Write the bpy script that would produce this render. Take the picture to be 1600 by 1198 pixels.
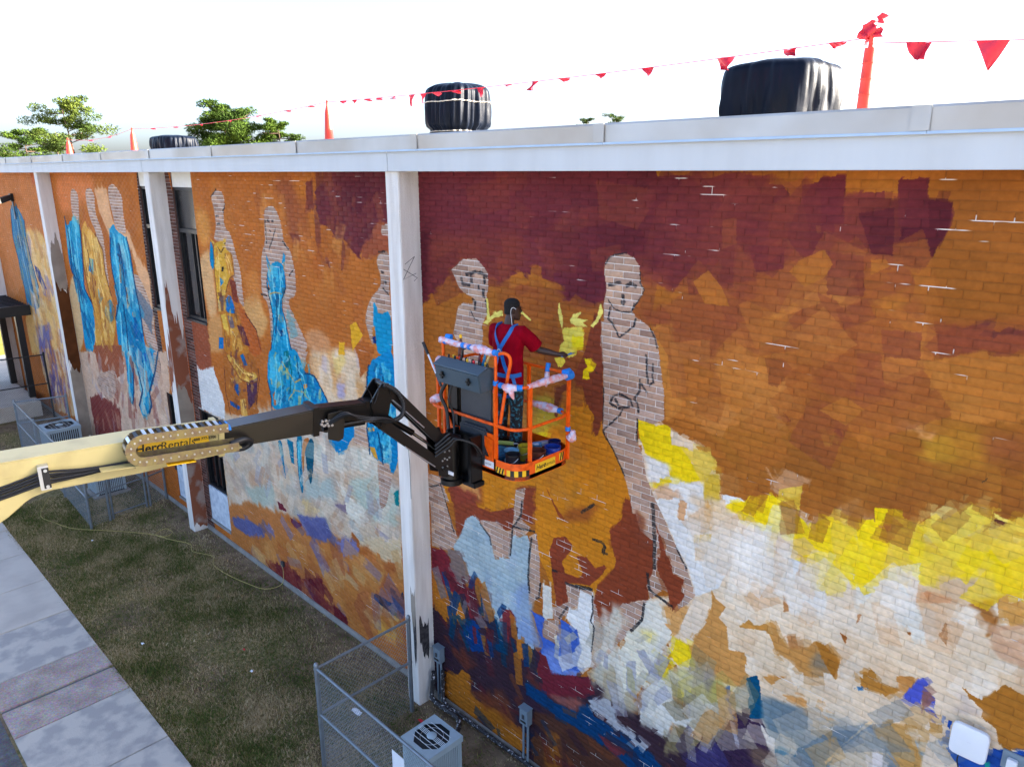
import bpy, bmesh, math, random
import numpy as np
from mathutils import Vector, Matrix

for _o in list(bpy.data.objects): bpy.data.objects.remove(_o)
SC = bpy.context.scene
COL = SC.collection
R = math.radians

# ------------------------------------------------------------------ camera, sky, sun, exposure
CAM_LOC = (0.0, -6.95, 8.9)
cd = bpy.data.cameras.new('camera'); cam = bpy.data.objects.new('camera', cd); COL.objects.link(cam)
cd.sensor_width = 36.0; cd.sensor_fit = 'HORIZONTAL'; cd.lens = 36.0 * 1150 / 1600
cd.clip_start = 0.1; cd.clip_end = 3000
cam.location = CAM_LOC
cam.rotation_euler = (R(90 - 15.92), 0, R(44.4))
SC.camera = cam

SUN_EL, SUN_DIR = R(18), Vector((.707, .707, 0))      # sun stands behind the building
w = bpy.data.worlds.new('World'); SC.world = w; w.use_nodes = True
nt = w.node_tree
for n in list(nt.nodes): nt.nodes.remove(n)
sky = nt.nodes.new('ShaderNodeTexSky'); sky.sky_type = 'NISHITA'; sky.sun_disc = False
sky.sun_elevation = SUN_EL
sky.sun_rotation = math.atan2(SUN_DIR.x, SUN_DIR.y)
sky.air_density = 0.65; sky.dust_density = 8.5; sky.ozone_density = 1.2; sky.altitude = 950
bg = nt.nodes.new('ShaderNodeBackground'); bg.inputs['Strength'].default_value = 0.12
wo = nt.nodes.new('ShaderNodeOutputWorld')
nt.links.new(sky.outputs[0], bg.inputs[0]); nt.links.new(bg.outputs[0], wo.inputs[0])
sl = bpy.data.lights.new('sun', 'SUN'); sl.energy = 5.0; sl.angle = R(0.6); sl.color = (1.0, 0.94, 0.84)
so = bpy.data.objects.new('sun', sl); COL.objects.link(so)
_d = Vector((SUN_DIR.x * math.cos(SUN_EL), SUN_DIR.y * math.cos(SUN_EL), math.sin(SUN_EL)))
so.rotation_euler = _d.to_track_quat('Z', 'Y').to_euler(); so.location = (-10, 30, 40)
SC.view_settings.view_transform = 'Standard'; SC.view_settings.look = 'None'
SC.view_settings.gamma = 1.0; SC.view_settings.use_curve_mapping = False
SC.view_settings.exposure = 2.8
SC.render.engine = 'CYCLES'
SC.cycles.max_bounces = 6; SC.cycles.transparent_max_bounces = 8
SC.cycles.use_denoising = True

rng = np.random.default_rng(7); random.seed(7)

# ------------------------------------------------------------------ helpers
def tag(o, label=None, cat=None, group=None, kind=None):
    if label: o['label'] = label
    if cat: o['category'] = cat
    if group: o['group'] = group
    if kind: o['kind'] = kind
    return o
def thing(name, label, cat, loc=(0, 0, 0), group=None):
    o = bpy.data.objects.new(name, None); COL.objects.link(o); o.location = loc
    o.empty_display_size = 0.2
    return tag(o, label, cat, group)
def fin(name, me, mat, parent=None, smooth=False):
    o = bpy.data.objects.new(name, me); COL.objects.link(o)
    if mat is not None:
        for m in (mat if isinstance(mat, (list, tuple)) else [mat]): me.materials.append(m)
    if smooth: me.shade_smooth()
    if parent is not None:
        o.parent = parent
        o.matrix_parent_inverse = Matrix.Translation(-wloc(parent))
    return o
def wloc(o):
    v = Vector(o.location)
    return v            # parts are built in world space; only things (roots) carry a location
class MB:
    def __init__(s): s.v = []; s.f = []
    def add(s, vs, fs):
        b = len(s.v); s.v += [tuple(p) for p in vs]; s.f += [tuple(i + b for i in f) for f in fs]; return s
    def box(s, x0, x1, y0, y1, z0, z1):
        return s.add([(x0,y0,z0),(x1,y0,z0),(x1,y1,z0),(x0,y1,z0),(x0,y0,z1),(x1,y0,z1),(x1,y1,z1),(x0,y1,z1)],
                     [(3,2,1,0),(4,5,6,7),(0,1,5,4),(1,2,6,5),(2,3,7,6),(3,0,4,7)])
    def obox(s, c, size, rot):
        c = Vector(c); hx, hy, hz = [k / 2 for k in size]
        vs = [c + rot @ Vector((a*hx, b*hy, d*hz)) for d in (-1, 1) for a, b in ((-1,-1),(1,-1),(1,1),(-1,1))]
        return s.add(vs, [(3,2,1,0),(4,5,6,7),(0,1,5,4),(1,2,6,5),(2,3,7,6),(3,0,4,7)])
    def beam(s, p, q, wy, wz, up=(0, 0, 1)):
        p, q = Vector(p), Vector(q); d = (q - p); L = d.length; d.normalize()
        x = d.cross(Vector(up))
        if x.length < 1e-4: x = d.cross(Vector((1, 0, 0)))
        x.normalize(); z = x.cross(d)
        m = Matrix((x, d, z)).transposed()
        return s.obox((p + q) / 2, (wy, L, wz), m)
    def tube(s, pts, r, n=8, cap=True):
        pts = [Vector(p) for p in pts]; N = len(pts)
        rs = r if isinstance(r, (list, tuple)) else [r] * N
        vs = []; up = None
        for i, p in enumerate(pts):
            t = (pts[min(i + 1, N - 1)] - pts[max(i - 1, 0)]).normalized()
            if up is None:
                up = Vector((0, 0, 1)) if abs(t.z) < .9 else Vector((1, 0, 0))
            x = t.cross(up); x.normalize(); y = x.cross(t); up = y
            for k in range(n):
                a = 2 * math.pi * k / n; vs.append(p + (x * math.cos(a) + y * math.sin(a)) * rs[i])
        fs = []
        for i in range(N - 1):
            for k in range(n):
                k2 = (k + 1) % n; fs.append((i*n+k, i*n+k2, (i+1)*n+k2, (i+1)*n+k))
        if cap: fs.append(tuple(range(n - 1, -1, -1))); fs.append(tuple((N-1)*n + k for k in range(n)))
        return s.add(vs, fs)
    def loft(s, rings, cap=True):
        n = len(rings[0]); vs = [p for r in rings for p in r]; fs = []
        for i in range(len(rings) - 1):
            for k in range(n):
                k2 = (k + 1) % n; fs.append((i*n+k, i*n+k2, (i+1)*n+k2, (i+1)*n+k))
        if cap: fs.append(tuple(range(n - 1, -1, -1))); fs.append(tuple((len(rings)-1)*n + k for k in range(n)))
        return s.add(vs, fs)
    def lathe(s, c, prof, n=20, cap=True):
        c = Vector(c)
        return s.loft([[c + Vector((r*math.cos(2*math.pi*k/n), r*math.sin(2*math.pi*k/n), z)) for k in range(n)] for r, z in prof], cap)
    def prism(s, poly, fn, t0, t1):
        """poly: 2D points, fn(a,b,t) -> 3D; extruded between t0 and t1"""
        n = len(poly)
        vs = [fn(a, b, t0) for a, b in poly] + [fn(a, b, t1) for a, b in poly]
        fs = [tuple(range(n)), tuple(range(2*n - 1, n - 1, -1))]
        for k in range(n): fs.append((k, (k+1) % n + 0, (k+1) % n + n, k + n)[::-1])
        return s.add(vs, fs)
    def mesh(s, name):
        me = bpy.data.meshes.new(name); me.from_pydata(s.v, [], s.f); me.update()
        return me
    def build(s, name, mat, parent=None, smooth=False, bevel=0, recalc=True):
        me = s.mesh(name)
        if recalc:
            bm = bmesh.new(); bm.from_mesh(me); bmesh.ops.recalc_face_normals(bm, faces=bm.faces)
            if bevel:
                es = [e for e in bm.edges if len(e.link_faces) == 2 and e.calc_face_angle(0) > 0.6]
                bmesh.ops.bevel(bm, geom=es, offset=bevel, segments=2, affect='EDGES', clamp_overlap=True)
            bm.to_mesh(me); bm.free()
        o = fin(name, me, mat, parent)
        if smooth:
            me.shade_smooth()
            try: me.set_sharp_from_angle(angle=R(40))
            except Exception: pass
        return o
def np_mesh(name, V, F):
    """V (n,3), F (m,k) with constant k"""
    me = bpy.data.meshes.new(name); k = F.shape[1]
    me.vertices.add(len(V)); me.vertices.foreach_set('co', np.ascontiguousarray(V, dtype=np.float32).ravel())
    me.loops.add(F.size); me.loops.foreach_set('vertex_index', np.ascontiguousarray(F, dtype=np.int32).ravel())
    me.polygons.add(len(F)); me.polygons.foreach_set('loop_start', np.arange(0, F.size, k, dtype=np.int32))
    me.update(calc_edges=True); return me
def copy_tree(root, delta, rz=0, label=None):
    r = root.copy(); COL.objects.link(r); r.location = Vector(root.location) + Vector(delta); r.rotation_euler = (0, 0, rz)
    if label: r['label'] = label
    def rec(src, dst):
        for ch in list(src.children):
            c = ch.copy(); COL.objects.link(c); c.parent = dst; c.matrix_parent_inverse = ch.matrix_parent_inverse.copy(); rec(ch, c)
    rec(root, r); return r

# ------------------------------------------------------------------ materials
MATS = {}
def lin(c):
    return tuple(((k / 255) / 12.92 if k / 255 <= 0.04045 else (((k / 255) + 0.055) / 1.055) ** 2.4) for k in c)
def mat(name, col, rough=0.6, metal=0.0, var=0.12, scale=6.0, bump=0.0, bscale=60.0, spec=0.5, col2=None, thr=None, detail=4.0, coat=0.0, trans=0.0, streak=False):
    """procedural principled material: two-tone noise colour, noise roughness, optional fine bump. colours are sRGB 0-255"""
    if name in MATS: return MATS[name]
    m = bpy.data.materials.new(name); m.use_nodes = True; t = m.node_tree; b = t.nodes['Principled BSDF']
    L = t.links.new
    c = lin(col)
    c2 = lin(col2) if col2 else tuple(k * (1 - var) for k in c)
    tc = t.nodes.new('ShaderNodeNewGeometry')
    nz = t.nodes.new('ShaderNodeTexNoise'); nz.inputs['Scale'].default_value = scale; nz.inputs['Detail'].default_value = detail
    if streak:
        mp = t.nodes.new('ShaderNodeMapping'); mp.inputs['Scale'].default_value = (1, 1, .12); L(tc.outputs['Position'], mp.inputs[0]); L(mp.outputs[0], nz.inputs['Vector'])
    else: L(tc.outputs['Position'], nz.inputs['Vector'])
    rp = t.nodes.new('ShaderNodeValToRGB')
    lo, hi = thr if thr else (0.35, 0.65)
    rp.color_ramp.elements[0].position = lo; rp.color_ramp.elements[1].position = hi
    rp.color_ramp.elements[0].color = (*c2, 1); rp.color_ramp.elements[1].color = (*c, 1)
    L(nz.outputs[0], rp.inputs[0]); L(rp.outputs[0], b.inputs['Base Color'])
    b.inputs['Roughness'].default_value = rough; b.inputs['Metallic'].default_value = metal
    b.inputs['Specular IOR Level'].default_value = spec
    if coat: b.inputs['Coat Weight'].default_value = coat
    if trans: b.inputs['Transmission Weight'].default_value = trans
    if bump:
        n2 = t.nodes.new('ShaderNodeTexNoise'); n2.inputs['Scale'].default_value = bscale; n2.inputs['Detail'].default_value = 3
        L(tc.outputs['Position'], n2.inputs['Vector'])
        bp = t.nodes.new('ShaderNodeBump'); bp.inputs['Strength'].default_value = bump; bp.inputs['Distance'].default_value = 0.02
        L(n2.outputs[0], bp.inputs['Height']); L(bp.outputs[0], b.inputs['Normal'])
    MATS[name] = m; return m

WHITE = mat('white_paint', (194, 198, 200), .6, col2=(188, 191, 192), scale=3, detail=7, streak=True, bump=.04, bscale=30)
STUCCO = mat('stucco', (232, 228, 222), .88, col2=(212, 206, 198), scale=7, thr=(.34, .62), detail=8, bump=.6, bscale=60, streak=True, spec=.1)
GALV = mat('galvanised_coping', (184, 184, 182), .45, .3, scale=.9, col2=(166, 160, 152), bump=.06, bscale=2.5)
FLASH = mat('flashing', (168, 190, 214), .45, .3)
ROOFM = mat('roof_membrane', (196, 196, 192), .8, var=.2, scale=2)
CONC = mat('concrete', (150, 146, 140), .85, var=.25, scale=5, bump=.3)
DARKBR = mat('brown_reveal_brick', (104, 74, 64), .85, var=.3, scale=14, bump=.3)
FRAME = mat('window_frame', (34, 36, 40), .4, .4)
GLASS = mat('window_glass', (16, 18, 22), .06, 0, spec=.8, var=.3, scale=1.5)
GLASSD = mat('dusty_glass', (62, 60, 58), .25, 0, col2=(36, 36, 38), scale=5)
CREAM = mat('cream_panel', (226, 222, 210), .7, var=.08, scale=8)
BLUEWH = mat('whitewashed_board', (206, 214, 222), .7, col2=(170, 182, 196), scale=7)
BLACKPL = mat('black_plastic_wrap', (14, 21, 34), .42, 0, var=.3, scale=3, spec=.09, bump=.2, bscale=9)
TWINE = mat('twine', (196, 186, 170), .8)
REDFL = mat('red_vinyl', (214, 26, 44), .45, col2=(190, 20, 50), scale=9)
ORCONE = mat('orange_red_plastic', (226, 62, 40), .45, var=.15, scale=5)
STEELG = mat('galvanised_steel', (132, 142, 150), .45, .55, var=.2, scale=9)
WIREM = mat('chain_link_wire', (150, 156, 160), .5, .5)
BLKPAINT = mat('black_powder_coat', (22, 22, 24), .45)
YELLOW = mat('cream_yellow_paint', (180, 166, 112), .42, col2=(164, 150, 100), thr=(.30, .50), scale=4, detail=9, coat=.15)
DKBOOM = mat('dark_boom_paint', (30, 27, 22), .3, var=.15, scale=5, coat=.2)
BLKBOOM = mat('black_boom_paint', (9, 9, 10), .3, var=.2, scale=7, spec=.4)
MAROONBLK = mat('dark_jib_paint', (16, 10, 10), .32, var=.25, scale=5)
RUBBER = mat('black_rubber', (18, 18, 20), .5)
ORANGE = mat('orange_basket_paint', (238, 92, 8), .42, spec=.25, col2=(206, 72, 8), thr=(.32, .5), scale=11, detail=8, coat=.1)
CONSOLE = mat('console_plastic', (62, 78, 88), .5, var=.1, scale=7)
PANELG = mat('grey_panel', (58, 62, 68), .5)
ZINC = mat('zinc_chain', (150, 138, 92), .38, .7, col2=(128, 110, 92), scale=18)
SILVER = mat('bright_steel', (200, 204, 208), .3, .8)
CHROME = mat('chrome_rod', (220, 222, 226), .15, 1.0)
DECALY = mat('yellow_decal', (242, 190, 22), .45, var=.05)
DECALK = mat('black_print', (22, 20, 18), .5)
DECALW = mat('white_decal', (228, 230, 236), .5)
PLWRAP = mat('plastic_sheet_wrap', (226, 150, 146), .3, col2=(214, 206, 226), scale=16, thr=(.42, .60), bump=.6, bscale=45)
TAPE = mat('blue_tape', (16, 124, 214), .55, var=.15, scale=20)
SHIRT = mat('crimson_cotton', (146, 3, 28), .9, spec=.08, var=.25, scale=9, bump=.25, bscale=18)
SKIN = mat('dark_skin', (60, 38, 32), .5, var=.15, scale=12)
HAIR = mat('black_hair', (14, 13, 14), .9, bump=.8, bscale=220)
TROUS = mat('paint_spattered_trousers', (26, 28, 34), .85, col2=(42, 108, 128), scale=26, thr=(.40, .47))
HARN = mat('harness_webbing', (16, 104, 186), .6, var=.15, scale=30)
EARB = mat('earphone_white', (226, 226, 228), .4)
ACM = mat('condenser_grey', (166, 186, 196), .5, .1, var=.12, scale=4)
ACD = mat('condenser_dark', (36, 40, 46), .5)
CORDY = mat('yellow_cord', (186, 168, 96), .7)
PVC = mat('white_plastic', (226, 230, 236), .4, var=.03)
INSUL = mat('taped_insulation', (36, 36, 40), .6, col2=(196, 198, 204), scale=24, thr=(.36, .42))
ELEC = mat('grey_enamel', (128, 146, 160), .45, .2)
CANOPY = mat('canopy_steel', (40, 40, 46), .5, .3, var=.2)
BARK = mat('pine_bark', (92, 72, 58), .9, var=.4, scale=6, bump=.6, bscale=12)
LEAF = mat('pine_needles', (70, 90, 28), .8, col2=(38, 56, 18), scale=.55, detail=6, spec=.1)
LEAF2 = mat('pine_needles_pale', (86, 98, 38), .8, col2=(50, 66, 26), scale=.6, detail=6, spec=.1)
PATCHBR = mat('brown_primer', (98, 58, 32), .9, var=.35, scale=3, detail=8, spec=.1)
PATCHRU = mat('rust_primer', (138, 84, 62), .9, col2=(158, 140, 130), scale=2.6, thr=(.38, .52), detail=9, spec=.1)
PATCHK = mat('black_primer', (34, 32, 36), .8, col2=(70, 68, 70), scale=16)
PATCHT = mat('raw_render', (158, 146, 132), .95, var=.22, scale=3, bump=.3, spec=.1, detail=8)
# paint strokes: (section, kind, colour, spec, opacity, ragged edge cm, outline x,z in wall metres)
MURAL = [
('n','s',[(158,96,42),(172,108,50),(150,90,40),(176,112,44),(160,92,48)],(130,0.55,0,2.0),0.55,3,[-8.68,8.93,-1.22,8.91,-0.76,6.07,-8.95,3.93]),
('n','s',[(170,108,48),(152,90,42),(176,112,52),(142,80,44),(164,100,42)],(34,0.85,0,1.4),0.55,0,[-4.18,8.52,-1.2,8.76,-0.8,6.34,-3.43,5.79,-4.39,6.9]),
('n','p',(150,94,42),14,0.8,2,[-3.52,6.78,-2.51,6.72,-0.96,7.29,-0.76,6.07,-1.71,5.92,-2.39,5.75,-3.43,5.79]),
('n','s',[(146,88,38),(164,106,46),(158,96,40),(170,114,44)],(60,0.45,10,2.0),0.5,2,[-3.89,6.7,-0.99,7.49,-0.77,6.12,-3.05,5.68]),
('n','p',(146,88,40),14,0.7,2,[-1.89,8.95,-1.15,8.94,-0.86,7.2,-1.5,7.29,-1.92,8.12]),
('n','p',(106,46,54),0,1.0,6,[-8.9,8.98,-4.25,8.96,-4.13,8.78,-4.03,8.53,-4.02,8.2,-4.06,7.86,-4.23,7.74,-4.44,7.72,-4.7,7.88,-4.93,8.0,-5.15,8.0,-5.29,7.88,-5.28,7.45,-5.41,7.39,-5.66,7.44,-5.86,7.38,-6.02,7.51,-6.57,7.55,-6.93,7.41,-7.17,7.58,-7.61,7.76,-7.88,7.74,-8.09,7.58,-8.25,7.31,-8.58,7.14,-8.79,6.82,-9.04,6.71]),
('n','p',(128,62,52),12,0.75,2,[-8.48,8.0,-6.7,8.13,-6.61,7.8,-6.79,7.6,-7.27,7.52,-7.34,7.68,-7.78,7.74,-8.07,7.57,-8.29,7.39,-8.52,7.37]),
('n','p',(88,36,46),4,0.8,2,[-8.72,8.09,-8.49,8.1,-8.58,7.57,-8.67,6.95,-8.78,6.83]),
('n','p',(112,50,66),10,0.7,2,[-6.61,7.97,-5.35,8.26,-5.32,7.48,-5.53,7.4,-5.74,7.46,-5.91,7.5,-6.27,7.59,-6.57,7.62]),
('n','p',(166,102,44),0,1.0,3,[-8.53,7.11,-8.35,7.17,-8.15,7.44,-8.03,7.5,-7.84,7.35,-7.8,7.06,-7.99,6.61,-8.19,6.43,-8.77,6.07,-8.73,6.94]),
('n','p',(172,106,46),0,1.0,3,[-6.81,7.61,-6.61,7.65,-6.48,7.53,-6.48,7.7,-6.4,7.76,-6.27,7.75,-6.28,7.62,-5.93,7.55,-5.92,7.5,-6.36,7.49,-6.4,7.29,-5.99,7.4,-5.98,6.88,-6.48,6.81,-6.63,7.2,-6.97,7.32,-6.97,7.5]),
('n','p',(166,102,44),0,1.0,2,[-5.81,7.36,-5.72,7.48,-5.56,7.41,-5.68,7.35]),
('n','s',[(150,88,44),(164,96,46),(140,74,46)],(60,0.35,5,2.0),0.5,1,[-6.97,7.42,-5.97,7.41,-5.93,6.65,-6.7,6.52]),
('n','p',(138,72,50),4,0.85,4,[-4.88,8.0,-4.43,8.11,-4.01,8.33,-3.85,8.51,-4.02,8.64,-3.83,8.72,-3.57,8.54,-3.51,8.29,-3.14,8.25,-3.12,7.98,-3.52,7.78,-3.74,7.92,-3.95,7.96,-4.11,7.79,-4.4,7.71,-4.74,7.76]),
('n','p',(88,36,46),3,0.7,5,[-4.62,8.23,-4.28,8.35,-4.03,8.26,-3.99,8.0,-4.05,7.8,-4.4,7.72,-4.41,7.86,-4.64,7.88,-4.71,8.0,-4.47,8.1]),
('n','p',(88,36,46),14,0.75,2,[-5.28,8.82,-4.52,8.86,-4.09,8.78,-4.01,8.51,-4.08,8.2,-4.59,8.09,-4.97,8.05,-5.29,7.9,-5.29,7.44,-5.91,7.41,-5.91,8.12,-5.64,8.51]),
('n','p',(160,104,40),0,1.0,2,[-4.66,8.92,-3.03,8.92,-3.02,8.85,-3.25,8.79,-3.37,8.8,-3.39,8.88,-3.6,8.88,-3.63,8.83,-3.65,8.88,-3.86,8.89,-3.98,8.84,-4.04,8.83,-4.13,8.87,-4.64,8.87]),
('n','p',(106,46,54),0,0.92,3,[-4.04,8.83,-3.86,8.89,-3.65,8.88,-3.63,8.83,-3.6,8.88,-3.39,8.88,-3.37,8.8,-3.25,8.79,-3.16,8.72,-3.14,8.63,-3.0,8.65,-2.9,7.72,-3.12,7.75,-3.19,7.72,-3.27,7.87,-3.15,7.99,-3.09,8.2,-3.17,8.22,-3.51,8.29,-3.57,8.54,-3.85,8.56,-4.03,8.56]),
('n','p',(106,46,54),0,1.0,2,[-3.37,8.8,-3.22,8.8,-3.15,8.72,-3.13,8.63,-3.02,8.65,-3.03,8.79,-2.87,8.82,-2.87,8.86,-2.66,8.87,-2.63,8.69,-2.53,8.7,-2.53,8.73,-2.31,8.74,-2.29,8.66,-2.2,8.66,-2.19,8.68,-2.2,8.85,-1.97,8.85,-1.96,8.7,-1.77,8.67,-1.76,8.47,-1.83,8.28,-1.88,8.13,-2.04,8.15,-2.2,8.15,-2.21,8.19,-2.35,8.18,-2.34,8.01,-2.54,7.96,-2.73,7.96,-2.67,8.09,-2.76,8.22,-2.9,8.17,-3.08,8.11,-3.16,7.74,-3.26,7.75]),
('n','p',(88,36,46),0,0.85,3,[-2.75,8.52,-2.51,8.53,-2.3,8.66,-1.94,8.67,-1.77,8.66,-1.77,8.47,-1.83,8.28,-1.88,8.13,-2.2,8.15,-2.34,8.19,-2.46,8.27,-2.73,8.35]),
('n','p',(106,46,54),0,0.85,3,[-2.52,7.81,-2.32,8.04,-2.08,8.12,-2.0,8.04,-1.95,7.96,-1.95,7.85,-2.13,7.8,-2.28,7.74,-2.41,7.62,-2.48,7.71]),
('n','p',(106,46,54),0,0.9,2,[-2.72,7.62,-2.65,7.9,-2.55,7.96,-2.52,7.8,-2.62,7.67,-2.73,7.59]),
('n','p',(106,46,54),0,1.0,2,[-3.14,7.74,-2.92,7.89,-2.95,7.73]),
('n','p',(106,46,54),3,0.6,4,[-2.14,7.71,-1.93,7.85,-1.85,7.69,-1.92,7.61,-2.38,7.59,-2.41,7.63]),
('n','p',(190,130,50),2,0.7,6,[-2.29,7.77,-2.03,7.91,-1.95,7.86,-2.12,7.74,-2.3,7.68]),
('n','p',(172,108,48),0,1.0,2,[-2.74,7.54,-2.57,7.73,-2.53,7.76,-2.4,7.58]),
('n','p',(138,72,50),8,0.7,2,[-1.92,7.59,-1.54,7.67,-1.12,7.78,-1.06,7.53,-1.76,7.42]),
('n','p',(150,92,40),12,0.6,2,[-1.75,8.17,-1.19,8.22,-1.12,7.75,-1.45,7.72,-1.69,7.87]),
('n','p',(108,56,50),0,0.85,4,[-1.55,7.64,-1.4,7.7,-1.08,7.67,-1.07,7.58,-1.51,7.52]),
('n','p',(205,150,50),0,1.0,1,[-2.87,8.43,-2.82,8.43,-2.81,8.36,-2.85,8.36]),
('n','s',[(106,46,54),(126,60,52),(94,40,48),(138,72,52),(112,50,60)],(40,0.6,15,1.5),0.45,0,[-8.64,8.89,-4.14,8.89,-4.05,7.8,-5.41,7.51,-7.3,7.56,-8.39,7.37]),
('n','p',(176,112,50),0,1.0,3,[-4.11,7.79,-3.94,7.92,-3.83,7.92,-3.52,7.8,-3.41,7.95,-3.27,7.93,-3.19,7.72,-2.93,7.71,-2.91,7.54,-3.41,7.43,-3.43,7.28,-3.66,7.57,-3.95,7.57,-4.04,7.68]),
('n','p',(138,72,50),4,0.65,5,[-4.71,7.36,-4.15,7.65,-3.95,7.57,-3.66,7.57,-3.42,7.47,-3.43,7.28,-3.73,7.15,-4.21,7.05,-4.53,7.22]),
('n','p',(138,72,50),0,0.8,4,[-4.33,7.31,-3.43,7.47,-3.45,7.25,-3.59,7.24,-3.32,7.15,-3.58,6.97,-3.82,7.07,-3.96,6.87,-4.23,6.98]),
('n','p',(138,72,50),0,0.85,4,[-2.46,7.54,-1.55,7.64,-1.07,7.62,-1.06,7.53,-1.41,7.46,-1.64,7.41,-1.79,7.32,-1.78,7.17,-1.97,7.02,-2.19,7.04,-2.49,7.06,-2.65,7.03,-2.84,7.14,-2.9,7.26,-2.62,7.42]),
('n','p',(120,62,52),2,0.6,3,[-2.14,7.25,-1.81,7.32,-1.79,7.16,-1.97,7.02,-2.17,7.04]),
('n','p',(178,114,52),0,0.75,2,[-1.79,7.32,-1.61,7.38,-1.39,7.46,-1.07,7.48,-0.99,6.96,-1.43,6.85,-1.7,7.02,-1.74,7.07]),
('n','p',(178,112,50),0,0.9,2,[-4.03,6.49,-3.95,6.72,-3.96,6.87,-3.8,7.11,-3.58,7.09,-3.57,6.97,-3.23,7.12,-3.04,7.15,-3.0,7.04,-2.85,7.14,-2.65,7.03,-2.54,7.0,-2.52,6.81,-2.65,6.47,-2.76,6.33,-2.94,6.47,-2.98,6.58,-3.15,6.57,-3.47,6.5,-3.44,6.35,-3.65,6.27,-3.73,6.51,-3.96,6.43]),
('n','p',(184,118,60),0,0.85,2,[-2.97,7.03,-2.85,7.13,-2.64,7.03,-2.5,7.06,-2.22,7.03,-2.16,6.95,-2.21,6.72,-2.43,6.59,-2.65,6.47,-2.76,6.32,-2.94,6.47,-2.81,6.65,-2.81,6.75,-3.0,6.73,-3.12,6.72]),
('n','p',(176,116,52),2,0.6,4,[-2.43,6.58,-2.19,6.79,-2.12,6.87,-1.93,6.73,-1.66,6.67,-1.53,6.74,-1.55,6.79,-1.81,6.79,-2.08,6.82]),
('n','p',(188,124,58),0,0.85,3,[-4.58,7.24,-4.35,7.27,-4.27,7.07,-4.18,6.95,-4.16,6.31,-4.34,6.15,-4.39,6.5,-4.5,7.01]),
('n','p',(184,118,56),0,1.0,2,[-3.73,6.51,-3.49,6.51,-3.44,6.35,-3.65,6.26]),
('n','p',(184,118,56),0,1.0,2,[-3.29,6.51,-3.15,6.57,-3.12,6.53,-3.24,6.34,-3.35,6.39]),
('n','p',(116,58,50),0,1.0,2,[-3.02,7.1,-2.86,7.13,-2.94,7.05]),
('n','p',(116,58,50),0,1.0,2,[-3.12,6.56,-2.98,6.58,-2.9,6.5,-2.97,6.47]),
('n','p',(106,54,48),0,1.0,2,[-2.5,6.57,-2.43,6.58,-2.38,6.49,-2.47,6.5]),
('n','p',(200,150,48),0,0.7,4,[-2.63,6.48,-2.49,6.58,-2.46,6.49,-2.49,6.35,-2.54,6.33]),
('n','p',(186,140,48),2,0.6,3,[-1.72,6.63,-1.52,6.71,-1.45,6.61,-1.43,6.51,-1.67,6.41]),
('n','p',(176,124,44),6,0.5,5,[-1.55,6.79,-1.27,6.82,-1.22,6.53,-1.47,6.36]),
('n','p',(206,150,100),1,0.6,3,[-1.93,6.72,-1.86,6.78,-1.68,6.67,-1.6,6.72,-1.63,6.64]),
('n','p',(150,86,54),4,0.4,4,[-1.27,6.8,-0.97,6.82,-0.94,6.63,-1.2,6.58]),
('n','p',(176,118,44),0,0.5,3,[-1.09,6.45,-0.92,6.55,-0.89,6.35,-1.0,6.36]),
('n','s',[(182,114,52),(162,96,44),(142,78,50),(188,120,58),(150,84,46)],(26,0.75,35,1.3),0.5,0,[-4.24,7.21,-3.23,7.5,-1.94,7.56,-1.95,6.85,-3.28,6.55,-4.05,6.81]),
('n','s',[(184,120,62),(190,126,66),(178,112,54)],(16,0.3,60,1.2),0.75,0,[-4.03,6.52,-2.25,7.03,-2.25,6.53,-3.69,6.23]),
('n','s',[(106,46,54),(118,54,54),(128,64,52),(98,42,50)],(26,0.62,40,1.3),0.42,0,[-4.76,8.77,-3.17,8.73,-2.5,8.07,-3.4,7.8,-4.45,7.76]),
('n','p',(122,58,54),0,0.5,2,[-4.12,8.72,-3.42,8.73,-3.41,7.92,-3.97,7.74]),
('n','p',(122,58,54),0,0.5,2,[-3.54,8.54,-3.04,8.73,-2.86,8.16,-3.28,7.94]),
('n','p',(122,58,54),0,0.5,2,[-2.97,8.03,-2.13,8.21,-1.99,7.95,-2.61,7.58]),
('n','s',[(182,116,54),(168,102,46),(146,82,48),(190,124,62),(134,70,50),(158,92,44)],(44,0.5,40,1.15),0.55,0,[-4.7,7.8,-3.3,8.12,-1.9,8.01,-1.81,6.64,-3.24,6.13,-4.12,6.65]),
('n','s',[(120,56,54),(104,44,52),(136,70,52)],(20,0.5,70,1.2),0.5,0,[-4.84,8.77,-3.17,8.79,-2.03,8.22,-2.65,7.88,-4.45,7.76]),
('n','p',(178,112,50),0,0.8,1,[-2.76,8.22,-2.67,8.09,-2.73,7.96,-2.9,7.86,-3.07,7.98,-2.98,8.11]),
('n','p',(140,74,54),0,0.8,1,[-3.82,8.44,-3.67,8.47,-3.64,8.21,-3.8,8.15]),
('n','p',(178,112,50),0,0.8,1,[-4.11,7.79,-3.94,7.92,-3.78,7.77,-3.66,7.57,-3.95,7.57]),
('n','p',(112,50,54),0,0.8,1,[-3.52,8.2,-3.14,8.24,-3.13,8.01,-3.41,7.95]),
('n','p',(88,36,46),0,0.8,1,[-2.5,8.56,-2.2,8.61,-2.16,8.21,-2.34,8.21]),
('n','p',(106,46,54),0,0.8,1,[-2.2,8.85,-1.97,8.85,-1.91,8.46,-2.15,8.45]),
('n','p',(106,46,54),0,0.8,1,[-2.87,8.86,-2.66,8.87,-2.61,8.46,-2.81,8.44]),
('n','p',(124,58,52),0,0.8,1,[-3.34,8.55,-3.14,8.58,-3.11,8.2,-3.29,8.06]),
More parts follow.
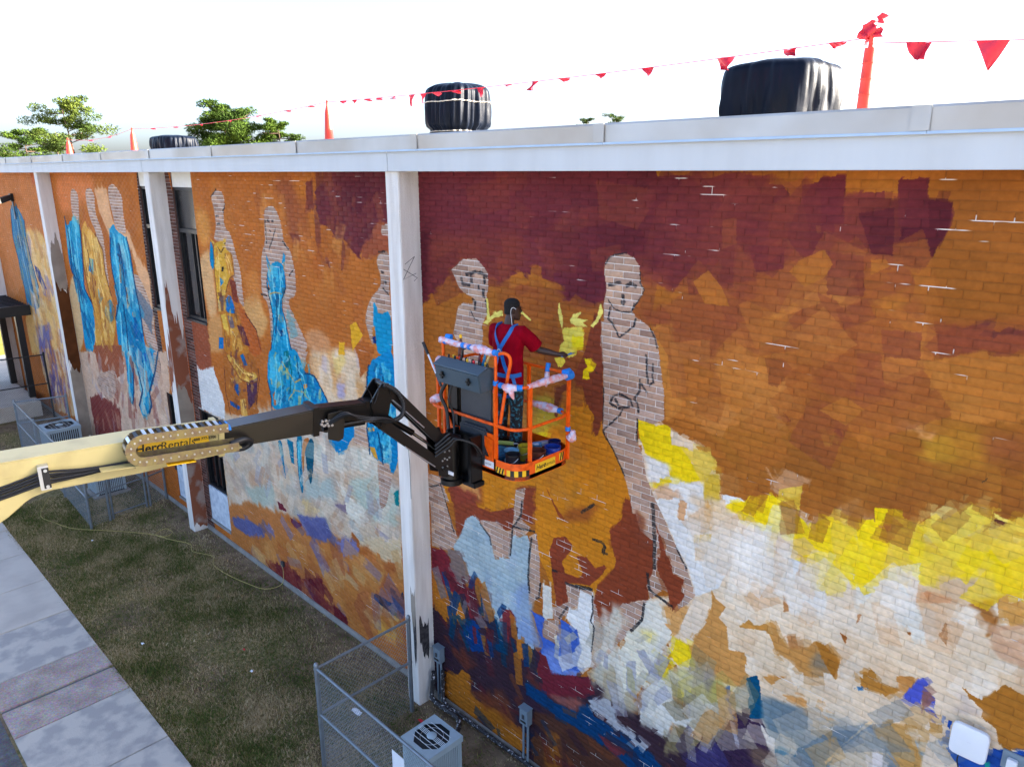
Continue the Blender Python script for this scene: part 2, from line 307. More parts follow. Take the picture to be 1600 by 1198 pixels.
('n','p',(150,84,48),0,0.8,1,[-3.19,7.09,-3.03,7.12,-2.94,7.05,-3.07,6.83,-3.17,6.84]),
('n','p',(178,112,50),0,0.8,1,[-2.63,6.69,-2.41,6.87,-2.22,6.79,-2.37,6.59]),
('n','p',(186,120,58),0,0.8,1,[-1.75,7.33,-1.61,7.37,-1.54,7.14,-1.7,7.08]),
('n','p',(178,112,50),0,0.8,1,[-2.34,8.16,-2.22,8.17,-2.17,8.12,-2.32,8.02]),
('n','p',(172,104,46),0,0.8,1,[-4.18,6.95,-3.78,6.85,-3.83,6.57,-4.07,6.51]),
('n','p',(146,84,46),0,0.8,1,[-3.23,7.1,-3.04,7.13,-3.0,6.91,-3.16,6.84]),
('n','p',(140,76,52),0,0.8,1,[-2.18,7.55,-1.84,7.57,-1.82,7.33,-2.12,7.31]),
('n','p',(178,116,54),0,0.8,1,[-1.55,7.08,-1.32,7.1,-1.28,6.88,-1.51,6.86]),
('n','p',(224,206,184),0,1.0,4,[-4.73,6.1,-4.33,6.09,-3.95,5.98,-3.67,5.75,-3.61,5.44,-3.39,5.35,-3.03,5.43,-2.79,5.29,-2.57,5.18,-2.34,5.3,-2.05,5.46,-1.68,5.63,-1.29,5.87,-1.01,5.97,-0.74,5.96,-0.34,3.54,-3.29,1.43,-3.78,2.63,-4.15,3.36,-4.92,3.08,-4.7,3.66,-3.85,4.12,-4.24,4.64,-4.65,5.43]),
('n','s',[(226,214,200),(214,190,164),(232,224,214),(206,180,150),(218,198,176),(226,208,180)],(150,0.42,-18,2.0),0.45,2,[-4.09,5.11,-0.73,5.9,-0.49,4.46,-3.2,3.32,-4.01,3.88]),
('n','s',[(230,222,212),(216,192,164),(236,232,226),(208,180,150),(222,200,172),(226,212,190)],(130,0.38,65,1.9),0.5,0,[-4.09,5.11,-2.36,5.49,-0.69,5.68,-0.5,4.52,-2.99,3.52,-3.93,4.0]),
('n','s',[(232,226,220),(214,186,156),(226,206,182)],(50,0.3,-15,2.2),0.6,0,[-3.7,4.43,-0.67,5.51,-0.51,4.58,-3.14,3.52]),
('n','p',(226,212,192),14,0.5,0,[-3.88,4.53,-2.31,5.01,-1.15,4.94,-0.8,4.62,-2.21,4.17,-3.66,3.9]),
('n','p',(236,210,28),0,1.0,2,[-4.73,6.1,-4.53,6.16,-4.48,6.08,-4.37,6.12,-4.27,6.09,-4.25,5.9,-4.04,5.91,-3.97,5.76,-3.82,5.69,-3.8,5.6,-4.12,5.46,-4.23,5.51,-4.3,5.65,-4.57,5.67,-4.67,5.83]),
('n','p',(224,196,84),0,0.85,4,[-4.13,5.89,-4.04,5.88,-3.74,5.92,-3.66,5.87,-3.72,5.7,-3.81,5.5,-3.97,5.76]),
('n','p',(224,227,232),2,0.85,4,[-4.57,5.67,-4.39,5.66,-4.3,5.65,-4.23,5.51,-4.12,5.46,-3.81,5.57,-3.77,5.22,-4.35,5.02,-4.53,5.36]),
('n','p',(236,210,28),0,0.8,5,[-4.43,5.43,-4.27,5.46,-4.28,5.34,-4.41,5.28]),
('n','p',(212,176,146),1,0.8,4,[-4.5,5.32,-4.2,5.36,-4.01,5.14,-4.31,5.04]),
('n','p',(206,174,52),1,0.8,5,[-3.8,5.6,-3.64,5.68,-3.57,5.29,-3.77,5.22]),
('n','p',(168,112,58),0,0.8,4,[-3.61,5.73,-3.42,5.8,-3.38,5.55,-3.57,5.5]),
('n','p',(196,150,112),0,0.7,3,[-3.09,5.96,-2.98,5.83,-2.87,6.0,-2.65,5.95,-2.73,5.76,-2.86,5.69,-2.98,5.7]),
('n','p',(224,227,232),0,1.0,2,[-3.56,5.5,-3.34,5.53,-3.3,5.47,-3.54,5.39]),
('n','p',(236,210,28),0,1.0,3,[-3.52,5.38,-3.21,5.53,-3.03,5.67,-2.97,5.61,-2.83,5.61,-2.81,5.52,-3.53,5.28]),
('n','p',(224,227,232),0,1.0,2,[-4.43,5.16,-4.0,5.3,-3.98,5.05,-3.87,4.92,-3.84,4.6,-3.74,4.62,-3.65,5.0,-3.43,5.04,-3.38,4.72,-3.53,4.34,-3.8,4.14,-3.94,4.5,-4.1,4.67,-4.25,4.91]),
('n','p',(218,198,172),2,0.8,5,[-4.0,5.3,-3.5,5.42,-3.32,5.24,-3.04,5.24,-2.99,4.96,-3.0,4.88,-3.33,4.78,-3.43,5.04,-3.65,5.0,-3.72,5.16]),
('n','p',(214,170,130),0,1.0,2,[-4.1,5.27,-4.0,5.26,-4.0,5.02,-4.08,5.01]),
('n','p',(206,160,100),0,0.8,3,[-3.78,5.37,-3.7,5.28,-3.66,5.0,-3.74,4.97]),
('n','p',(216,172,56),0,1.0,2,[-3.86,4.91,-3.66,4.98,-3.67,4.88,-3.86,4.8]),
('n','p',(222,196,160),0,1.0,2,[-3.85,4.74,-3.71,4.8,-3.74,4.61,-3.85,4.58]),
('n','p',(212,176,146),2,0.8,4,[-3.33,5.18,-3.09,5.22,-2.83,5.3,-2.64,5.13,-2.64,5.06,-2.98,5.0,-3.19,5.06]),
('n','p',(236,210,28),0,1.0,3,[-3.5,5.39,-3.25,5.51,-3.22,5.59,-2.99,5.66,-2.83,5.59,-2.69,5.51,-2.54,5.35,-2.34,5.27,-2.28,4.82,-2.36,4.79,-2.51,4.95,-2.64,5.13,-2.84,5.32,-3.09,5.22,-3.28,5.25,-3.34,5.34]),
('n','p',(236,210,28),0,1.0,2,[-3.03,5.5,-2.83,5.6,-2.72,5.52,-2.52,5.32,-2.38,5.12,-2.18,4.99,-2.17,4.91,-2.3,4.8,-2.38,4.83,-2.54,5.06,-2.69,5.22,-2.86,5.31,-3.01,5.27]),
('n','p',(236,210,28),0,1.0,2,[-2.55,5.49,-2.48,5.56,-2.33,5.61,-2.23,5.54,-2.1,5.41,-1.99,5.24,-1.88,5.15,-1.87,5.08,-2.11,4.96,-2.2,5.07,-2.33,5.18,-2.5,5.33]),
('n','p',(236,210,28),0,1.0,2,[-2.18,5.67,-2.01,5.74,-1.9,5.67,-1.77,5.43,-1.73,5.23,-1.88,5.17,-2.03,5.26,-2.12,5.49]),
('n','p',(236,210,28),0,1.0,2,[-2.02,5.87,-1.78,5.92,-1.77,5.85,-1.59,5.81,-1.56,5.76,-1.54,5.59,-1.55,5.42,-1.75,5.39,-1.8,5.46,-1.78,5.61,-1.82,5.77,-1.99,5.7]),
('n','p',(222,188,62),0,0.9,5,[-1.57,5.98,-1.46,5.84,-1.33,6.14,-1.11,6.15,-1.12,5.83,-1.04,5.83,-0.96,5.72,-1.3,5.43,-1.42,5.39,-1.55,5.44,-1.53,5.58,-1.53,5.74]),
('n','p',(236,210,28),0,0.92,4,[-1.11,5.86,-0.86,5.91,-0.85,5.82,-0.76,5.71,-0.74,5.44,-0.93,5.41,-1.0,5.5,-1.12,5.49,-1.28,5.42,-1.3,5.55,-1.11,5.74]),
('n','p',(218,198,124),0,0.75,6,[-1.62,6.0,-1.37,6.03,-1.34,6.15,-1.3,6.18,-1.11,6.15,-1.12,5.93,-1.3,5.81,-1.53,5.76]),
('n','p',(196,172,92),0,0.8,4,[-1.08,6.05,-0.92,6.02,-0.88,5.9,-1.11,5.86]),
('n','p',(238,220,112),0,1.0,1,[-1.08,6.12,-0.82,6.07,-0.81,6.03,-0.92,6.02,-1.07,6.09]),
('n','p',(110,66,48),0,1.0,2,[-1.07,6.07,-0.96,6.07,-0.97,6.03,-1.08,6.05]),
('n','p',(150,96,46),0,1.0,2,[-1.14,5.93,-1.09,5.99,-1.1,5.84,-1.13,5.84]),
('n','s',[(240,216,40),(228,200,60),(240,220,90)],(40,0.22,-10,2.0),0.7,1,[-2.52,5.48,-1.58,5.77,-0.85,5.84,-0.8,5.51,-2.14,4.97]),
('n','p',(224,227,232),0,1.0,3,[-2.98,4.96,-2.69,5.07,-2.52,4.92,-2.38,4.83,-2.32,4.62,-2.66,4.43,-2.77,4.65,-2.95,4.67]),
('n','p',(218,218,214),0,0.9,4,[-2.08,4.96,-1.87,5.08,-1.87,5.17,-1.73,5.23,-1.55,5.24,-1.51,5.05,-1.39,5.09,-1.31,4.77,-1.52,4.69,-1.62,4.82,-1.81,4.76,-2.05,4.83]),
('n','p',(206,180,150),1,0.8,4,[-1.55,5.24,-1.29,5.4,-0.98,5.49,-0.93,5.33,-1.15,5.21,-1.3,5.16,-1.36,5.04,-1.51,5.05]),
('n','p',(196,176,176),3,0.6,2,[-1.12,5.44,-1.0,5.49,-0.99,5.38,-1.1,5.35]),
('n','p',(200,140,96),0,0.7,5,[-1.5,5.19,-1.29,5.2,-1.31,5.13,-1.5,5.06]),
('n','p',(160,104,50),1,0.85,3,[-1.15,5.22,-0.98,5.31,-0.91,5.18,-0.91,5.03,-0.96,4.96,-0.96,5.13,-1.03,5.21]),
('n','p',(146,86,40),0,1.0,1,[-1.31,4.81,-1.28,4.96,-1.26,4.95,-1.23,4.74]),
('n','p',(204,152,80),0,0.85,4,[-0.93,5.33,-0.73,5.48,-0.69,5.24,-0.89,5.14]),
('n','p',(204,164,134),1,0.75,4,[-0.95,4.95,-0.88,5.11,-0.69,5.25,-0.62,4.81,-0.82,4.81]),
('n','p',(164,100,48),0,1.0,1,[-2.02,4.7,-1.98,4.72,-2.02,4.59]),
('n','p',(164,100,48),0,1.0,1,[-1.87,4.73,-1.83,4.75,-1.83,4.68]),
('n','p',(164,100,48),0,1.0,1,[-2.17,4.43,-2.09,4.41,-2.09,4.32]),
('n','p',(164,100,48),0,1.0,1,[-1.58,4.72,-1.54,4.73,-1.54,4.69]),
('n','p',(164,100,48),0,1.0,1,[-2.78,4.63,-2.69,4.43,-2.75,4.4]),
('n','p',(164,100,44),0,1.0,1,[-2.76,4.64,-2.69,4.43,-2.75,4.42]),
('n','p',(190,130,50),0,1.0,1,[-3.13,4.71,-3.06,4.68,-3.06,4.64,-3.12,4.65]),
('n','p',(224,227,232),0,1.0,3,[-3.0,4.88,-2.99,4.96,-2.69,5.07,-2.49,4.93,-2.35,4.77,-2.32,4.62,-2.65,4.43,-2.69,4.45,-2.78,4.64,-3.03,4.63]),
('n','p',(206,156,96),1,0.9,3,[-4.4,3.69,-4.09,3.9,-3.9,3.99,-3.89,3.84,-4.0,3.54,-4.19,3.25,-4.23,3.55]),
('n','p',(198,146,84),0,1.0,2,[-3.59,4.29,-3.54,4.21,-3.41,4.16,-3.48,3.99,-3.37,3.91,-3.34,3.63,-3.12,3.7,-3.09,3.26,-3.33,3.22,-3.69,3.19,-3.8,3.49,-3.6,3.97,-3.58,4.15]),
('n','p',(192,140,72),0,1.0,2,[-3.22,3.98,-3.14,4.12,-3.06,4.08,-2.88,4.2,-2.83,4.11,-2.74,4.05,-2.68,3.98,-2.79,3.89,-2.91,4.09]),
('n','p',(226,212,196),0,1.0,2,[-3.8,4.12,-3.61,4.09,-3.66,3.9,-3.8,3.46,-3.98,3.57,-3.89,3.88]),
('n','p',(160,106,46),0,1.0,2,[-2.39,4.2,-2.28,4.2,-2.13,4.1,-2.15,3.86,-2.29,4.01]),
('n','p',(184,136,78),0,0.85,5,[-2.8,3.92,-2.38,4.08,-2.21,3.93,-2.5,3.79]),
('n','p',(200,160,104),0,0.9,3,[-2.9,4.19,-2.83,4.19,-2.68,3.98,-2.78,3.89]),
('n','p',(176,120,70),0,0.7,4,[-2.72,4.12,-2.63,4.17,-2.58,4.03,-2.68,4.0]),
('n','p',(188,138,78),0,0.9,3,[-2.9,4.22,-2.83,4.19,-2.68,3.98,-2.45,4.08,-2.4,4.22,-2.3,4.24,-2.13,4.11,-2.15,3.87,-2.29,3.91,-2.5,3.8,-2.58,3.88,-2.8,3.89]),
('n','p',(124,120,112),2,0.6,4,[-2.36,4.09,-2.26,4.04,-2.17,3.89,-2.29,3.91,-2.42,3.88]),
('n','p',(164,110,46),0,1.0,2,[-2.39,4.21,-2.29,4.22,-2.13,4.09,-2.16,3.88,-2.27,4.0]),
('n','p',(180,126,58),0,1.0,3,[-1.9,4.1,-1.86,4.18,-1.8,4.15,-1.8,4.06,-1.58,4.09,-1.68,3.95,-1.87,3.92]),
('n','p',(188,132,72),0,0.9,3,[-1.59,4.22,-1.46,4.28,-1.43,4.24,-1.5,4.06,-1.58,4.09]),
('n','p',(78,90,196),0,1.0,3,[-1.43,4.24,-1.38,4.29,-1.24,4.17,-1.23,4.1,-1.35,4.11,-1.33,3.97,-1.19,3.96,-1.26,4.02,-1.44,4.02,-1.5,4.04]),
('n','p',(140,96,90),0,0.8,3,[-1.36,4.19,-1.31,4.22,-1.23,4.17,-1.29,4.07,-1.33,3.97]),
('n','p',(168,112,46),0,1.0,2,[-1.06,4.39,-0.89,4.35,-0.84,4.4,-0.76,4.59,-0.57,4.53,-0.5,4.04,-0.65,3.96,-0.71,4.01,-0.75,4.11,-0.87,4.16,-0.87,4.23,-0.95,4.28]),
('n','p',(184,172,170),2,0.5,5,[-1.05,4.28,-1.0,4.34,-0.86,4.21,-0.88,4.17,-1.09,4.1]),
('n','p',(116,136,150),2,0.92,4,[-2.8,3.2,-2.45,3.32,-2.08,3.38,-1.95,3.38,-1.75,3.57,-1.65,3.48,-1.37,3.65,-1.28,3.6,-1.3,3.13,-2.61,2.23,-2.74,2.59]),
('n','s',[(100,124,142),(132,150,160),(150,150,150),(92,112,132)],(40,0.3,-25,2.0),0.6,2,[-2.8,3.16,-2.08,3.34,-1.39,3.58,-1.33,3.11,-2.59,2.24]),
('n','p',(188,146,86),0,0.85,4,[-2.32,3.29,-2.09,3.33,-2.08,3.13,-2.29,3.15]),
('n','p',(206,150,88),0,0.85,4,[-2.67,3.4,-2.47,3.47,-2.08,3.41,-2.31,3.36]),
('n','p',(190,146,84),0,0.88,5,[-1.72,3.56,-1.59,3.73,-1.31,3.82,-1.09,3.87,-1.08,3.8,-1.37,3.65,-1.27,3.48,-1.17,3.22,-1.3,3.13,-1.63,3.38]),
('n','p',(224,214,204),0,0.7,4,[-1.45,3.68,-1.33,3.74,-1.3,3.7,-1.43,3.64]),
('n','p',(198,186,168),0,0.85,4,[-2.09,2.92,-1.8,3.47,-1.62,3.42,-1.66,2.88,-2.06,2.61]),
('n','p',(220,196,160),0,1.0,2,[-1.78,3.58,-1.73,3.6,-1.99,3.15,-2.12,2.82,-2.14,2.85]),
('n','p',(212,200,186),0,0.85,4,[-1.26,3.65,-1.09,3.7,-0.86,3.43,-1.25,3.16]),
('n','p',(220,216,220),0,0.8,4,[-1.7,3.28,-1.6,3.32,-1.58,2.94,-1.65,2.89]),
('n','p',(38,82,174),0,1.0,3,[-1.09,3.99,-1.06,3.99,-1.06,3.81,-0.74,3.83,-0.74,3.91,-0.49,4.03,-0.42,3.56,-0.74,3.33,-1.1,3.69]),
('n','p',(58,112,160),0,1.0,3,[-1.92,3.94,-1.86,3.91,-1.91,3.89]),
('n','p',(30,150,150),0,1.0,2,[-0.8,3.78,-0.77,3.8,-0.72,3.53,-0.75,3.51]),
('n','p',(198,128,36),0,1.0,2,[-8.34,5.03,-4.9,5.89,-4.85,5.28,-4.76,5.05,-4.77,4.79,-4.94,4.19,-4.98,3.99,-5.3,3.43,-5.58,3.51,-5.78,3.47,-6.04,3.36,-6.26,3.63,-6.36,4.02,-6.37,4.7,-6.68,4.61,-6.74,4.29,-7.24,4.04,-7.85,3.73,-8.22,4.1]),
('n','p',(198,128,36),0,1.0,3,[-6.62,5.66,-5.26,6.2,-5.21,4.87,-8.41,3.82,-8.26,4.44,-7.44,4.68,-6.79,4.61,-6.37,4.74,-5.67,5.22,-5.68,5.55]),
('n','s',[(206,136,40),(186,116,36),(178,120,44),(168,116,60)],(40,0.3,85,2.0),0.5,2,[-6.24,5.58,-5.25,5.83,-5.21,4.87,-7.18,4.22]),
('n','p',(186,176,66),4,0.6,5,[-6.38,6.01,-6.04,6.08,-6.01,5.77,-6.16,5.6,-6.33,5.47,-6.56,5.57,-6.69,5.64]),
('n','p',(214,200,40),0,0.8,4,[-6.35,5.52,-6.16,5.57,-6.24,5.41,-6.37,5.39]),
('n','p',(160,96,56),8,0.6,2,[-6.63,6.0,-6.34,5.86,-6.47,5.52,-6.69,5.47]),
('n','p',(124,58,46),0,1.0,2,[-5.59,6.37,-5.27,6.47,-5.26,6.25,-5.31,5.75,-5.35,5.71,-5.38,5.98,-5.5,6.12]),
('n','p',(116,62,46),0,0.9,3,[-6.02,6.23,-5.84,6.31,-5.76,6.3,-5.92,6.17,-5.99,5.84,-6.04,5.86]),
('n','p',(120,62,46),6,0.5,2,[-6.2,6.59,-5.29,6.74,-5.27,6.43,-5.64,6.32,-6.09,6.35]),
('n','p',(134,66,46),0,1.0,3,[-8.21,4.26,-7.73,4.25,-7.55,4.02,-7.24,4.04,-6.74,4.29,-6.68,4.61,-6.37,4.7,-6.38,4.33,-6.44,4.12,-6.67,4.13,-6.8,3.91,-7.0,3.84,-7.14,3.92,-7.34,3.77,-7.66,3.84,-7.81,3.74,-7.94,3.33,-8.05,3.41,-8.08,3.76,-8.2,4.1]),
('n','p',(136,64,52),5,0.85,2,[-8.24,4.42,-7.93,4.37,-7.49,4.41,-7.44,4.13,-8.05,3.93,-8.16,4.2]),
('n','p',(204,150,90),2,0.7,4,[-8.1,4.3,-7.72,4.41,-7.48,4.25,-7.48,4.17,-7.84,4.22]),
('n','b',(0,0,0),0,1,1,[-7.78,7.74,-7.5,7.77,-7.36,7.68,-7.27,7.59,-7.27,7.39,-7.3,7.25,-7.3,7.02,-7.4,6.85,-7.38,6.72,-7.4,6.56,-7.36,6.15,-7.82,6.06,-7.92,6.53,-8.02,6.64,-7.96,6.83,-7.9,7.05,-7.77,7.13,-7.59,7.13,-7.57,7.22,-7.77,7.27,-7.87,7.34,-7.95,7.46,-8.03,7.57,-7.88,7.67]),
('n','b',(0,0,0),0,1,1,[-8.03,6.3,-7.41,6.41,-7.52,5.82,-8.11,5.69]),
('n','b',(0,0,0),0,1,1,[-8.68,3.98,-8.41,4.15,-8.29,3.83,-8.18,3.61,-8.05,3.38,-7.98,3.26,-8.26,3.01,-8.67,2.95]),
('n','b',(0,0,0),0,1,1,[-8.69,4.23,-8.42,4.27,-8.2,3.89,-8.74,3.71]),
('n','b',(0,0,0),0,1,1,[-7.49,3.83,-7.14,3.92,-6.93,3.84,-6.8,3.91,-6.67,4.16,-6.44,4.07,-6.51,3.96,-6.8,3.78,-6.84,3.48,-7.18,3.27,-7.28,3.61,-7.42,3.72]),
('n','b',(0,0,0),0,1,1,[-6.74,4.56,-6.55,4.65,-6.61,4.21,-6.8,3.94,-6.77,4.2]),
('n','b',(0,0,0),0,1,1,[-6.47,3.93,-6.33,4.03,-6.26,3.63,-6.24,3.05,-6.47,2.81,-6.49,3.28,-6.45,3.76]),
('n','p',(166,186,198),0,1.0,3,[-7.81,3.75,-7.66,3.84,-7.49,3.77,-7.28,3.61,-7.18,3.29,-6.87,3.41,-6.8,3.78,-6.51,3.96,-6.43,3.76,-6.48,3.28,-6.47,2.78,-6.4,2.25,-6.34,2.11,-6.67,2.06,-6.8,2.16,-6.94,2.32,-7.01,2.06,-7.26,2.26,-7.44,2.38,-7.36,2.64,-7.5,2.8,-7.76,2.75,-7.83,2.95,-8.14,3.09,-7.9,3.46]),
('n','p',(128,154,200),5,0.8,2,[-6.8,2.88,-6.44,3.19,-6.44,2.77,-6.21,2.21,-6.67,2.09,-6.8,2.47]),
('n','s',[(140,166,186),(160,182,198),(134,156,186)],(25,0.3,80,2.0),0.5,2,[-7.74,3.71,-6.51,3.91,-6.47,2.32,-7.36,2.64]),
('n','p',(134,64,44),0,1.0,1,[-6.08,3.85,-6.0,4.08,-5.8,4.17,-5.67,4.1,-5.71,3.97,-5.85,3.77,-5.78,3.62,-5.53,3.65,-5.5,3.57,-5.78,3.47,-5.69,3.21,-5.92,3.03,-6.02,3.47,-6.05,3.71]),
('n','p',(134,64,44),0,1.0,1,[-5.6,3.96,-5.43,4.0,-5.27,3.9,-5.14,4.0,-5.09,3.98,-5.18,3.82,-5.36,3.6,-5.58,3.56,-5.48,3.75]),
('n','p',(132,64,42),0,1.0,3,[-5.08,4.5,-4.8,4.76,-4.6,4.61,-4.41,4.62,-4.41,4.23,-4.47,4.03,-4.43,3.82,-4.79,3.61,-4.98,3.31,-5.13,3.17,-5.3,3.29,-5.3,3.43,-4.98,3.99,-4.94,4.19]),
('n','p',(132,64,42),0,1.0,2,[-4.86,5.04,-4.74,5.04,-4.61,4.81,-4.69,4.6,-4.8,4.8]),
('n','p',(140,68,40),0,1.0,2,[-6.13,4.78,-6.01,4.58,-5.8,4.39,-5.95,4.43,-6.07,4.63]),
('n','p',(150,84,42),3,0.7,6,[-5.81,4.55,-5.4,4.73,-5.22,4.82,-5.45,4.51,-5.89,4.36]),
('n','p',(132,64,42),0,0.95,3,[-4.86,5.02,-4.74,4.93,-4.61,4.68,-4.42,4.62,-4.39,4.24,-4.47,3.98,-4.44,3.81,-4.79,3.61,-4.96,3.35,-5.13,3.12,-5.3,3.24,-5.24,3.65,-4.94,4.04,-5.06,4.51,-4.9,4.73]),
('n','b',(0,0,0),0,1,1,[-6.19,2.7,-5.88,2.84,-5.88,2.61,-5.84,2.36,-5.97,2.44,-6.18,2.38]),
('n','b',(0,0,0),0,1,1,[-5.78,3.47,-5.53,3.53,-5.54,3.23,-5.68,3.11,-5.74,3.01,-5.88,2.82,-5.97,2.8,-6.01,2.99,-5.92,3.03,-5.72,3.2]),
('n','p',(214,216,214),0,0.9,3,[-6.21,3.27,-6.03,3.32,-6.0,2.79,-6.19,2.7,-6.19,3.04]),
('n','p',(212,206,190),0,1.0,2,[-5.97,2.54,-5.86,2.57,-5.84,2.36,-5.93,2.37]),
('n','p',(62,98,190),0,1.0,3,[-6.41,2.76,-6.19,2.75,-6.18,2.41,-6.0,2.42,-5.87,2.35,-5.85,2.86,-5.56,2.84,-5.38,2.5,-5.34,2.33,-5.83,1.94,-6.08,1.81,-6.27,2.09,-6.18,2.3]),
('n','p',(110,134,200),3,0.7,5,[-6.18,2.19,-5.9,2.36,-5.66,2.1,-6.14,1.84]),
('n','p',(224,227,232),0,1.0,3,[-5.52,3.48,-5.33,3.56,-5.26,3.13,-5.27,2.68,-5.37,2.32,-5.54,2.25,-5.47,2.55,-5.53,2.83,-5.74,2.94,-5.71,3.1,-5.57,3.11]),
('n','p',(170,190,214),3,0.7,2,[-5.53,2.88,-5.4,2.99,-5.35,2.61,-5.5,2.67]),
('n','p',(116,40,52),0,1.0,4,[-8.69,2.94,-8.46,2.97,-8.26,2.9,-8.15,2.71,-7.77,2.46,-7.76,2.75,-7.43,2.72,-7.36,2.47,-7.51,2.2,-7.41,1.87,-7.78,1.87,-8.08,2.32,-8.45,2.35,-8.69,2.49]),
('n','p',(126,112,112),0,0.85,5,[-8.26,3.04,-7.98,3.12,-7.8,2.85,-7.73,2.65,-8.04,2.52,-8.23,2.73]),
('n','p',(120,110,120),0,0.8,4,[-7.5,2.69,-7.31,2.66,-7.36,2.29,-7.51,2.29]),
('n','p',(58,42,54),0,1.0,5,[-8.71,1.75,-7.98,1.78,-7.37,2.18,-6.94,1.98,-6.41,2.08,-6.15,1.83,-5.32,2.17,-4.56,2.09,-3.88,2.1,-3.25,2.04,-2.82,1.77,-9.23,-2.85]),
('n','s',[(92,40,48),(46,36,58),(110,56,44),(30,46,76),(70,48,52),(98,50,46),(50,34,56)],(110,0.4,-35,2.6),0.75,2,[-8.65,1.59,-6.4,1.92,-4.87,1.91,-4.05,1.8,-3.63,1.28,-8.63,-2.27]),
('n','p',(178,112,40),0,1.0,2,[-8.7,2.27,-8.41,2.31,-8.38,2.02,-8.18,1.89,-8.14,1.7,-8.39,1.64,-8.67,1.88]),
('n','p',(178,112,40),0,1.0,2,[-8.24,2.28,-7.97,2.32,-7.78,2.16,-7.9,1.81,-8.1,1.9]),
('n','p',(120,44,52),0,0.9,3,[-7.06,2.52,-6.8,2.55,-6.77,1.95,-6.98,1.96]),
('n','p',(16,58,120),0,1.0,3,[-7.78,1.93,-7.63,2.0,-7.52,1.81,-7.38,1.56,-7.72,1.39,-7.91,1.63]),
('n','p',(10,56,96),0,1.0,3,[-7.37,2.24,-7.15,2.22,-7.01,1.95,-6.94,1.72,-7.3,1.69]),
('n','p',(10,62,90),0,1.0,2,[-6.5,2.12,-6.34,2.11,-6.28,1.7,-6.5,1.78]),
('n','p',(110,36,52),0,1.0,2,[-6.32,2.07,-6.11,2.12,-6.01,1.79,-6.27,1.71]),
('n','p',(190,120,50),0,1.0,2,[-6.77,2.09,-6.63,2.16,-6.47,2.1,-6.6,2.07,-6.53,1.88,-6.67,1.78]),
('n','p',(172,108,38),0,0.95,5,[-8.42,0.65,-8.14,0.68,-7.98,0.92,-7.77,0.9,-7.84,0.54,-7.66,0.49,-6.98,0.61,-6.59,0.48,-6.51,0.15,-7.27,0.02,-8.03,0.09,-8.44,0.15]),
('n','p',(164,98,40),0,0.85,6,[-6.33,0.64,-6.02,0.75,-5.72,0.24,-6.3,-0.15]),
('n','p',(120,66,44),3,0.6,6,[-7.84,0.59,-6.98,0.97,-6.59,0.48,-6.98,0.52]),
('n','p',(104,40,48),0,0.9,4,[-6.3,2.07,-6.13,2.11,-6.01,1.89,-5.55,2.06,-5.54,1.7,-6.1,1.59,-6.27,1.71]),
('n','p',(106,38,52),0,1.0,4,[-6.21,2.07,-6.02,1.85,-5.29,2.21,-5.2,2.0,-5.53,1.73,-5.95,1.55,-6.2,1.44]),
('n','p',(110,140,210),0,0.7,3,[-6.21,2.13,-6.03,2.17,-5.96,1.91,-5.54,2.1,-5.52,2.19,-5.84,2.05]),
('n','p',(84,54,44),0,0.8,5,[-6.33,1.05,-5.64,1.24,-5.14,1.24,-4.86,1.23,-4.51,1.16,-4.47,0.41,-6.31,-0.94]),
('n','p',(150,92,40),2,0.7,6,[-6.1,0.73,-5.81,0.85,-5.74,0.35,-6.12,0.09]),
('n','p',(14,60,108),0,1.0,3,[-6.5,1.42,-6.14,1.42,-5.83,1.46,-5.5,1.48,-5.49,1.65,-5.33,1.72,-5.21,1.6,-5.04,1.62,-4.82,1.54,-4.53,1.62,-4.33,1.59,-4.08,1.5,-3.67,1.13,-4.35,1.04,-4.86,1.23,-5.14,1.24,-5.64,1.24,-6.14,1.22,-6.5,1.24]),
('n','p',(120,50,56),0,0.8,4,[-5.09,1.35,-4.63,1.4,-4.73,1.23,-4.94,1.23]),
('n','p',(150,90,84),2,0.7,6,[-6.01,1.52,-5.5,1.72,-5.48,1.52,-5.83,1.46]),
('n','p',(176,170,152),3,0.9,6,[-5.3,2.54,-4.91,2.84,-4.68,2.37,-4.41,2.17,-4.84,1.97,-5.26,2.18]),
('n','p',(224,227,232),0,1.0,3,[-5.72,3.08,-5.33,3.28,-5.26,2.82,-5.3,2.36,-5.46,2.28,-5.35,2.44,-5.57,2.84]),
('n','b',(0,0,0),0,1,1,[-4.72,3.62,-4.48,3.77,-4.51,3.5,-4.67,3.24,-4.86,2.96,-5.01,2.69,-5.24,2.36,-5.3,2.38,-5.27,3.11,-5.31,3.48,-5.16,3.11,-4.96,3.35,-4.82,3.58]),
('n','b',(0,0,0),0,1,1,[-5.64,3.48,-5.31,3.57,-5.32,3.47,-5.53,3.48]),
('n','p',(210,212,206),2,0.9,8,[-4.99,3.43,-4.81,3.46,-4.82,3.2,-4.94,2.85,-5.03,2.6,-5.18,2.35,-5.24,2.49,-5.1,3.04]),
('n','p',(218,218,206),0,0.95,4,[-4.42,3.55,-4.2,3.38,-4.32,3.14,-4.28,2.74,-4.43,2.53,-4.73,2.29,-4.84,2.53,-4.81,2.92,-4.67,3.25]),
('n','p',(222,222,216),0,0.9,3,[-4.46,3.78,-4.27,3.84,-4.16,3.58,-4.07,3.51,-4.19,3.22,-4.31,3.0,-4.47,3.15,-4.53,3.4]),
('n','p',(178,184,196),0,0.85,4,[-5.33,1.8,-4.98,2.05,-4.83,1.8,-4.33,1.64,-4.38,1.56,-4.85,1.66,-5.16,1.68]),
('n','p',(226,212,130),4,0.8,2,[-4.53,3.34,-4.29,3.38,-4.31,3.21,-4.43,3.22]),
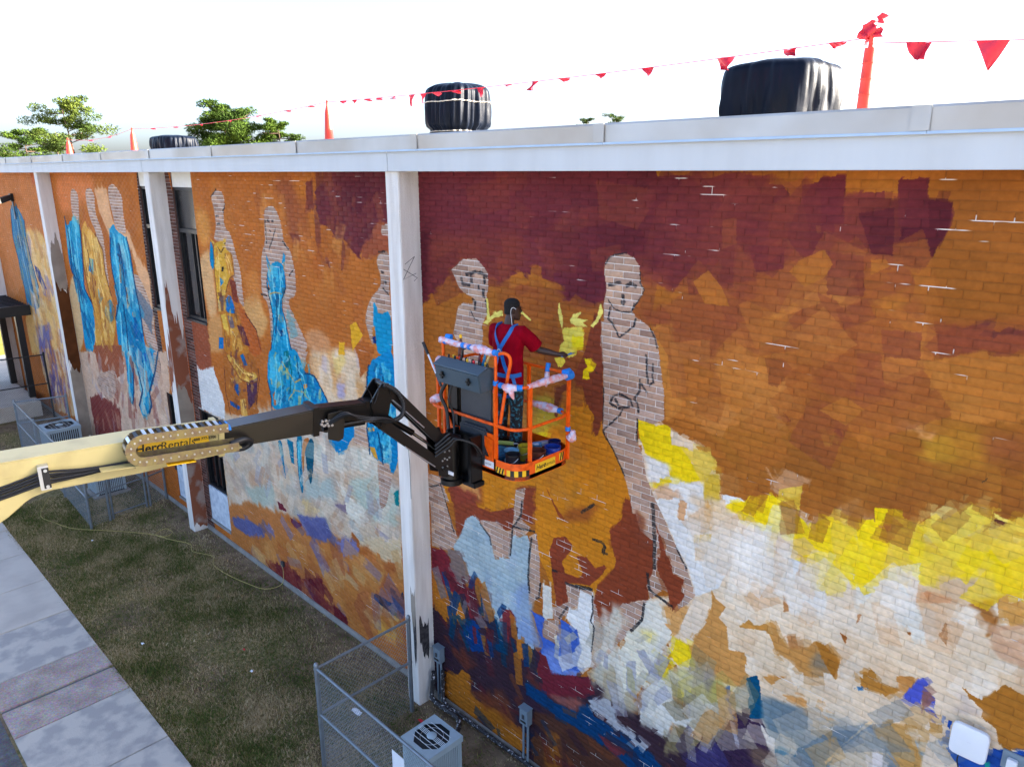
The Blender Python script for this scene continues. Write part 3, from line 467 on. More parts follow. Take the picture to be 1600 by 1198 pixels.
('n','p',(236,210,28),0,0.85,5,[-4.02,3.45,-3.84,3.42,-3.73,3.43,-3.7,3.17,-3.91,3.1,-4.07,3.15]),
('n','p',(226,200,40),0,0.9,5,[-4.31,2.95,-4.18,3.16,-4.04,3.12,-4.12,2.85,-4.32,2.73]),
('n','p',(190,182,96),2,0.8,6,[-4.44,2.67,-4.25,2.75,-3.91,3.1,-3.59,2.97,-3.48,2.7,-3.78,2.63,-4.01,2.65]),
('n','p',(206,210,212),0,0.95,3,[-4.23,2.76,-4.02,2.74,-4.03,2.59,-3.86,2.49,-3.54,2.34,-3.6,2.28,-3.8,2.25,-3.98,2.28,-4.04,2.0,-4.21,2.0,-4.45,2.0,-4.43,2.46]),
('n','p',(178,180,178),1,0.6,5,[-4.43,2.46,-4.24,2.54,-4.21,2.0,-4.45,1.97]),
('n','p',(124,114,88),1,0.85,6,[-3.98,2.23,-3.64,2.29,-3.56,2.13,-3.83,1.81,-4.09,1.77]),
('n','p',(198,146,84),0,0.95,3,[-3.75,3.63,-3.61,3.8,-3.5,3.9,-3.36,3.79,-3.33,3.64,-3.23,3.62,-3.11,3.69,-3.08,3.42,-3.11,3.24,-3.31,3.19,-3.52,3.17,-3.69,3.17,-3.8,3.45]),
('n','p',(170,164,88),2,0.8,5,[-3.6,3.12,-3.33,3.18,-3.15,2.98,-3.49,2.8]),
('n','p',(176,172,150),2,0.7,5,[-3.81,2.97,-3.64,3.12,-3.52,2.88,-3.45,2.6,-3.59,2.51]),
('n','p',(100,96,140),2,0.6,5,[-3.63,3.18,-3.48,3.17,-3.54,2.87,-3.61,3.01]),
('n','p',(52,36,66),0,0.95,4,[-3.2,2.88,-3.0,2.89,-2.84,2.96,-2.67,2.63,-2.61,2.01,-3.15,1.62,-3.4,2.24,-3.6,1.97,-3.73,1.95,-3.59,2.21,-3.28,2.61]),
('n','p',(60,56,110),0,0.7,5,[-3.61,2.15,-3.36,2.33,-3.17,2.1,-3.49,1.77,-3.76,1.74]),
('n','p',(176,172,160),0,0.85,5,[-3.54,2.38,-3.36,2.77,-3.26,2.89,-3.21,2.74,-3.41,2.41]),
('n','p',(12,78,118),0,1.0,2,[-3.07,3.41,-2.95,3.5,-2.84,2.99,-3.0,2.89,-3.03,3.16,-3.09,3.31]),
('n','p',(106,128,144),2,0.85,5,[-2.89,3.28,-2.42,3.34,-2.36,2.87,-2.66,2.75,-2.84,2.96]),
('n','p',(224,222,222),0,1.0,2,[-2.89,2.93,-2.76,2.81,-2.69,2.82,-2.67,2.59,-2.75,2.67]),
('n','p',(198,146,84),0,1.0,2,[-2.89,3.51,-2.64,3.64,-2.79,3.45]),
('n','p',(40,84,190),0,1.0,2,[-3.31,3.13,-3.26,3.2,-3.24,2.88,-3.17,2.76,-3.26,2.85]),
('n','p',(64,66,140),0,1.0,3,[-3.8,2.62,-3.67,2.61,-3.67,2.49]),
('n','p',(150,150,190),0,0.8,3,[-3.23,2.73,-3.17,2.74,-3.09,2.45,-3.14,2.47]),
('n','p',(110,90,80),2,0.7,5,[-2.95,2.56,-2.68,2.69,-2.65,2.43,-2.91,2.34]),
('n','p',(10,90,140),0,0.8,3,[-2.64,2.74,-2.52,2.79,-2.56,2.64,-2.65,2.62]),
('n','s',[(112,40,50),(46,40,60),(16,58,110),(170,106,40),(122,112,120),(84,36,46),(12,60,92)],(46,0.4,100,3.2),0.85,0,[-8.6,2.65,-7.65,2.8,-6.15,2.05,-6.53,1.51,-8.32,1.31]),
('n','s',[(206,208,206),(176,176,170),(150,154,176),(190,186,170),(220,220,218)],(40,0.36,78,2.8),0.75,0,[-6.03,2.43,-5.24,3.02,-3.97,3.36,-3.63,2.44,-4.46,2.05,-5.54,1.94]),
('n','s',[(124,116,90),(176,172,160),(60,50,90),(206,206,200),(176,168,96),(150,140,110),(196,146,86)],(24,0.5,70,2.6),0.6,0,[-4.9,2.6,-3.24,3.73,-2.8,3.2,-2.87,2.28,-3.68,1.93]),
('n','s',[(122,140,150),(190,152,98),(206,196,180),(108,124,140),(214,204,190)],(14,0.6,40,2.4),0.5,0,[-2.95,3.2,-1.95,3.69,-1.01,3.95,-0.84,3.56,-2.78,2.25]),
('n','s',[(96,44,44),(60,40,50),(20,52,92),(124,70,44),(44,36,56)],(30,0.36,-38,3.5),0.7,0,[-8.01,0.71,-5.54,1.84,-3.86,1.82,-4.0,1.12,-7.41,-0.47]),
('n','b',(0,0,0),0,1,1,[-5.29,7.9,-5.24,7.96,-5.13,8.01,-4.97,8.02,-4.88,7.98,-4.81,7.9,-4.78,7.72,-4.72,7.64,-4.75,7.56,-4.81,7.48,-4.87,7.38,-4.82,7.31,-4.66,7.24,-4.57,7.16,-4.51,6.99,-4.47,6.9,-5.32,6.75,-5.33,7.09,-5.27,7.18,-5.29,7.41,-5.25,7.6,-5.29,7.75]),
('n','b',(0,0,0),0,1,1,[-5.33,7.19,-4.77,7.29,-4.67,7.25,-4.55,7.15,-4.5,7.01,-4.45,6.78,-4.39,6.5,-4.36,6.18,-4.51,6.09,-4.73,6.1,-4.72,5.81,-4.62,5.66,-4.56,5.41,-4.45,5.21,-4.35,5.0,-4.73,4.87,-4.82,5.18,-4.93,5.42,-5.06,5.62,-5.23,5.83,-5.26,6.65,-5.33,6.86]),
('n','b',(0,0,0),0,1,1,[-4.75,5.08,-4.43,5.18,-4.25,4.91,-4.1,4.67,-3.94,4.46,-3.8,4.14,-3.88,4.0,-4.0,3.87,-4.1,4.01,-4.24,4.03,-4.41,3.82,-4.47,3.98,-4.39,4.24,-4.42,4.62,-4.61,4.68]),
('n','p',(132,64,42),0,1.0,3,[-4.38,4.84,-4.23,4.54,-4.12,4.3,-3.97,4.28,-3.97,4.06,-4.11,3.8,-4.2,4.05,-4.32,4.22,-4.32,4.57]),
('n','p',(126,66,48),2,0.8,6,[-4.67,4.96,-4.52,4.88,-4.48,4.51,-4.59,4.4]),
('n','p',(124,62,44),0,1.0,3,[-5.43,7.24,-5.33,7.25,-5.31,6.86,-5.27,6.63,-5.25,6.01,-5.32,5.73,-5.37,5.73,-5.38,5.98,-5.46,6.05,-5.57,6.36,-5.67,6.34,-5.68,6.49,-5.54,6.82]),
('n','p',(236,210,28),0,1.0,2,[-5.56,6.69,-5.43,6.73,-5.36,6.67,-5.4,6.58,-5.48,6.55,-5.47,6.45,-5.58,6.44,-5.56,6.55,-5.5,6.6]),
('n','p',(232,222,120),0,1.0,1,[-5.98,7.36,-5.94,7.23,-5.91,7.11,-5.92,7.0,-5.98,7.13,-6.0,7.22]),
('n','p',(232,222,120),0,1.0,1,[-5.33,7.41,-5.29,7.3,-5.37,7.17,-5.43,7.1,-5.48,7.12,-5.39,7.21]),
('n','p',(232,222,120),0,1.0,1,[-5.8,7.14,-5.75,7.22,-5.63,7.27,-5.63,7.24,-5.69,7.18,-5.52,7.18,-5.59,7.14,-5.53,7.1,-5.71,7.08,-5.78,7.1]),
('n','p',(230,216,96),0,1.0,2,[-5.9,7.03,-5.63,7.08,-5.59,6.99,-5.58,6.85,-5.68,6.84,-5.69,6.71,-5.75,6.67,-5.85,6.68,-5.95,6.71,-5.96,6.79,-5.88,6.87,-5.92,6.97]),
('n','p',(238,220,40),0,1.0,3,[-5.76,6.95,-5.59,6.99,-5.58,6.85,-5.7,6.83,-5.78,6.87]),
('n','p',(232,216,80),0,1.0,2,[-6.05,6.62,-5.89,6.66,-5.87,6.6,-5.93,6.51,-5.99,6.52]),
('n','p',(232,222,120),0,1.0,2,[-7.4,6.89,-7.28,6.97,-7.11,7.08,-6.99,7.11,-6.99,7.04,-7.16,6.99,-7.3,6.88]),
('n','p',(232,222,120),0,1.0,0,[-6.63,7.16,-6.45,7.06,-6.47,7.04,-6.64,7.12]),
('n','p',(232,222,120),0,1.0,1,[-7.31,7.25,-7.27,7.24,-7.24,6.98,-7.3,6.95]),
('n','p',(124,62,46),0,0.7,3,[-5.5,6.74,-5.29,6.84,-5.28,6.55,-5.34,6.53,-5.35,6.68]),
('n','s',[(238,212,30),(230,200,44),(240,218,70),(224,194,80)],(30,0.42,78,2.1),0.7,0,[-3.39,5.35,-2.76,5.56,-2.18,5.55,-0.86,6.15,-0.76,5.53,-1.63,5.29,-2.3,4.94,-2.7,5.0]),
('n','s',[(226,206,180),(214,182,150),(232,222,210),(206,168,132)],(34,0.4,72,2.0),0.55,0,[-4.13,5.66,-3.63,5.5,-2.19,5.06,-0.75,5.47,-0.68,5.01,-2.57,4.45,-3.79,4.4]),
('n','s',[(230,230,230),(222,214,204),(236,234,232)],(26,0.46,80,1.8),0.55,0,[-4.02,5.22,-3.39,5.35,-2.09,5.24,-1.44,5.1,-2.27,4.66,-3.61,4.31]),
('n','s',[(150,92,42),(162,104,46),(142,84,40)],(18,0.36,75,2.2),0.6,0,[-3.33,5.59,-0.89,6.37,-0.85,6.12,-2.36,5.45,-3.17,5.42]),
('n','l',(44,44,48),3.6,0.9,0,[-5.22,7.64,-5.06,7.68]),
('n','l',(44,44,48),3.6,0.9,0,[-4.97,7.65,-4.91,7.69,-4.84,7.66]),
('n','l',(44,44,48),3.15,0.9,0,[-5.01,7.55,-5.01,7.51]),
('n','l',(44,44,48),3.15,0.9,0,[-5.03,7.46,-4.99,7.47,-5.01,7.43]),
('n','l',(44,44,48),1.35,0.9,0,[-5.22,7.47,-5.15,7.38,-5.03,7.34,-4.89,7.36,-4.85,7.46]),
('n','l',(44,44,48),1.8,0.9,0,[-5.19,7.38,-5.21,7.24,-5.14,7.18,-5.04,7.04,-4.95,7.11,-4.84,7.2,-4.82,7.29]),
('n','l',(44,44,48),1.35,0.9,0,[-5.28,7.88,-5.24,7.95,-5.13,8.0,-4.99,8.03]),
('n','l',(44,44,48),1.35,0.9,0,[-4.79,7.83,-4.78,7.7,-4.72,7.63,-4.76,7.55,-4.81,7.48,-4.87,7.39]),
('n','l',(44,44,48),1.35,0.9,0,[-4.62,7.21,-4.55,7.11,-4.51,6.99]),
('n','l',(44,44,48),2.25,0.9,0,[-4.65,6.89,-4.63,6.69,-4.61,6.56]),
('n','l',(44,44,48),1.8,0.9,0,[-4.55,6.81,-4.55,6.66,-4.53,6.59,-4.59,6.54]),
('n','l',(44,44,48),2.25,0.9,0,[-4.72,6.59,-4.72,6.45,-4.79,6.34,-4.74,6.29,-4.72,6.19]),
('n','l',(44,44,48),2.25,0.9,0,[-4.71,6.54,-4.62,6.45]),
('n','l',(44,44,48),2.25,0.9,0,[-5.14,6.2,-5.1,6.3,-5.01,6.35,-4.91,6.34,-4.84,6.31]),
('n','l',(44,44,48),2.7,0.9,0,[-5.06,6.28,-5.02,6.21]),
('n','l',(44,44,48),2.25,0.9,0,[-5.13,6.2,-5.02,6.17,-4.85,6.22]),
('n','l',(44,44,48),2.25,0.9,0,[-4.84,6.31,-4.81,6.24]),
('n','l',(44,44,48),1.8,0.9,0,[-4.95,6.17,-4.99,6.08,-5.23,5.83,-5.19,5.76,-5.06,5.62,-4.93,5.42,-4.88,5.33]),
('n','l',(44,44,48),1.35,0.9,0,[-5.24,5.93,-5.24,6.37]),
('n','l',(44,44,48),1.8,0.9,0,[-4.73,6.1,-4.72,5.82]),
('n','l',(44,44,48),4.0,0.9,0,[-4.45,5.09,-4.42,4.85,-4.39,4.54,-4.38,4.26]),
('n','l',(44,44,48),3.0,0.9,0,[-4.47,4.16,-4.43,3.95,-4.35,3.92]),
('n','l',(44,44,48),3.0,0.9,0,[-4.35,3.92,-4.16,3.87,-4.09,3.86]),
('n','l',(44,44,48),3.0,0.9,0,[-5.33,4.3,-5.18,4.32,-5.13,4.26,-5.15,4.16]),
('n','l',(44,44,48),2.5,0.9,0,[-5.59,3.51,-5.42,3.56,-5.31,3.57]),
('n','l',(44,44,48),3.0,0.9,0,[-4.49,3.72,-4.51,3.48,-4.67,3.24]),
('n','l',(44,44,48),2.0,0.9,0,[-5.31,3.48,-5.29,3.24,-5.32,3.08,-5.26,3.01,-5.29,2.62]),
('n','l',(44,44,48),2.0,0.9,0,[-4.1,4.65,-3.94,4.44]),
('n','l',(44,44,48),2.0,0.9,0,[-8.68,4.01,-8.45,4.11]),
('n','l',(44,44,48),2.0,0.9,0,[-8.41,4.15,-8.23,3.73,-8.11,3.41]),
('n','l',(44,44,48),2.5,0.9,0,[-7.49,3.77,-7.28,3.63,-7.26,3.5]),
('n','l',(44,44,48),2.5,0.9,0,[-6.61,4.43,-6.63,4.2,-6.8,3.94,-6.84,3.48]),
('n','l',(44,44,48),2.5,0.9,0,[-6.77,3.97,-6.36,4.04]),
('n','l',(44,44,48),3.0,0.9,0,[-6.42,3.92,-6.46,3.68,-6.48,3.28,-6.46,3.03]),
('n','l',(44,44,48),2.5,0.9,0,[-6.24,3.28,-6.27,3.02,-6.33,2.99]),
('n','l',(44,44,48),2.5,0.9,0,[-5.32,4.3,-5.2,4.32,-5.14,4.28,-5.17,4.17,-5.09,4.18]),
('n','l',(44,44,48),3.0,0.9,0,[-5.78,3.47,-5.58,3.49,-5.33,3.56]),
('n','l',(44,44,48),2.5,0.9,0,[-5.74,3.11,-5.88,2.87]),
('n','l',(44,44,48),2.5,0.9,0,[-6.02,3.57,-5.93,3.58]),
('n','l',(44,44,48),3.0,0.9,0,[-5.53,4.62,-5.33,4.8]),
('n','l',(70,68,70),3.5999999999999996,0.9,0,[-7.71,7.53,-7.53,7.59,-7.39,7.58,-7.29,7.54]),
('n','l',(70,68,70),3.5999999999999996,0.9,0,[-7.81,7.47,-7.79,7.39,-7.64,7.39]),
('n','l',(70,68,70),4.2,0.9,0,[-7.61,7.56,-7.6,7.44]),
('n','l',(70,68,70),3.5999999999999996,0.9,0,[-7.35,7.55,-7.33,7.45]),
('n','l',(70,68,70),3.0,0.9,0,[-7.46,7.4,-7.45,7.35]),
('n','l',(70,68,70),4.2,0.9,0,[-7.36,7.35,-7.36,7.26]),
('n','l',(70,68,70),3.0,0.9,0,[-7.59,7.2,-7.53,7.16,-7.54,7.06]),
('n','l',(70,68,70),1.5,0.9,0,[-7.64,7.04,-7.55,6.92,-7.47,6.91]),
('n','l',(70,68,70),1.5,0.9,0,[-7.32,7.22,-7.3,7.05]),
('n','l',(44,44,48),1.2,0.9,0,[-5.4,6.59,-5.35,6.54]),
('n','l',(226,190,60),0.6,0.9,0,[-1.2,6.36,-1.17,6.41]),
('f','s',[(186,116,56),(170,98,46),(192,124,64),(168,96,50),(182,112,46)],(160,0.7,80,2.0),0.5,4,[-28.15,8.96,-9.45,8.93,-9.67,5.98,-16.56,4.78,-30.27,4.29]),
('f','p',(202,186,168),4,1.0,8,[-17.39,3.59,-15.86,3.58,-13.68,4.15,-11.54,4.8,-11.0,4.92,-10.47,5.15,-10.25,5.51,-9.38,5.74,-9.54,2.8,-9.8,2.39,-11.65,2.02,-13.18,1.99,-14.12,1.71,-16.54,0.97,-16.52,2.16]),
('f','s',[(214,200,186),(196,176,152),(176,182,176),(188,150,122),(206,196,190),(180,160,150),(162,172,176),(216,210,200)],(190,0.45,-30,2.0),0.65,2,[-16.12,3.47,-11.45,4.63,-9.46,4.58,-9.58,2.78,-11.64,2.13,-14.1,1.79,-16.7,1.05]),
('f','p',(218,196,170),5,1.0,7,[-12.09,5.68,-10.69,5.92,-10.46,5.79,-10.34,5.49,-10.47,5.15,-11.0,4.92,-11.59,4.78,-11.83,5.11,-12.03,5.26]),
('f','s',[(222,204,178),(206,170,130),(188,176,196),(214,160,100),(226,210,190)],(40,0.35,85,2.0),0.65,2,[-12.09,5.68,-10.3,5.98,-10.33,5.18,-11.32,4.81,-11.93,5.18]),
('f','p',(172,166,204),2,0.7,3,[-11.27,5.22,-11.01,5.27,-11.04,5.0,-11.25,4.95]),
('f','p',(172,98,48),0,1.0,3,[-10.67,6.09,-10.01,6.11,-10.23,5.71,-10.49,5.52,-10.51,5.78]),
('f','p',(222,196,120),2,0.6,5,[-11.37,5.71,-11.05,5.83,-10.92,5.62,-11.25,5.44]),
('f','p',(170,182,174),2,0.8,6,[-15.52,1.85,-14.14,2.35,-14.07,1.99,-15.03,1.56]),
('f','p',(166,184,186),4,0.7,7,[-12.72,2.93,-11.61,3.3,-11.55,2.92,-12.66,2.52]),
('f','p',(176,196,190),3,0.6,6,[-11.06,3.4,-10.27,3.67,-9.57,3.61,-9.62,2.92,-10.5,2.81,-10.98,3.1]),
('f','p',(220,220,212),0,0.85,4,[-11.55,3.31,-11.2,3.03,-10.68,3.0,-10.5,2.74,-10.83,2.56,-11.24,2.68,-11.27,2.94]),
('f','p',(220,216,206),2,0.8,5,[-11.99,3.92,-11.43,3.87,-10.37,4.22,-10.09,4.05,-10.16,3.79,-11.19,3.62,-11.96,3.26,-12.29,3.44]),
('f','p',(184,120,70),2,1.0,6,[-16.61,1.03,-15.18,1.59,-14.12,1.71,-13.3,1.65,-11.67,1.85,-11.13,1.7,-16.7,-0.5]),
('f','p',(92,98,152),1,0.9,4,[-16.41,0.8,-15.7,1.0,-14.9,1.04,-14.68,0.63,-15.78,0.59,-16.37,0.6]),
('f','p',(96,102,158),1,0.9,4,[-13.18,1.99,-12.72,2.07,-12.03,2.28,-11.87,2.12,-11.74,1.78,-12.78,1.65,-12.95,1.81]),
('f','p',(110,40,56),0,1.0,2,[-13.99,2.02,-13.78,2.01,-13.6,1.88,-13.95,1.84]),
('f','p',(112,42,54),0,1.0,2,[-13.48,1.81,-12.95,1.81,-13.24,1.63,-13.43,1.68]),
('f','p',(134,120,140),0,1.0,3,[-11.68,2.7,-11.23,2.82,-11.25,2.65]),
('f','p',(130,124,150),0,0.8,3,[-10.26,2.7,-9.92,2.66,-9.61,2.43,-10.03,2.46]),
('f','p',(166,96,48),0,1.0,3,[-11.06,2.34,-10.86,2.21,-10.79,1.87,-11.36,1.65]),
('f','p',(214,190,140),0,0.7,4,[-12.93,2.36,-12.55,2.42,-12.19,2.36,-12.72,2.11]),
('f','p',(178,114,62),0,1.0,4,[-16.54,0.22,-13.79,1.19,-11.79,1.72,-10.87,1.91,-9.47,2.31,-9.64,-0.32,-16.63,-0.17]),
('f','s',[(186,124,66),(168,100,54),(196,140,80),(160,88,56),(190,130,74)],(90,0.5,-35,2.0),0.6,2,[-16.08,0.29,-11.78,1.81,-9.47,2.28,-9.61,0.18,-11.38,0.09,-13.96,0.16]),
('f','p',(110,46,50),0,0.92,3,[-14.81,0.19,-14.08,0.44,-13.43,0.42,-12.95,0.53,-12.33,0.79,-12.29,0.5,-12.49,0.1,-11.96,0.34,-11.49,0.29,-11.48,0.08,-12.01,-0.08,-12.87,0.02,-13.66,0.0,-14.32,0.01,-14.93,-0.0]),
('f','p',(96,34,46),0,1.0,3,[-12.95,0.53,-12.4,0.78,-12.29,0.5,-12.48,0.15,-13.01,0.09]),
('f','p',(100,36,44),0,1.0,2,[-12.25,0.25,-11.82,0.36,-11.48,0.3,-11.48,0.08,-12.01,-0.08]),
('f','p',(150,88,60),2,0.7,5,[-16.35,-0.01,-14.62,0.27,-14.84,-0.02,-15.97,-0.07]),
('f','p',(202,154,74),1,0.85,6,[-10.64,0.48,-10.36,0.94,-9.6,1.13,-9.63,0.61,-10.53,0.37]),
('f','p',(196,184,150),0,0.7,4,[-12.42,1.14,-11.94,1.12,-11.89,0.97,-12.31,0.93]),
('f','p',(190,160,120),0,0.6,5,[-11.57,1.4,-10.94,1.21,-11.08,1.11,-11.72,1.21]),
('f','p',(170,150,130),0,0.8,4,[-10.41,1.08,-9.94,1.13,-9.77,1.01,-10.3,0.88]),
('f','p',(18,46,78),0,1.0,1,[-10.48,1.26,-10.33,1.31,-9.81,1.3,-9.96,1.59,-9.87,1.68,-9.63,1.5,-9.59,1.67,-9.51,1.69,-9.56,1.05,-9.99,1.1,-10.46,1.13]),
('f','p',(118,118,168),0,0.9,4,[-11.84,1.87,-11.53,1.7,-10.94,1.85,-10.86,2.08,-11.1,2.14]),
('f','p',(206,188,158),0,0.9,5,[-10.9,2.22,-9.55,2.72,-9.52,2.33,-9.92,2.14,-10.37,2.19]),
('f','p',(108,50,58),0,1.0,4,[-11.17,8.96,-9.47,8.96,-9.47,8.17,-9.79,8.13,-9.99,7.9,-10.23,7.7,-10.33,7.54,-10.51,7.66,-10.77,7.85,-11.06,7.84,-11.14,7.99,-11.44,8.06,-11.56,8.3,-11.49,8.41,-11.57,8.59,-11.19,8.78]),
('f','p',(92,40,50),14,0.6,2,[-10.83,8.96,-9.47,8.96,-9.5,8.32,-10.0,8.22,-10.62,8.35,-10.97,8.6]),
('f','p',(120,60,54),0,0.9,3,[-11.84,8.72,-11.63,8.75,-11.61,8.48,-11.61,8.3,-11.94,8.23,-11.85,8.45]),
('f','p',(130,70,54),0,0.9,3,[-11.62,8.24,-11.44,8.06,-11.48,7.73,-11.61,7.53,-11.21,7.42,-11.22,7.29,-11.52,7.42,-11.63,7.77]),
('f','p',(126,66,56),0,0.9,2,[-10.81,7.88,-10.69,7.67,-10.81,7.32,-10.91,7.28,-10.81,7.66]),
('f','p',(140,78,58),8,0.6,2,[-13.0,8.71,-12.39,8.86,-12.21,8.58,-11.94,8.23,-12.11,7.8,-12.31,7.62,-12.56,7.81,-12.58,8.41]),
('f','p',(120,62,54),0,0.6,4,[-12.56,7.84,-12.11,7.83,-12.31,7.62]),
('f','p',(152,82,60),0,0.9,4,[-10.22,7.76,-9.99,7.9,-9.79,8.13,-9.48,8.16,-9.51,7.75,-9.83,7.66,-10.24,7.57]),
('f','p',(206,150,80),8,0.6,2,[-16.47,8.24,-15.8,8.03,-15.95,7.45,-16.4,7.28,-16.52,7.76]),
('f','p',(214,176,130),5,0.85,2,[-16.61,7.12,-15.91,7.31,-15.95,6.83,-15.94,5.9,-16.4,5.7,-16.55,6.41]),
('f','p',(208,164,108),4,0.85,2,[-14.75,6.16,-14.47,6.46,-13.9,6.56,-13.84,6.18,-13.6,6.08,-14.03,5.59,-14.32,5.81,-14.62,6.08]),
('f','p',(206,156,100),4,0.85,2,[-16.49,5.69,-15.78,5.93,-15.91,5.04,-16.6,4.93]),
('f','p',(200,132,70),8,0.6,2,[-14.46,6.83,-13.94,7.07,-13.85,6.5,-14.43,6.3]),
('f','p',(200,150,110),4,0.7,2,[-12.27,6.02,-11.91,6.16,-11.43,6.08,-11.36,5.81,-12.2,5.67]),
('f','p',(216,166,46),0,1.0,1,[-10.71,6.39,-10.53,6.47,-10.34,6.25,-10.69,5.94]),
('f','p',(214,166,46),0,1.0,2,[-11.1,6.02,-10.92,6.04,-10.95,5.81,-11.13,5.78]),
('f','b',(0,0,0),0,1,1,[-15.66,8.43,-15.4,8.58,-15.08,8.53,-15.02,8.31,-15.14,8.12,-15.17,7.82,-14.91,7.71,-14.78,7.33,-14.63,7.01,-14.64,6.51,-14.6,6.18,-14.86,6.32,-15.02,6.91,-15.25,7.49,-15.78,7.53,-15.56,7.77,-15.55,8.1]),
('f','b',(0,0,0),0,1,1,[-13.39,8.24,-13.19,8.32,-12.95,8.28,-12.81,8.05,-12.77,7.82,-12.76,7.68,-12.55,7.54,-12.43,7.2,-12.45,6.69,-12.76,6.6,-12.73,6.41,-12.43,6.12,-12.09,5.64,-13.6,5.39,-13.54,6.41,-13.84,6.57,-13.67,7.41,-13.48,7.57,-13.45,7.91]),
('f','b',(0,0,0),0,1,1,[-9.83,7.63,-9.61,7.72,-9.49,7.71,-9.54,7.02,-9.5,6.77,-9.51,6.64,-9.78,6.71,-10.06,6.04,-10.21,6.4,-10.26,6.59,-10.07,6.93,-9.79,7.12,-9.73,7.28,-9.83,7.48]),
('f','b',(0,0,0),0,1,1,[-9.67,8.11,-9.5,8.15,-9.51,7.98,-9.68,7.99]),
('f','b',(0,0,0),0,1,1,[-10.79,4.51,-10.33,4.62,-10.32,4.23,-10.67,4.2,-10.87,4.21]),
('f','b',(0,0,0),0,1,1,[-10.14,4.04,-9.67,4.15,-9.69,3.87,-9.92,3.25,-10.12,3.12,-10.1,3.69]),
('f','b',(0,0,0),0,1,1,[-13.19,5.5,-12.2,5.66,-12.36,5.39,-12.58,5.47]),
('f','l',(38,38,42),2.4000000000000004,0.9,0,[-15.36,8.58,-15.53,8.49,-15.67,8.41]),
('f','l',(38,38,42),2.4000000000000004,0.9,0,[-15.02,8.31,-15.14,8.12]),
('f','l',(38,38,42),3.2,0.9,0,[-15.51,8.04,-15.38,8.04]),
('f','l',(38,38,42),3.2,0.9,0,[-15.47,7.88,-15.35,7.88]),
('f','l',(38,38,42),2.4000000000000004,0.9,0,[-15.04,8.22,-15.17,8.15]),
('f','l',(38,38,42),2.4000000000000004,0.9,0,[-13.4,8.03,-13.41,7.61]),
('f','l',(38,38,42),3.2,0.9,0,[-13.33,8.03,-13.24,8.02]),
('f','l',(38,38,42),3.2,0.9,0,[-13.15,8.03,-13.09,8.03]),
('f','l',(38,38,42),2.4000000000000004,0.9,0,[-13.27,7.86,-13.21,7.84]),
('f','l',(38,38,42),2.4000000000000004,0.9,0,[-13.02,7.9,-13.18,7.68,-13.34,7.49]),
('f','l',(38,38,42),2.4000000000000004,0.9,0,[-12.79,7.68,-12.61,7.54]),
('f','l',(38,38,42),2.4000000000000004,0.9,0,[-13.84,6.57,-13.58,6.57]),
('f','l',(38,38,42),2.4000000000000004,0.9,0,[-12.49,7.17,-12.66,7.06]),
('f','l',(38,38,42),3.2,0.9,0,[-9.73,7.39,-9.66,7.38]),
('f','l',(38,38,42),3.2,0.9,0,[-9.65,7.24,-9.61,7.23]),
('f','l',(38,38,42),2.4000000000000004,0.9,0,[-9.77,7.69,-9.61,7.72]),
('f','l',(38,38,42),2.4000000000000004,0.9,0,[-9.7,7.13,-9.56,7.04]),
('f','p',(168,102,48),0,1.0,2,[-15.89,5.16,-14.7,5.35,-14.28,4.97,-14.26,4.73,-14.53,4.1,-14.39,3.88,-15.87,3.53,-15.98,4.09,-15.92,4.67]),
('f','p',(186,122,48),0,1.0,1,[-15.88,6.02,-15.22,6.35,-14.99,6.03,-14.73,5.58,-14.52,5.2,-15.85,4.97,-15.78,5.6]),
('f','p',(178,96,48),0,1.0,2,[-14.95,6.24,-14.67,6.17,-14.08,5.68,-14.02,5.28,-14.59,5.18,-14.77,5.71]),
('f','p',(208,164,62),0,1.0,1,[-15.79,7.46,-15.24,7.56,-15.19,7.36,-15.0,7.31,-14.92,6.85,-15.18,6.76,-15.43,6.43,-15.68,6.01,-15.88,6.02,-15.88,6.48,-15.87,6.83]),
('f','p',(212,172,76),0,1.0,0,[-15.89,7.55,-15.71,7.48,-15.77,7.39]),
('f','p',(212,172,76),0,1.0,0,[-15.26,7.59,-15.14,7.58,-15.25,7.36,-15.34,7.42]),
('f','p',(200,140,60),0,1.0,1,[-15.26,7.29,-14.92,7.33,-14.92,6.85,-15.16,6.78,-15.28,7.05]),
('f','p',(4,126,178),0,1.0,1,[-15.91,7.55,-15.79,7.32,-15.81,7.01,-15.93,6.86,-16.07,6.99]),
('f','p',(112,88,82),0,1.0,1,[-15.75,6.35,-15.48,6.35,-15.67,5.99,-15.91,6.05]),
('f','p',(124,60,46),0,1.0,1,[-15.2,6.76,-14.91,6.72,-14.87,6.25,-15.1,6.29]),
('f','p',(96,50,62),0,1.0,1,[-15.05,5.78,-14.76,5.78,-14.54,5.39,-14.84,5.39]),
('f','p',(22,112,182),0,1.0,1,[-15.55,6.24,-15.2,6.45,-15.03,6.02,-15.3,5.99,-15.52,6.03]),
('f','p',(22,112,182),0,1.0,0,[-16.01,5.37,-15.78,5.39,-15.84,5.13,-16.08,5.09]),
('f','p',(214,180,80),0,1.0,1,[-15.79,5.89,-15.54,5.96,-15.47,5.57,-15.71,5.58]),
('f','p',(22,130,184),0,1.0,0,[-15.62,6.75,-15.45,6.67,-15.65,6.54]),
('f','p',(120,104,110),0,1.0,1,[-15.47,5.93,-15.24,5.93,-15.15,5.66,-15.38,5.66]),
('f','p',(196,146,70),0,1.0,2,[-15.43,5.62,-15.07,5.71,-14.86,5.28,-15.36,5.05]),
('f','p',(40,36,40),0,1.0,0,[-15.5,6.98,-15.39,6.99,-15.42,6.89,-15.52,6.88]),
('f','p',(40,36,40),0,1.0,0,[-15.23,7.51,-15.19,7.51,-15.2,7.47,-15.24,7.47]),
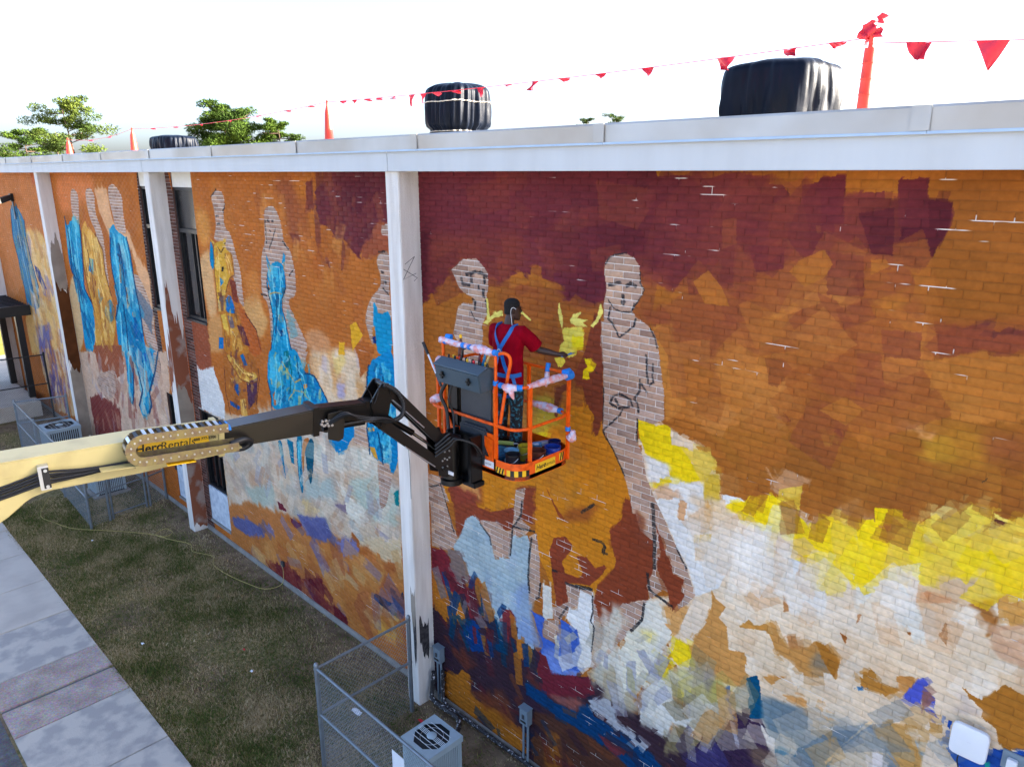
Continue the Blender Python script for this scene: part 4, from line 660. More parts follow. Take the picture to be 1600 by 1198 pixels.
('f','p',(208,166,76),0,1.0,1,[-15.73,4.96,-15.59,5.06,-14.9,4.78,-14.38,4.85,-14.33,4.68,-14.65,4.54,-15.17,4.54]),
('f','p',(22,82,152),0,1.0,0,[-15.53,4.29,-15.33,4.52,-15.19,4.29,-15.34,4.13]),
('f','p',(22,82,152),0,1.0,0,[-15.81,3.93,-15.31,3.89,-15.37,3.8,-15.8,3.82]),
('f','p',(82,52,76),0,1.0,1,[-14.87,4.54,-14.33,4.75,-14.5,4.22,-14.93,3.89]),
('f','p',(208,164,84),0,1.0,1,[-15.28,4.05,-15.03,4.14,-14.98,3.74,-15.28,3.67]),
('f','p',(22,100,160),0,1.0,0,[-15.05,5.11,-14.89,5.18,-14.75,4.94,-14.91,4.91]),
('f','s',[(212,172,84),(150,90,44),(222,190,110)],(30,0.12,0,1.5),0.7,0,[-15.6,5.02,-14.37,4.88,-14.43,4.59,-15.18,4.51]),
('f','p',(22,142,192),0,1.0,1,[-13.49,7.05,-13.33,7.22,-13.07,7.3,-12.84,7.23,-12.81,7.05,-12.82,6.8,-13.01,6.57,-13.04,6.38,-12.95,6.17,-12.88,5.86,-12.79,5.49,-13.7,5.34,-13.43,5.94,-13.44,6.26,-13.51,6.57,-13.57,6.76]),
('f','p',(22,142,192),0,1.0,0,[-13.48,7.4,-13.37,7.24,-13.34,7.09,-13.47,7.14]),
('f','p',(22,142,192),0,1.0,0,[-12.89,7.28,-12.79,7.48,-12.73,7.41,-12.79,7.23]),
('f','p',(70,178,214),0,0.8,3,[-13.35,7.09,-13.08,7.21,-13.07,6.9,-13.33,6.84]),
('f','p',(12,104,136),0,0.7,3,[-13.29,6.53,-13.07,6.56,-13.08,6.15,-13.27,6.12]),
('f','p',(190,130,66),0,1.0,1,[-13.53,6.98,-13.45,6.74,-13.41,6.43,-13.48,6.54]),
('f','p',(30,34,44),0,1.0,0,[-12.97,6.8,-12.82,6.82,-12.87,6.69,-12.98,6.68]),
('f','p',(30,44,60),0,1.0,0,[-13.54,6.76,-13.45,6.74,-13.47,6.61,-13.55,6.63]),
('f','p',(190,130,66),0,1.0,1,[-13.18,6.26,-13.03,6.25,-12.99,6.13,-13.15,6.08,-13.23,6.16]),
('f','p',(20,60,110),0,1.0,0,[-13.21,5.94,-13.02,5.97,-13.04,5.84,-13.2,5.81]),
('f','p',(70,178,214),0,0.6,6,[-12.92,6.39,-12.59,6.22,-12.51,5.92,-12.77,5.82,-12.9,6.11]),
('f','p',(22,142,192),0,1.0,1,[-13.7,5.51,-12.67,5.68,-12.47,5.43,-12.38,5.22,-12.04,5.23,-11.84,5.05,-11.59,4.78,-12.21,4.39,-13.83,4.12,-13.82,4.54,-13.91,4.76,-13.84,5.12]),
('f','p',(70,178,214),0,0.8,4,[-13.68,5.28,-13.33,5.41,-13.31,4.81,-13.6,4.62,-13.83,4.81]),
('f','p',(14,112,120),0,0.8,3,[-13.13,5.51,-12.93,5.54,-12.84,5.2,-13.13,5.1]),
('f','p',(16,120,180),0,1.0,3,[-12.39,5.19,-12.04,5.19,-11.65,4.8,-12.12,4.64,-12.32,4.88]),
('f','s',[(50,166,210),(16,120,170),(100,196,214),(30,150,170),(150,180,120)],(80,0.14,75,2.6),0.6,0,[-13.66,5.42,-12.56,5.6,-12.04,5.19,-11.7,4.79,-13.67,4.22]),
('f','l',(190,170,110),0.9,0.8,0,[-12.58,4.5,-12.51,4.61,-12.38,4.67,-12.25,4.66,-12.21,4.58]),
('f','l',(190,170,110),0.9,0.8,0,[-12.53,4.51,-12.48,4.59,-12.38,4.64,-12.29,4.63,-12.26,4.57]),
('f','l',(190,170,110),0.9,0.8,0,[-12.48,4.52,-12.45,4.57,-12.39,4.6,-12.33,4.6,-12.31,4.56]),
('f','p',(198,140,60),0,1.0,0,[-12.45,4.97,-12.39,5.01,-12.31,5.01,-12.31,4.95,-12.39,4.9,-12.45,4.91]),
('f','p',(186,110,60),0,1.0,0,[-13.72,4.52,-13.6,4.62,-13.62,4.3,-13.71,4.28]),
('f','p',(16,112,150),0,1.0,1,[-13.73,3.5,-13.52,3.55,-13.51,3.02,-13.49,2.62,-13.58,3.0]),
('f','p',(16,112,150),0,1.0,1,[-13.31,3.64,-13.05,3.64,-13.08,3.14,-13.2,3.14]),
('f','p',(16,112,150),0,1.0,1,[-12.9,3.82,-12.64,3.88,-12.78,3.4,-12.78,2.66,-12.9,2.51,-12.97,3.17]),
('f','p',(18,84,112),0,1.0,1,[-12.6,3.76,-12.2,3.96,-12.31,3.36,-12.48,2.81,-12.58,3.08,-12.61,3.48]),
('f','p',(178,112,62),0,1.0,0,[-12.65,3.81,-12.34,3.93,-12.63,3.55,-12.75,2.89,-12.75,3.38]),
('f','p',(70,178,214),0,1.0,1,[-12.86,3.69,-12.73,3.73,-12.83,3.14,-12.9,3.19]),
('f','p',(12,128,192),0,1.0,3,[-11.69,4.03,-11.37,4.4,-10.78,4.54,-10.8,4.32,-11.09,4.03,-11.44,3.85]),
('f','p',(22,142,192),0,1.0,1,[-9.99,6.89,-9.92,6.85,-9.87,6.69,-9.74,6.71,-9.6,6.78,-9.51,6.64,-9.53,6.05,-9.98,5.98,-10.03,6.43]),
('f','p',(180,118,60),0,1.0,1,[-10.06,6.43,-9.98,6.47,-9.96,6.06,-10.05,6.16]),
('f','p',(20,50,110),0,1.0,0,[-10.06,6.29,-9.97,6.3,-9.96,6.18,-10.05,6.18]),
('f','p',(16,132,192),0,1.0,2,[-10.22,5.77,-9.93,5.96,-9.52,6.17,-9.49,5.63,-9.47,4.46,-9.56,4.09,-9.73,3.9,-9.76,4.15,-9.95,4.03,-10.33,4.11,-10.38,4.58,-10.3,5.5]),
('f','p',(70,178,214),0,0.7,2,[-9.81,5.79,-9.63,5.82,-9.6,5.67,-9.79,5.52]),
('f','p',(70,178,214),0,0.7,4,[-9.91,4.58,-9.71,4.74,-9.75,4.27,-9.95,4.1]),
('f','s',[(60,170,210),(10,100,170),(30,150,190),(12,120,180)],(40,0.14,80,2.6),0.6,0,[-10.18,5.72,-9.53,6.06,-9.51,4.45,-10.22,4.2]),
('f','p',(210,160,64),0,1.0,0,[-10.34,4.26,-10.17,4.29,-10.08,4.08,-10.21,4.1]),
('f','p',(206,150,60),0,1.0,1,[-10.35,4.61,-10.18,4.66,-10.14,4.61,-10.34,4.53]),
('f','p',(10,120,130),0,1.0,2,[-9.69,3.57,-9.54,3.68,-9.54,3.38,-9.66,3.37]),
('f','p',(176,96,50),0,1.0,1,[-18.64,6.97,-16.95,7.1,-16.56,4.78,-18.01,-0.16,-19.12,-0.56,-19.23,4.32]),
('f','p',(150,84,60),0,1.0,3,[-17.82,5.58,-16.58,5.6,-16.58,4.93,-17.89,4.71]),
('f','p',(150,84,62),0,1.0,4,[-17.89,4.71,-16.58,4.93,-16.58,4.58,-16.92,4.29,-17.25,4.38,-17.86,4.47]),
('f','p',(216,220,226),0,1.0,3,[-17.73,4.46,-17.16,4.36,-16.51,4.56,-16.12,3.75,-16.21,3.37,-17.71,3.35]),
('f','b',(96,66,58),0,1,1,[-18.03,8.97,-17.66,8.97,-17.39,5.57,-17.55,-1.39,-17.98,-1.57,-17.86,5.19]),
('f','b',(74,52,48),0,1,1,[-19.73,8.98,-19.48,8.97,-19.55,5.61,-19.38,0.69,-19.81,0.56,-19.84,5.74]),
('f','p',(178,104,50),0,1.0,1,[-20.14,0.98,-19.54,1.16,-18.99,0.53,-19.17,-0.44,-20.43,0.07]),
('f','p',(218,172,132),2,1.0,6,[-22.96,8.45,-22.01,8.54,-21.93,7.88,-21.73,7.47,-20.8,7.43,-20.46,6.83,-19.74,6.4,-19.79,5.66,-19.89,5.05,-20.54,6.33,-20.74,6.98,-21.47,6.93,-22.38,6.51,-22.21,7.23,-22.84,7.85]),
('f','p',(214,130,80),10,0.6,2,[-26.45,8.87,-23.14,8.92,-22.84,8.41,-25.62,7.75,-26.61,7.71]),
('f','p',(206,180,140),3,0.9,2,[-26.74,5.65,-25.45,5.97,-25.65,4.95,-26.48,3.27,-28.16,2.99]),
('f','b',(0,0,0),0,1,1,[-25.11,8.42,-24.78,8.47,-24.43,8.29,-24.8,7.5,-25.35,7.66,-25.28,8.09]),
('f','b',(0,0,0),0,1,1,[-23.78,8.44,-23.32,8.53,-23.02,8.32,-23.22,7.83,-22.81,7.32,-22.87,6.74,-22.95,5.51,-23.18,5.9,-23.36,7.29,-23.75,7.64,-23.84,8.04]),
('f','b',(0,0,0),0,1,1,[-21.88,8.55,-21.47,8.65,-21.07,8.48,-20.9,8.28,-20.99,7.91,-20.94,7.3,-21.73,7.47,-21.8,7.88,-21.92,8.17]),
('f','b',(0,0,0),0,1,1,[-20.86,6.38,-20.34,6.26,-19.81,5.44,-19.93,4.79,-19.7,4.35,-20.51,4.21,-20.76,5.1,-21.03,5.94]),
('f','p',(22,142,192),0,1.0,1,[-26.16,7.63,-26.02,7.3,-25.56,7.56,-24.78,7.45,-24.87,6.98,-25.01,6.4,-25.3,5.49,-24.76,5.06,-24.54,4.59,-25.4,3.39,-26.25,3.24,-26.04,4.64,-25.91,5.68,-26.42,5.93,-26.4,6.59]),
('f','p',(204,154,72),0,1.0,1,[-24.72,7.27,-24.18,7.62,-24.1,7.35,-23.52,7.24,-23.03,6.82,-23.12,6.18,-22.88,5.51,-22.77,4.83,-23.59,3.69,-25.23,3.41,-24.65,4.82,-24.91,5.53,-25.0,6.25]),
('f','p',(22,130,186),0,1.0,0,[-24.37,6.49,-23.99,6.48,-24.19,5.99,-24.56,6.1]),
('f','p',(22,130,186),0,1.0,0,[-23.99,5.63,-23.65,5.38,-24.08,5.11]),
('f','p',(26,136,190),0,1.0,0,[-23.48,5.21,-22.97,5.46,-22.71,5.07,-23.34,4.58,-23.76,4.89]),
('f','p',(150,90,50),0,1.0,1,[-24.51,6.06,-24.04,5.81,-24.43,5.29,-24.75,5.55]),
('f','p',(22,142,192),0,1.0,1,[-22.24,7.44,-21.79,7.61,-21.72,7.42,-21.02,7.29,-20.87,6.89,-20.88,6.17,-20.74,5.32,-20.75,4.66,-20.7,4.18,-22.93,3.8,-22.84,4.82,-22.3,5.44,-22.5,6.24,-22.45,6.73]),
('f','p',(70,178,214),0,0.8,2,[-22.31,6.7,-21.84,6.9,-21.85,6.29,-22.27,5.58,-22.3,6.25]),
('f','p',(10,90,160),0,0.8,3,[-21.2,5.48,-20.73,5.2,-20.9,4.42,-21.44,4.56]),
('f','s',[(60,170,214),(10,104,160),(30,150,190)],(60,0.16,75,2.6),0.6,0,[-22.15,7.36,-20.88,7.22,-20.68,5.33,-21.09,4.21,-22.68,3.94,-22.24,6.26]),
('f','s',[(60,170,214),(10,104,130),(30,150,190)],(40,0.16,75,2.6),0.6,0,[-26.13,7.39,-24.75,7.36,-25.39,5.48,-24.81,4.8,-25.59,3.46,-25.82,4.93,-26.23,6.0]),
('f','p',(196,130,60),0,1.0,0,[-21.35,5.27,-21.08,5.35,-20.97,5.25,-21.2,5.11,-21.39,5.13]),
('f','p',(190,130,70),0,1.0,1,[-21.65,5.87,-21.38,5.95,-21.39,5.46,-21.7,5.29]),
('f','p',(190,130,70),0,1.0,0,[-21.82,6.52,-21.57,6.54,-21.85,5.99,-22.03,6.01]),
('f','p',(98,118,142),0,0.85,4,[-20.79,5.97,-19.83,5.52,-20.14,4.8,-20.8,5.32]),
('f','p',(204,176,156),0,1.0,4,[-26.48,3.27,-19.23,4.48,-19.46,3.14,-19.86,1.86,-27.4,0.02,-28.16,2.99]),
('f','s',[(214,196,180),(190,150,126),(176,140,120),(206,180,160),(160,110,92),(196,180,170)],(70,0.5,80,2.0),0.65,2,[-26.13,3.33,-19.34,4.47,-19.85,2.24,-26.46,0.6]),
('f','p',(152,86,60),0,1.0,4,[-25.34,3.67,-22.61,4.11,-22.76,3.26,-23.98,2.78,-25.05,2.99]),
('f','p',(120,54,52),0,0.85,7,[-26.59,1.71,-25.17,2.06,-23.66,1.87,-23.86,1.03,-26.58,0.34,-26.58,1.03]),
('f','p',(222,216,210),0,1.0,2,[-25.18,2.7,-24.3,3.02,-24.41,2.28,-25.22,1.95]),
('f','p',(22,142,192),0,1.0,1,[-22.5,4.08,-19.8,4.52,-20.29,3.73,-20.9,3.06,-20.85,2.7,-21.17,2.37,-21.73,2.14,-21.9,2.42,-21.42,3.0,-21.58,3.53,-21.67,3.8,-21.94,3.56,-22.15,2.85,-22.44,2.32,-22.74,2.48,-22.47,3.51]),
('f','p',(10,96,170),0,0.8,3,[-21.11,4.17,-20.17,4.24,-20.68,3.43,-21.25,3.13]),
('f','p',(180,110,70),0,1.0,1,[-21.79,3.96,-21.47,3.83,-21.7,3.56,-21.88,3.67]),
('f','b',(0,0,0),0,1,1,[-25.69,2.6,-23.49,3.28,-23.49,2.62,-24.43,2.06,-25.03,2.04]),
('f','b',(0,0,0),0,1,1,[-20.26,4.31,-19.85,4.38,-19.75,3.88,-20.17,3.44,-20.38,3.62]),
('f','p',(186,116,66),0,1.0,2,[-34.59,9.04,-28.11,9.02,-28.01,6.48,-31.16,5.46,-35.61,3.75,-39.28,3.3]),
('f','p',(218,180,116),3,1.0,6,[-31.88,6.96,-29.02,6.94,-28.58,6.44,-28.46,5.37,-28.38,4.06,-28.8,2.81,-33.38,2.03,-33.42,3.38,-30.89,4.9,-31.21,6.03]),
('f','s',[(224,190,130),(206,150,90),(214,200,190),(196,160,130)],(40,0.6,80,2.0),0.6,2,[-31.28,6.88,-28.64,6.65,-28.68,4.02,-28.93,2.9,-32.78,2.26]),
('f','p',(54,124,166),0,1.0,1,[-32.65,7.62,-31.72,7.81,-30.97,7.34,-31.14,6.72,-31.02,5.93,-30.63,4.93,-30.98,4.04,-32.71,4.1,-32.67,4.84,-32.84,5.91,-33.04,6.61]),
('f','s',[(90,150,190),(20,90,130),(120,130,110)],(24,0.2,75,2.4),0.7,0,[-32.38,7.51,-31.23,7.27,-31.66,5.99,-30.89,4.9,-31.52,4.24,-32.56,5.33]),
('f','p',(56,66,110),0,1.0,2,[-30.68,5.73,-30.18,5.71,-29.6,5.04,-29.97,4.91,-30.69,5.38]),
('f','p',(104,104,166),2,0.8,6,[-31.64,3.38,-30.03,3.67,-30.5,2.52,-32.13,2.24]),
('f','p',(180,100,70),4,0.7,2,[-29.14,8.87,-28.26,8.92,-28.26,8.62,-29.18,8.51]),
('f','p',(206,176,140),0,1.0,4,[-32.23,2.43,-27.33,3.24,-27.79,0.63,-31.67,0.17,-32.16,1.49]),
('f','s',[(110,96,150),(186,120,70),(214,196,180),(196,160,110),(140,110,150),(180,110,60)],(60,0.5,80,2.0),0.7,2,[-32.08,2.33,-27.58,3.08,-28.08,0.74,-31.58,0.32]),
('f','b',(0,0,0),0,1,1,[-15.38,12.68,-15.38,12.68,-15.35,12.67]),
('f','s',[(60,172,214),(12,104,160),(100,196,220),(24,130,170),(14,84,130),(150,200,210)],(90,0.5,95,2.2),0.7,0,[-22.15,7.36,-20.98,7.25,-20.68,5.33,-20.97,4.23,-22.68,3.94,-22.64,5.31,-22.35,6.6]),
('f','s',[(60,172,214),(12,104,160),(100,196,220),(24,130,170),(14,84,130),(150,200,210)],(70,0.5,95,2.2),0.7,0,[-26.16,7.49,-24.73,7.41,-25.39,5.48,-24.72,4.66,-25.59,3.46,-25.92,4.4,-26.28,5.9]),
('f','s',[(220,180,100),(170,110,50),(230,200,130),(140,80,44),(196,140,60)],(70,0.5,85,2.2),0.7,0,[-24.67,7.23,-23.54,7.19,-23.19,6.17,-22.9,5.0,-23.69,3.77,-25.1,3.54,-24.8,5.45]),
('f','s',[(60,172,214),(12,104,160),(100,196,220),(24,130,170),(14,84,130),(150,200,210)],(50,0.45,90,2.4),0.7,0,[-22.42,3.95,-20.02,4.35,-20.92,3.06,-21.14,2.44,-21.68,2.27,-21.47,3.18,-21.77,3.69]),
('f','s',[(40,110,160),(90,150,186),(20,70,110),(120,130,110),(70,130,150)],(60,0.5,92,2.4),0.75,0,[-32.58,7.56,-31.58,7.71,-30.98,7.17,-31.07,5.92,-30.75,4.8,-31.19,4.1,-32.62,4.23,-32.84,5.91]),
('f','s',[(226,196,140),(206,150,90),(216,206,196),(190,130,80),(120,110,170)],(60,0.8,88,2.5),0.6,2,[-31.51,6.87,-28.89,6.84,-28.66,5.36,-28.9,2.97,-32.74,2.33,-31.99,4.18]),
('f','s',[(110,96,156),(190,124,74),(220,204,190),(200,166,120),(90,80,140),(176,104,60)],(80,0.7,88,3),0.7,0,[-32.08,2.33,-27.58,3.08,-28.08,0.74,-31.58,0.32]),
('f','s',[(218,204,192),(186,146,124),(150,90,74),(204,186,172),(130,60,54),(170,160,170)],(80,0.6,88,3),0.6,0,[-26.19,3.21,-19.37,4.38,-19.85,2.24,-26.46,0.6]),
('f','s',[(60,172,214),(12,104,160),(100,196,220),(24,130,170),(14,84,130),(150,200,210)],(60,0.22,90,2.6),0.75,0,[-13.42,7.08,-12.9,7.22,-12.85,6.8,-13.04,6.38,-12.91,5.7,-13.58,5.46,-13.44,6.26,-13.51,6.57]),
('f','s',[(60,172,214),(12,104,160),(100,196,220),(24,130,170),(14,84,130),(150,200,210),(190,180,110)],(110,0.2,60,3),0.75,0,[-13.72,5.41,-12.69,5.58,-12.04,5.23,-11.65,4.8,-13.68,4.19,-13.81,4.57]),
('f','s',[(60,172,214),(12,104,160),(100,196,220),(24,130,170),(14,84,130),(150,200,210)],(70,0.2,80,3),0.75,0,[-10.23,5.71,-9.53,6.06,-9.51,4.45,-9.73,3.98,-10.22,4.2,-10.36,4.58]),
('f','s',[(222,186,96),(150,90,44),(230,200,120),(110,64,50),(190,130,56)],(50,0.18,70,2.2),0.75,0,[-15.71,7.46,-15.24,7.52,-14.94,7.25,-15.2,6.76,-14.99,6.03,-14.65,5.28,-15.66,5.11,-15.83,6.03]),
('f','s',[(200,150,70),(120,70,46),(90,56,80),(176,110,56)],(40,0.2,60,2),0.7,0,[-15.75,5.07,-14.73,5.24,-14.36,4.95,-14.53,4.1,-15.77,3.6]),
('f','s',[(196,130,66),(166,92,46),(206,146,84),(150,84,50)],(40,0.4,85,2.6),0.5,1,[-14.22,8.3,-11.15,8.34,-10.51,7.58,-11.1,6.7,-12.14,6.88,-12.58,7.72]),
('f','s',[(100,46,54),(120,60,56),(90,38,50),(140,76,56)],(40,0.35,80,2.2),0.55,0,[-11.85,8.86,-9.52,8.91,-9.58,8.19,-10.5,7.69,-11.44,8.06]),
('f','l',(20,50,80),1.6,0.9,0,[-13.57,6.76,-13.51,6.57,-13.44,6.26]),
('f','l',(20,50,80),1.6,0.9,0,[-12.82,6.8,-13.01,6.57,-13.04,6.38]),
('f','o',(10,60,104),9,0.85,0,[-26.16,7.63,-26.05,7.25,-26.06,6.61,-26.34,5.94,-25.91,5.68,-26.04,4.64]),
('f','o',(10,60,104),9,0.85,0,[-24.78,7.45,-24.87,6.98,-25.01,6.4,-25.3,5.49,-24.76,5.06]),
('f','o',(120,206,228),8,0.85,0,[-25.85,7.31,-25.96,6.82,-26.03,6.22]),
('f','o',(120,206,228),8,0.85,0,[-25.24,7.29,-25.41,6.66,-25.53,5.96]),
('f','o',(10,60,104),8,0.85,0,[-25.92,6.42,-25.92,5.98,-25.77,5.64,-25.73,4.94]),
('f','o',(120,70,40),9,0.85,0,[-24.72,7.27,-25.0,6.25,-24.91,5.53,-24.65,4.82]),
('f','o',(120,70,40),9,0.85,0,[-23.52,7.24,-23.03,6.82,-23.12,6.18,-22.88,5.51]),
('f','o',(236,206,130),8,0.85,0,[-24.57,7.14,-24.7,6.42,-24.65,5.75]),
('f','o',(236,206,130),8,0.85,0,[-23.42,7.16,-23.26,6.62,-23.37,6.06]),
('f','o',(236,206,130),8,0.85,0,[-23.83,7.18,-23.83,6.58,-23.81,6.02,-23.54,5.39]),
('f','o',(120,70,40),8,0.85,0,[-24.4,6.73,-24.35,6.07,-24.43,5.29]),
('f','o',(10,60,104),9,0.85,0,[-22.23,7.22,-22.45,6.73,-22.5,6.24,-22.3,5.44,-22.84,4.82]),
('f','o',(10,60,104),9,0.85,0,[-21.02,7.29,-20.87,6.89,-20.88,6.17,-20.74,5.32,-20.75,4.66]),
('f','o',(120,206,228),9,0.85,0,[-21.89,7.24,-22.05,6.72,-21.99,6.11,-22.15,5.55]),
('f','o',(120,206,228),8,0.85,0,[-21.36,7.19,-21.23,6.78,-21.26,6.26,-21.17,5.58]),
('f','o',(120,206,228),8,0.85,0,[-21.16,7.24,-21.03,6.83,-21.05,6.2]),
('f','o',(10,60,104),8,0.85,0,[-21.64,7.09,-21.61,6.58,-21.64,6.05,-21.58,5.44]),
('f','o',(10,60,104),9,0.85,0,[-21.97,5.39,-21.99,4.71,-22.13,4.03]),
('f','o',(120,206,228),9,0.85,0,[-22.33,5.12,-22.49,4.4,-22.61,3.95]),
('f','o',(10,60,104),8,0.85,0,[-21.9,6.77,-21.69,6.74,-21.84,6.56]),
('f','o',(10,60,104),9,0.85,0,[-19.85,4.38,-20.29,3.73,-20.9,3.06,-20.85,2.7,-21.17,2.37]),
('f','o',(10,60,104),9,0.85,0,[-21.58,3.53,-21.42,3.0,-21.9,2.42]),
('f','o',(120,206,228),8,0.85,0,[-22.19,3.89,-22.44,3.08,-22.55,2.57]),
('f','o',(120,206,228),8,0.85,0,[-20.96,3.92,-21.15,3.24,-21.52,2.55]),
('f','o',(10,60,104),9,0.85,0,[-21.94,3.56,-22.15,2.85,-22.43,2.35]),
('f','o',(20,70,110),10,0.85,0,[-32.65,7.62,-33.04,6.61,-32.84,5.91,-32.67,4.84,-32.71,4.1]),
('f','o',(20,60,100),10,0.85,0,[-30.97,7.34,-31.14,6.72,-31.02,5.93,-30.63,4.93]),
('f','o',(130,180,206),9,0.85,0,[-31.96,7.47,-32.09,6.66,-32.06,5.73,-31.88,4.68]),
('f','o',(30,80,120),9,0.85,0,[-32.03,7.69,-31.77,6.79,-31.66,5.99,-31.45,4.84]),
('f','o',(60,70,140),10,0.85,0,[-30.68,5.73,-30.01,5.33,-29.64,4.98]),
('f','o',(60,110,160),10,0.85,0,[-32.62,4.23,-32.64,3.86]),
('f','o',(60,110,160),10,0.85,0,[-31.64,4.23,-31.66,3.86]),
('f','o',(10,60,104),3,0.85,0,[-13.49,7.05,-13.57,6.76,-13.51,6.57,-13.44,6.26,-13.43,5.94,-13.65,5.45]),
('f','o',(10,60,104),3,0.85,0,[-12.81,7.05,-12.82,6.8,-13.01,6.57,-13.04,6.38,-12.95,6.17,-12.88,5.86,-12.81,5.59]),
('f','o',(120,206,228),3,0.85,0,[-13.29,7.1,-13.31,6.78,-13.26,6.54]),
('f','o',(120,206,228),3,0.85,0,[-13.0,7.15,-13.02,6.84,-13.1,6.56,-13.24,6.13]),
('f','o',(190,150,70),2.5,0.85,0,[-13.47,6.62,-13.24,6.67,-12.99,6.67]),
('f','o',(190,150,70),3,0.85,0,[-13.45,7.24,-13.36,7.06]),
('f','o',(190,150,70),3,0.85,0,[-12.8,7.29,-12.84,7.14]),
('f','o',(10,60,104),4,0.85,0,[-13.24,6.51,-13.26,6.19,-13.38,5.85]),
('f','o',(120,206,228),4,0.85,0,[-12.99,6.16,-12.95,5.85,-12.93,5.57]),
('f','o',(10,60,104),4,0.85,0,[-13.91,4.76,-13.82,4.54,-13.83,4.12]),
('f','o',(10,60,104),4,0.85,0,[-12.38,5.22,-12.04,5.23,-11.84,5.05,-11.59,4.78]),
('f','o',(120,206,228),4,0.85,0,[-13.47,5.35,-13.48,4.95,-13.67,4.4]),
('f','o',(8,100,110),4,0.85,0,[-12.95,5.47,-12.87,5.16,-13.01,4.67]),
('f','o',(120,206,228),3,0.85,0,[-12.73,5.32,-12.45,5.15,-12.33,4.82,-12.24,4.61]),
('f','o',(10,60,104),3,0.85,0,[-12.63,5.53,-12.62,5.21,-12.49,4.88,-12.48,4.56]),
('f','o',(200,170,90),3,0.85,0,[-13.23,5.29,-12.78,4.95,-12.53,5.07]),
('f','o',(190,170,110),2.5,0.85,0,[-13.1,4.52,-12.81,4.78,-12.5,4.81,-12.28,4.7]),
('f','o',(120,206,228),3,0.85,0,[-13.36,5.07,-13.33,4.71,-13.46,4.3]),
('f','o',(10,60,104),4,0.85,0,[-10.22,5.77,-10.3,5.5,-10.38,4.58,-10.33,4.11]),
('f','o',(10,60,104),4,0.85,0,[-9.82,5.65,-9.82,5.15,-9.91,4.58]),
('f','o',(120,206,228),4,0.85,0,[-10.0,5.76,-10.04,5.18,-10.14,4.64]),
('f','o',(120,206,228),4,0.85,0,[-9.65,5.55,-9.65,4.99,-9.74,4.39]),
('f','o',(10,60,104),4,0.85,0,[-10.05,4.6,-9.98,4.27,-9.95,4.03]),
('f','o',(120,206,228),3,0.85,0,[-12.86,3.69,-12.9,3.19,-12.88,2.7]),
('f','o',(120,206,228),3,0.85,0,[-13.64,3.45,-13.61,3.07]),
('f','o',(120,70,40),3,0.85,0,[-15.79,7.46,-15.87,6.83,-15.88,6.48,-15.88,6.02]),
('f','o',(120,70,40),3,0.85,0,[-15.0,7.31,-14.92,6.85,-15.18,6.76,-15.43,6.43]),
('f','o',(236,206,130),3,0.85,0,[-15.57,7.4,-15.62,6.92,-15.7,6.43]),
('f','o',(236,206,130),3,0.85,0,[-15.23,7.26,-15.08,7.1,-15.02,6.91]),
('f','o',(236,206,130),2.5,0.85,0,[-15.28,7.22,-15.17,7.03,-15.15,6.83]),
('f','o',(60,40,40),3,0.85,0,[-15.58,7.39,-15.45,7.28,-15.27,7.41]),
('f','o',(236,206,130),3,0.85,0,[-15.39,5.62,-15.18,5.51,-15.31,5.28]),
('f','o',(120,70,40),2.5,0.85,0,[-15.32,5.6,-15.13,5.41,-15.25,5.22]),
('f','o',(120,70,40),3,0.85,0,[-15.71,5.58,-15.7,5.11]),
('f','o',(80,44,50),3,0.85,0,[-14.62,6.08,-14.19,5.8,-14.07,5.38]),
('f','o',(120,70,40),3,0.85,0,[-15.73,4.96,-15.17,4.55,-14.65,4.54,-14.34,4.68]),
('f','o',(236,206,130),2.5,0.85,0,[-15.39,4.91,-14.98,4.73,-14.47,4.76]),
('f','o',(90,50,44),3,0.85,0,[-15.92,4.67,-15.98,4.09,-15.86,3.58]),
('f','o',(90,50,44),3,0.85,0,[-14.28,4.97,-14.26,4.73,-14.53,4.1]),
('f','o',(236,206,130),3,0.85,0,[-15.16,4.07,-15.15,3.74]),
('f','o',(120,70,40),2.5,0.85,0,[-14.83,4.72,-14.74,4.67,-14.54,4.74]),
('f','s',[(190,128,70),(166,96,54),(200,146,88),(150,84,58),(196,160,110),(120,110,150)],(70,0.55,-30,2.2),0.6,0,[-16.32,0.1,-11.93,1.71,-9.47,2.28,-9.59,0.51,-11.37,0.18,-13.95,0.21]),
('f','s',[(112,46,52),(96,36,46),(128,60,56)],(24,0.4,-40,2),0.7,0,[-14.99,0.17,-13.42,0.47,-12.33,0.74,-11.5,0.25,-12.15,-0.06,-13.49,0.07]),
('f','s',[(206,190,174),(180,170,160),(190,200,194),(170,150,140),(150,156,180),(220,212,200),(176,130,100)],(60,0.5,60,2.4),0.55,0,[-16.23,2.65,-11.43,3.94,-9.49,4.17,-9.58,2.85,-11.62,2.28,-14.09,1.87]),
('f','s',[(96,102,158),(118,120,170),(84,88,140)],(16,0.4,-30,2),0.7,0,[-16.32,0.79,-14.68,1.04,-11.85,2.27,-11.79,1.83,-12.91,1.64]),
('n','m',(0,0,0),30,0.6,0,[-5.2,8.96,-4.0,8.96,-3.96,8.5,-4.33,8.42,-5.19,8.7]),
('n','m',(0,0,0),30,0.5,0,[-8.94,8.36,-8.49,8.38,-8.44,6.19,-8.83,6.13]),
('n','m',(0,0,0),30,0.55,0,[-1.82,8.8,-1.21,8.81,-1.09,8.09,-1.62,8.09]),
('n','m',(0,0,0),30,0.45,0,[-2.67,8.05,-1.72,8.13,-0.99,7.49,-1.91,7.33,-2.61,7.58]),
('n','m',(0,0,0),30,0.5,0,[-3.93,7.26,-2.45,7.24,-2.36,7.01,-4.2,6.64]),
('n','m',(0,0,0),30,0.55,0,[-8.21,4.37,-4.66,5.59,-4.0,3.79,-4.91,2.89,-8.67,1.14]),
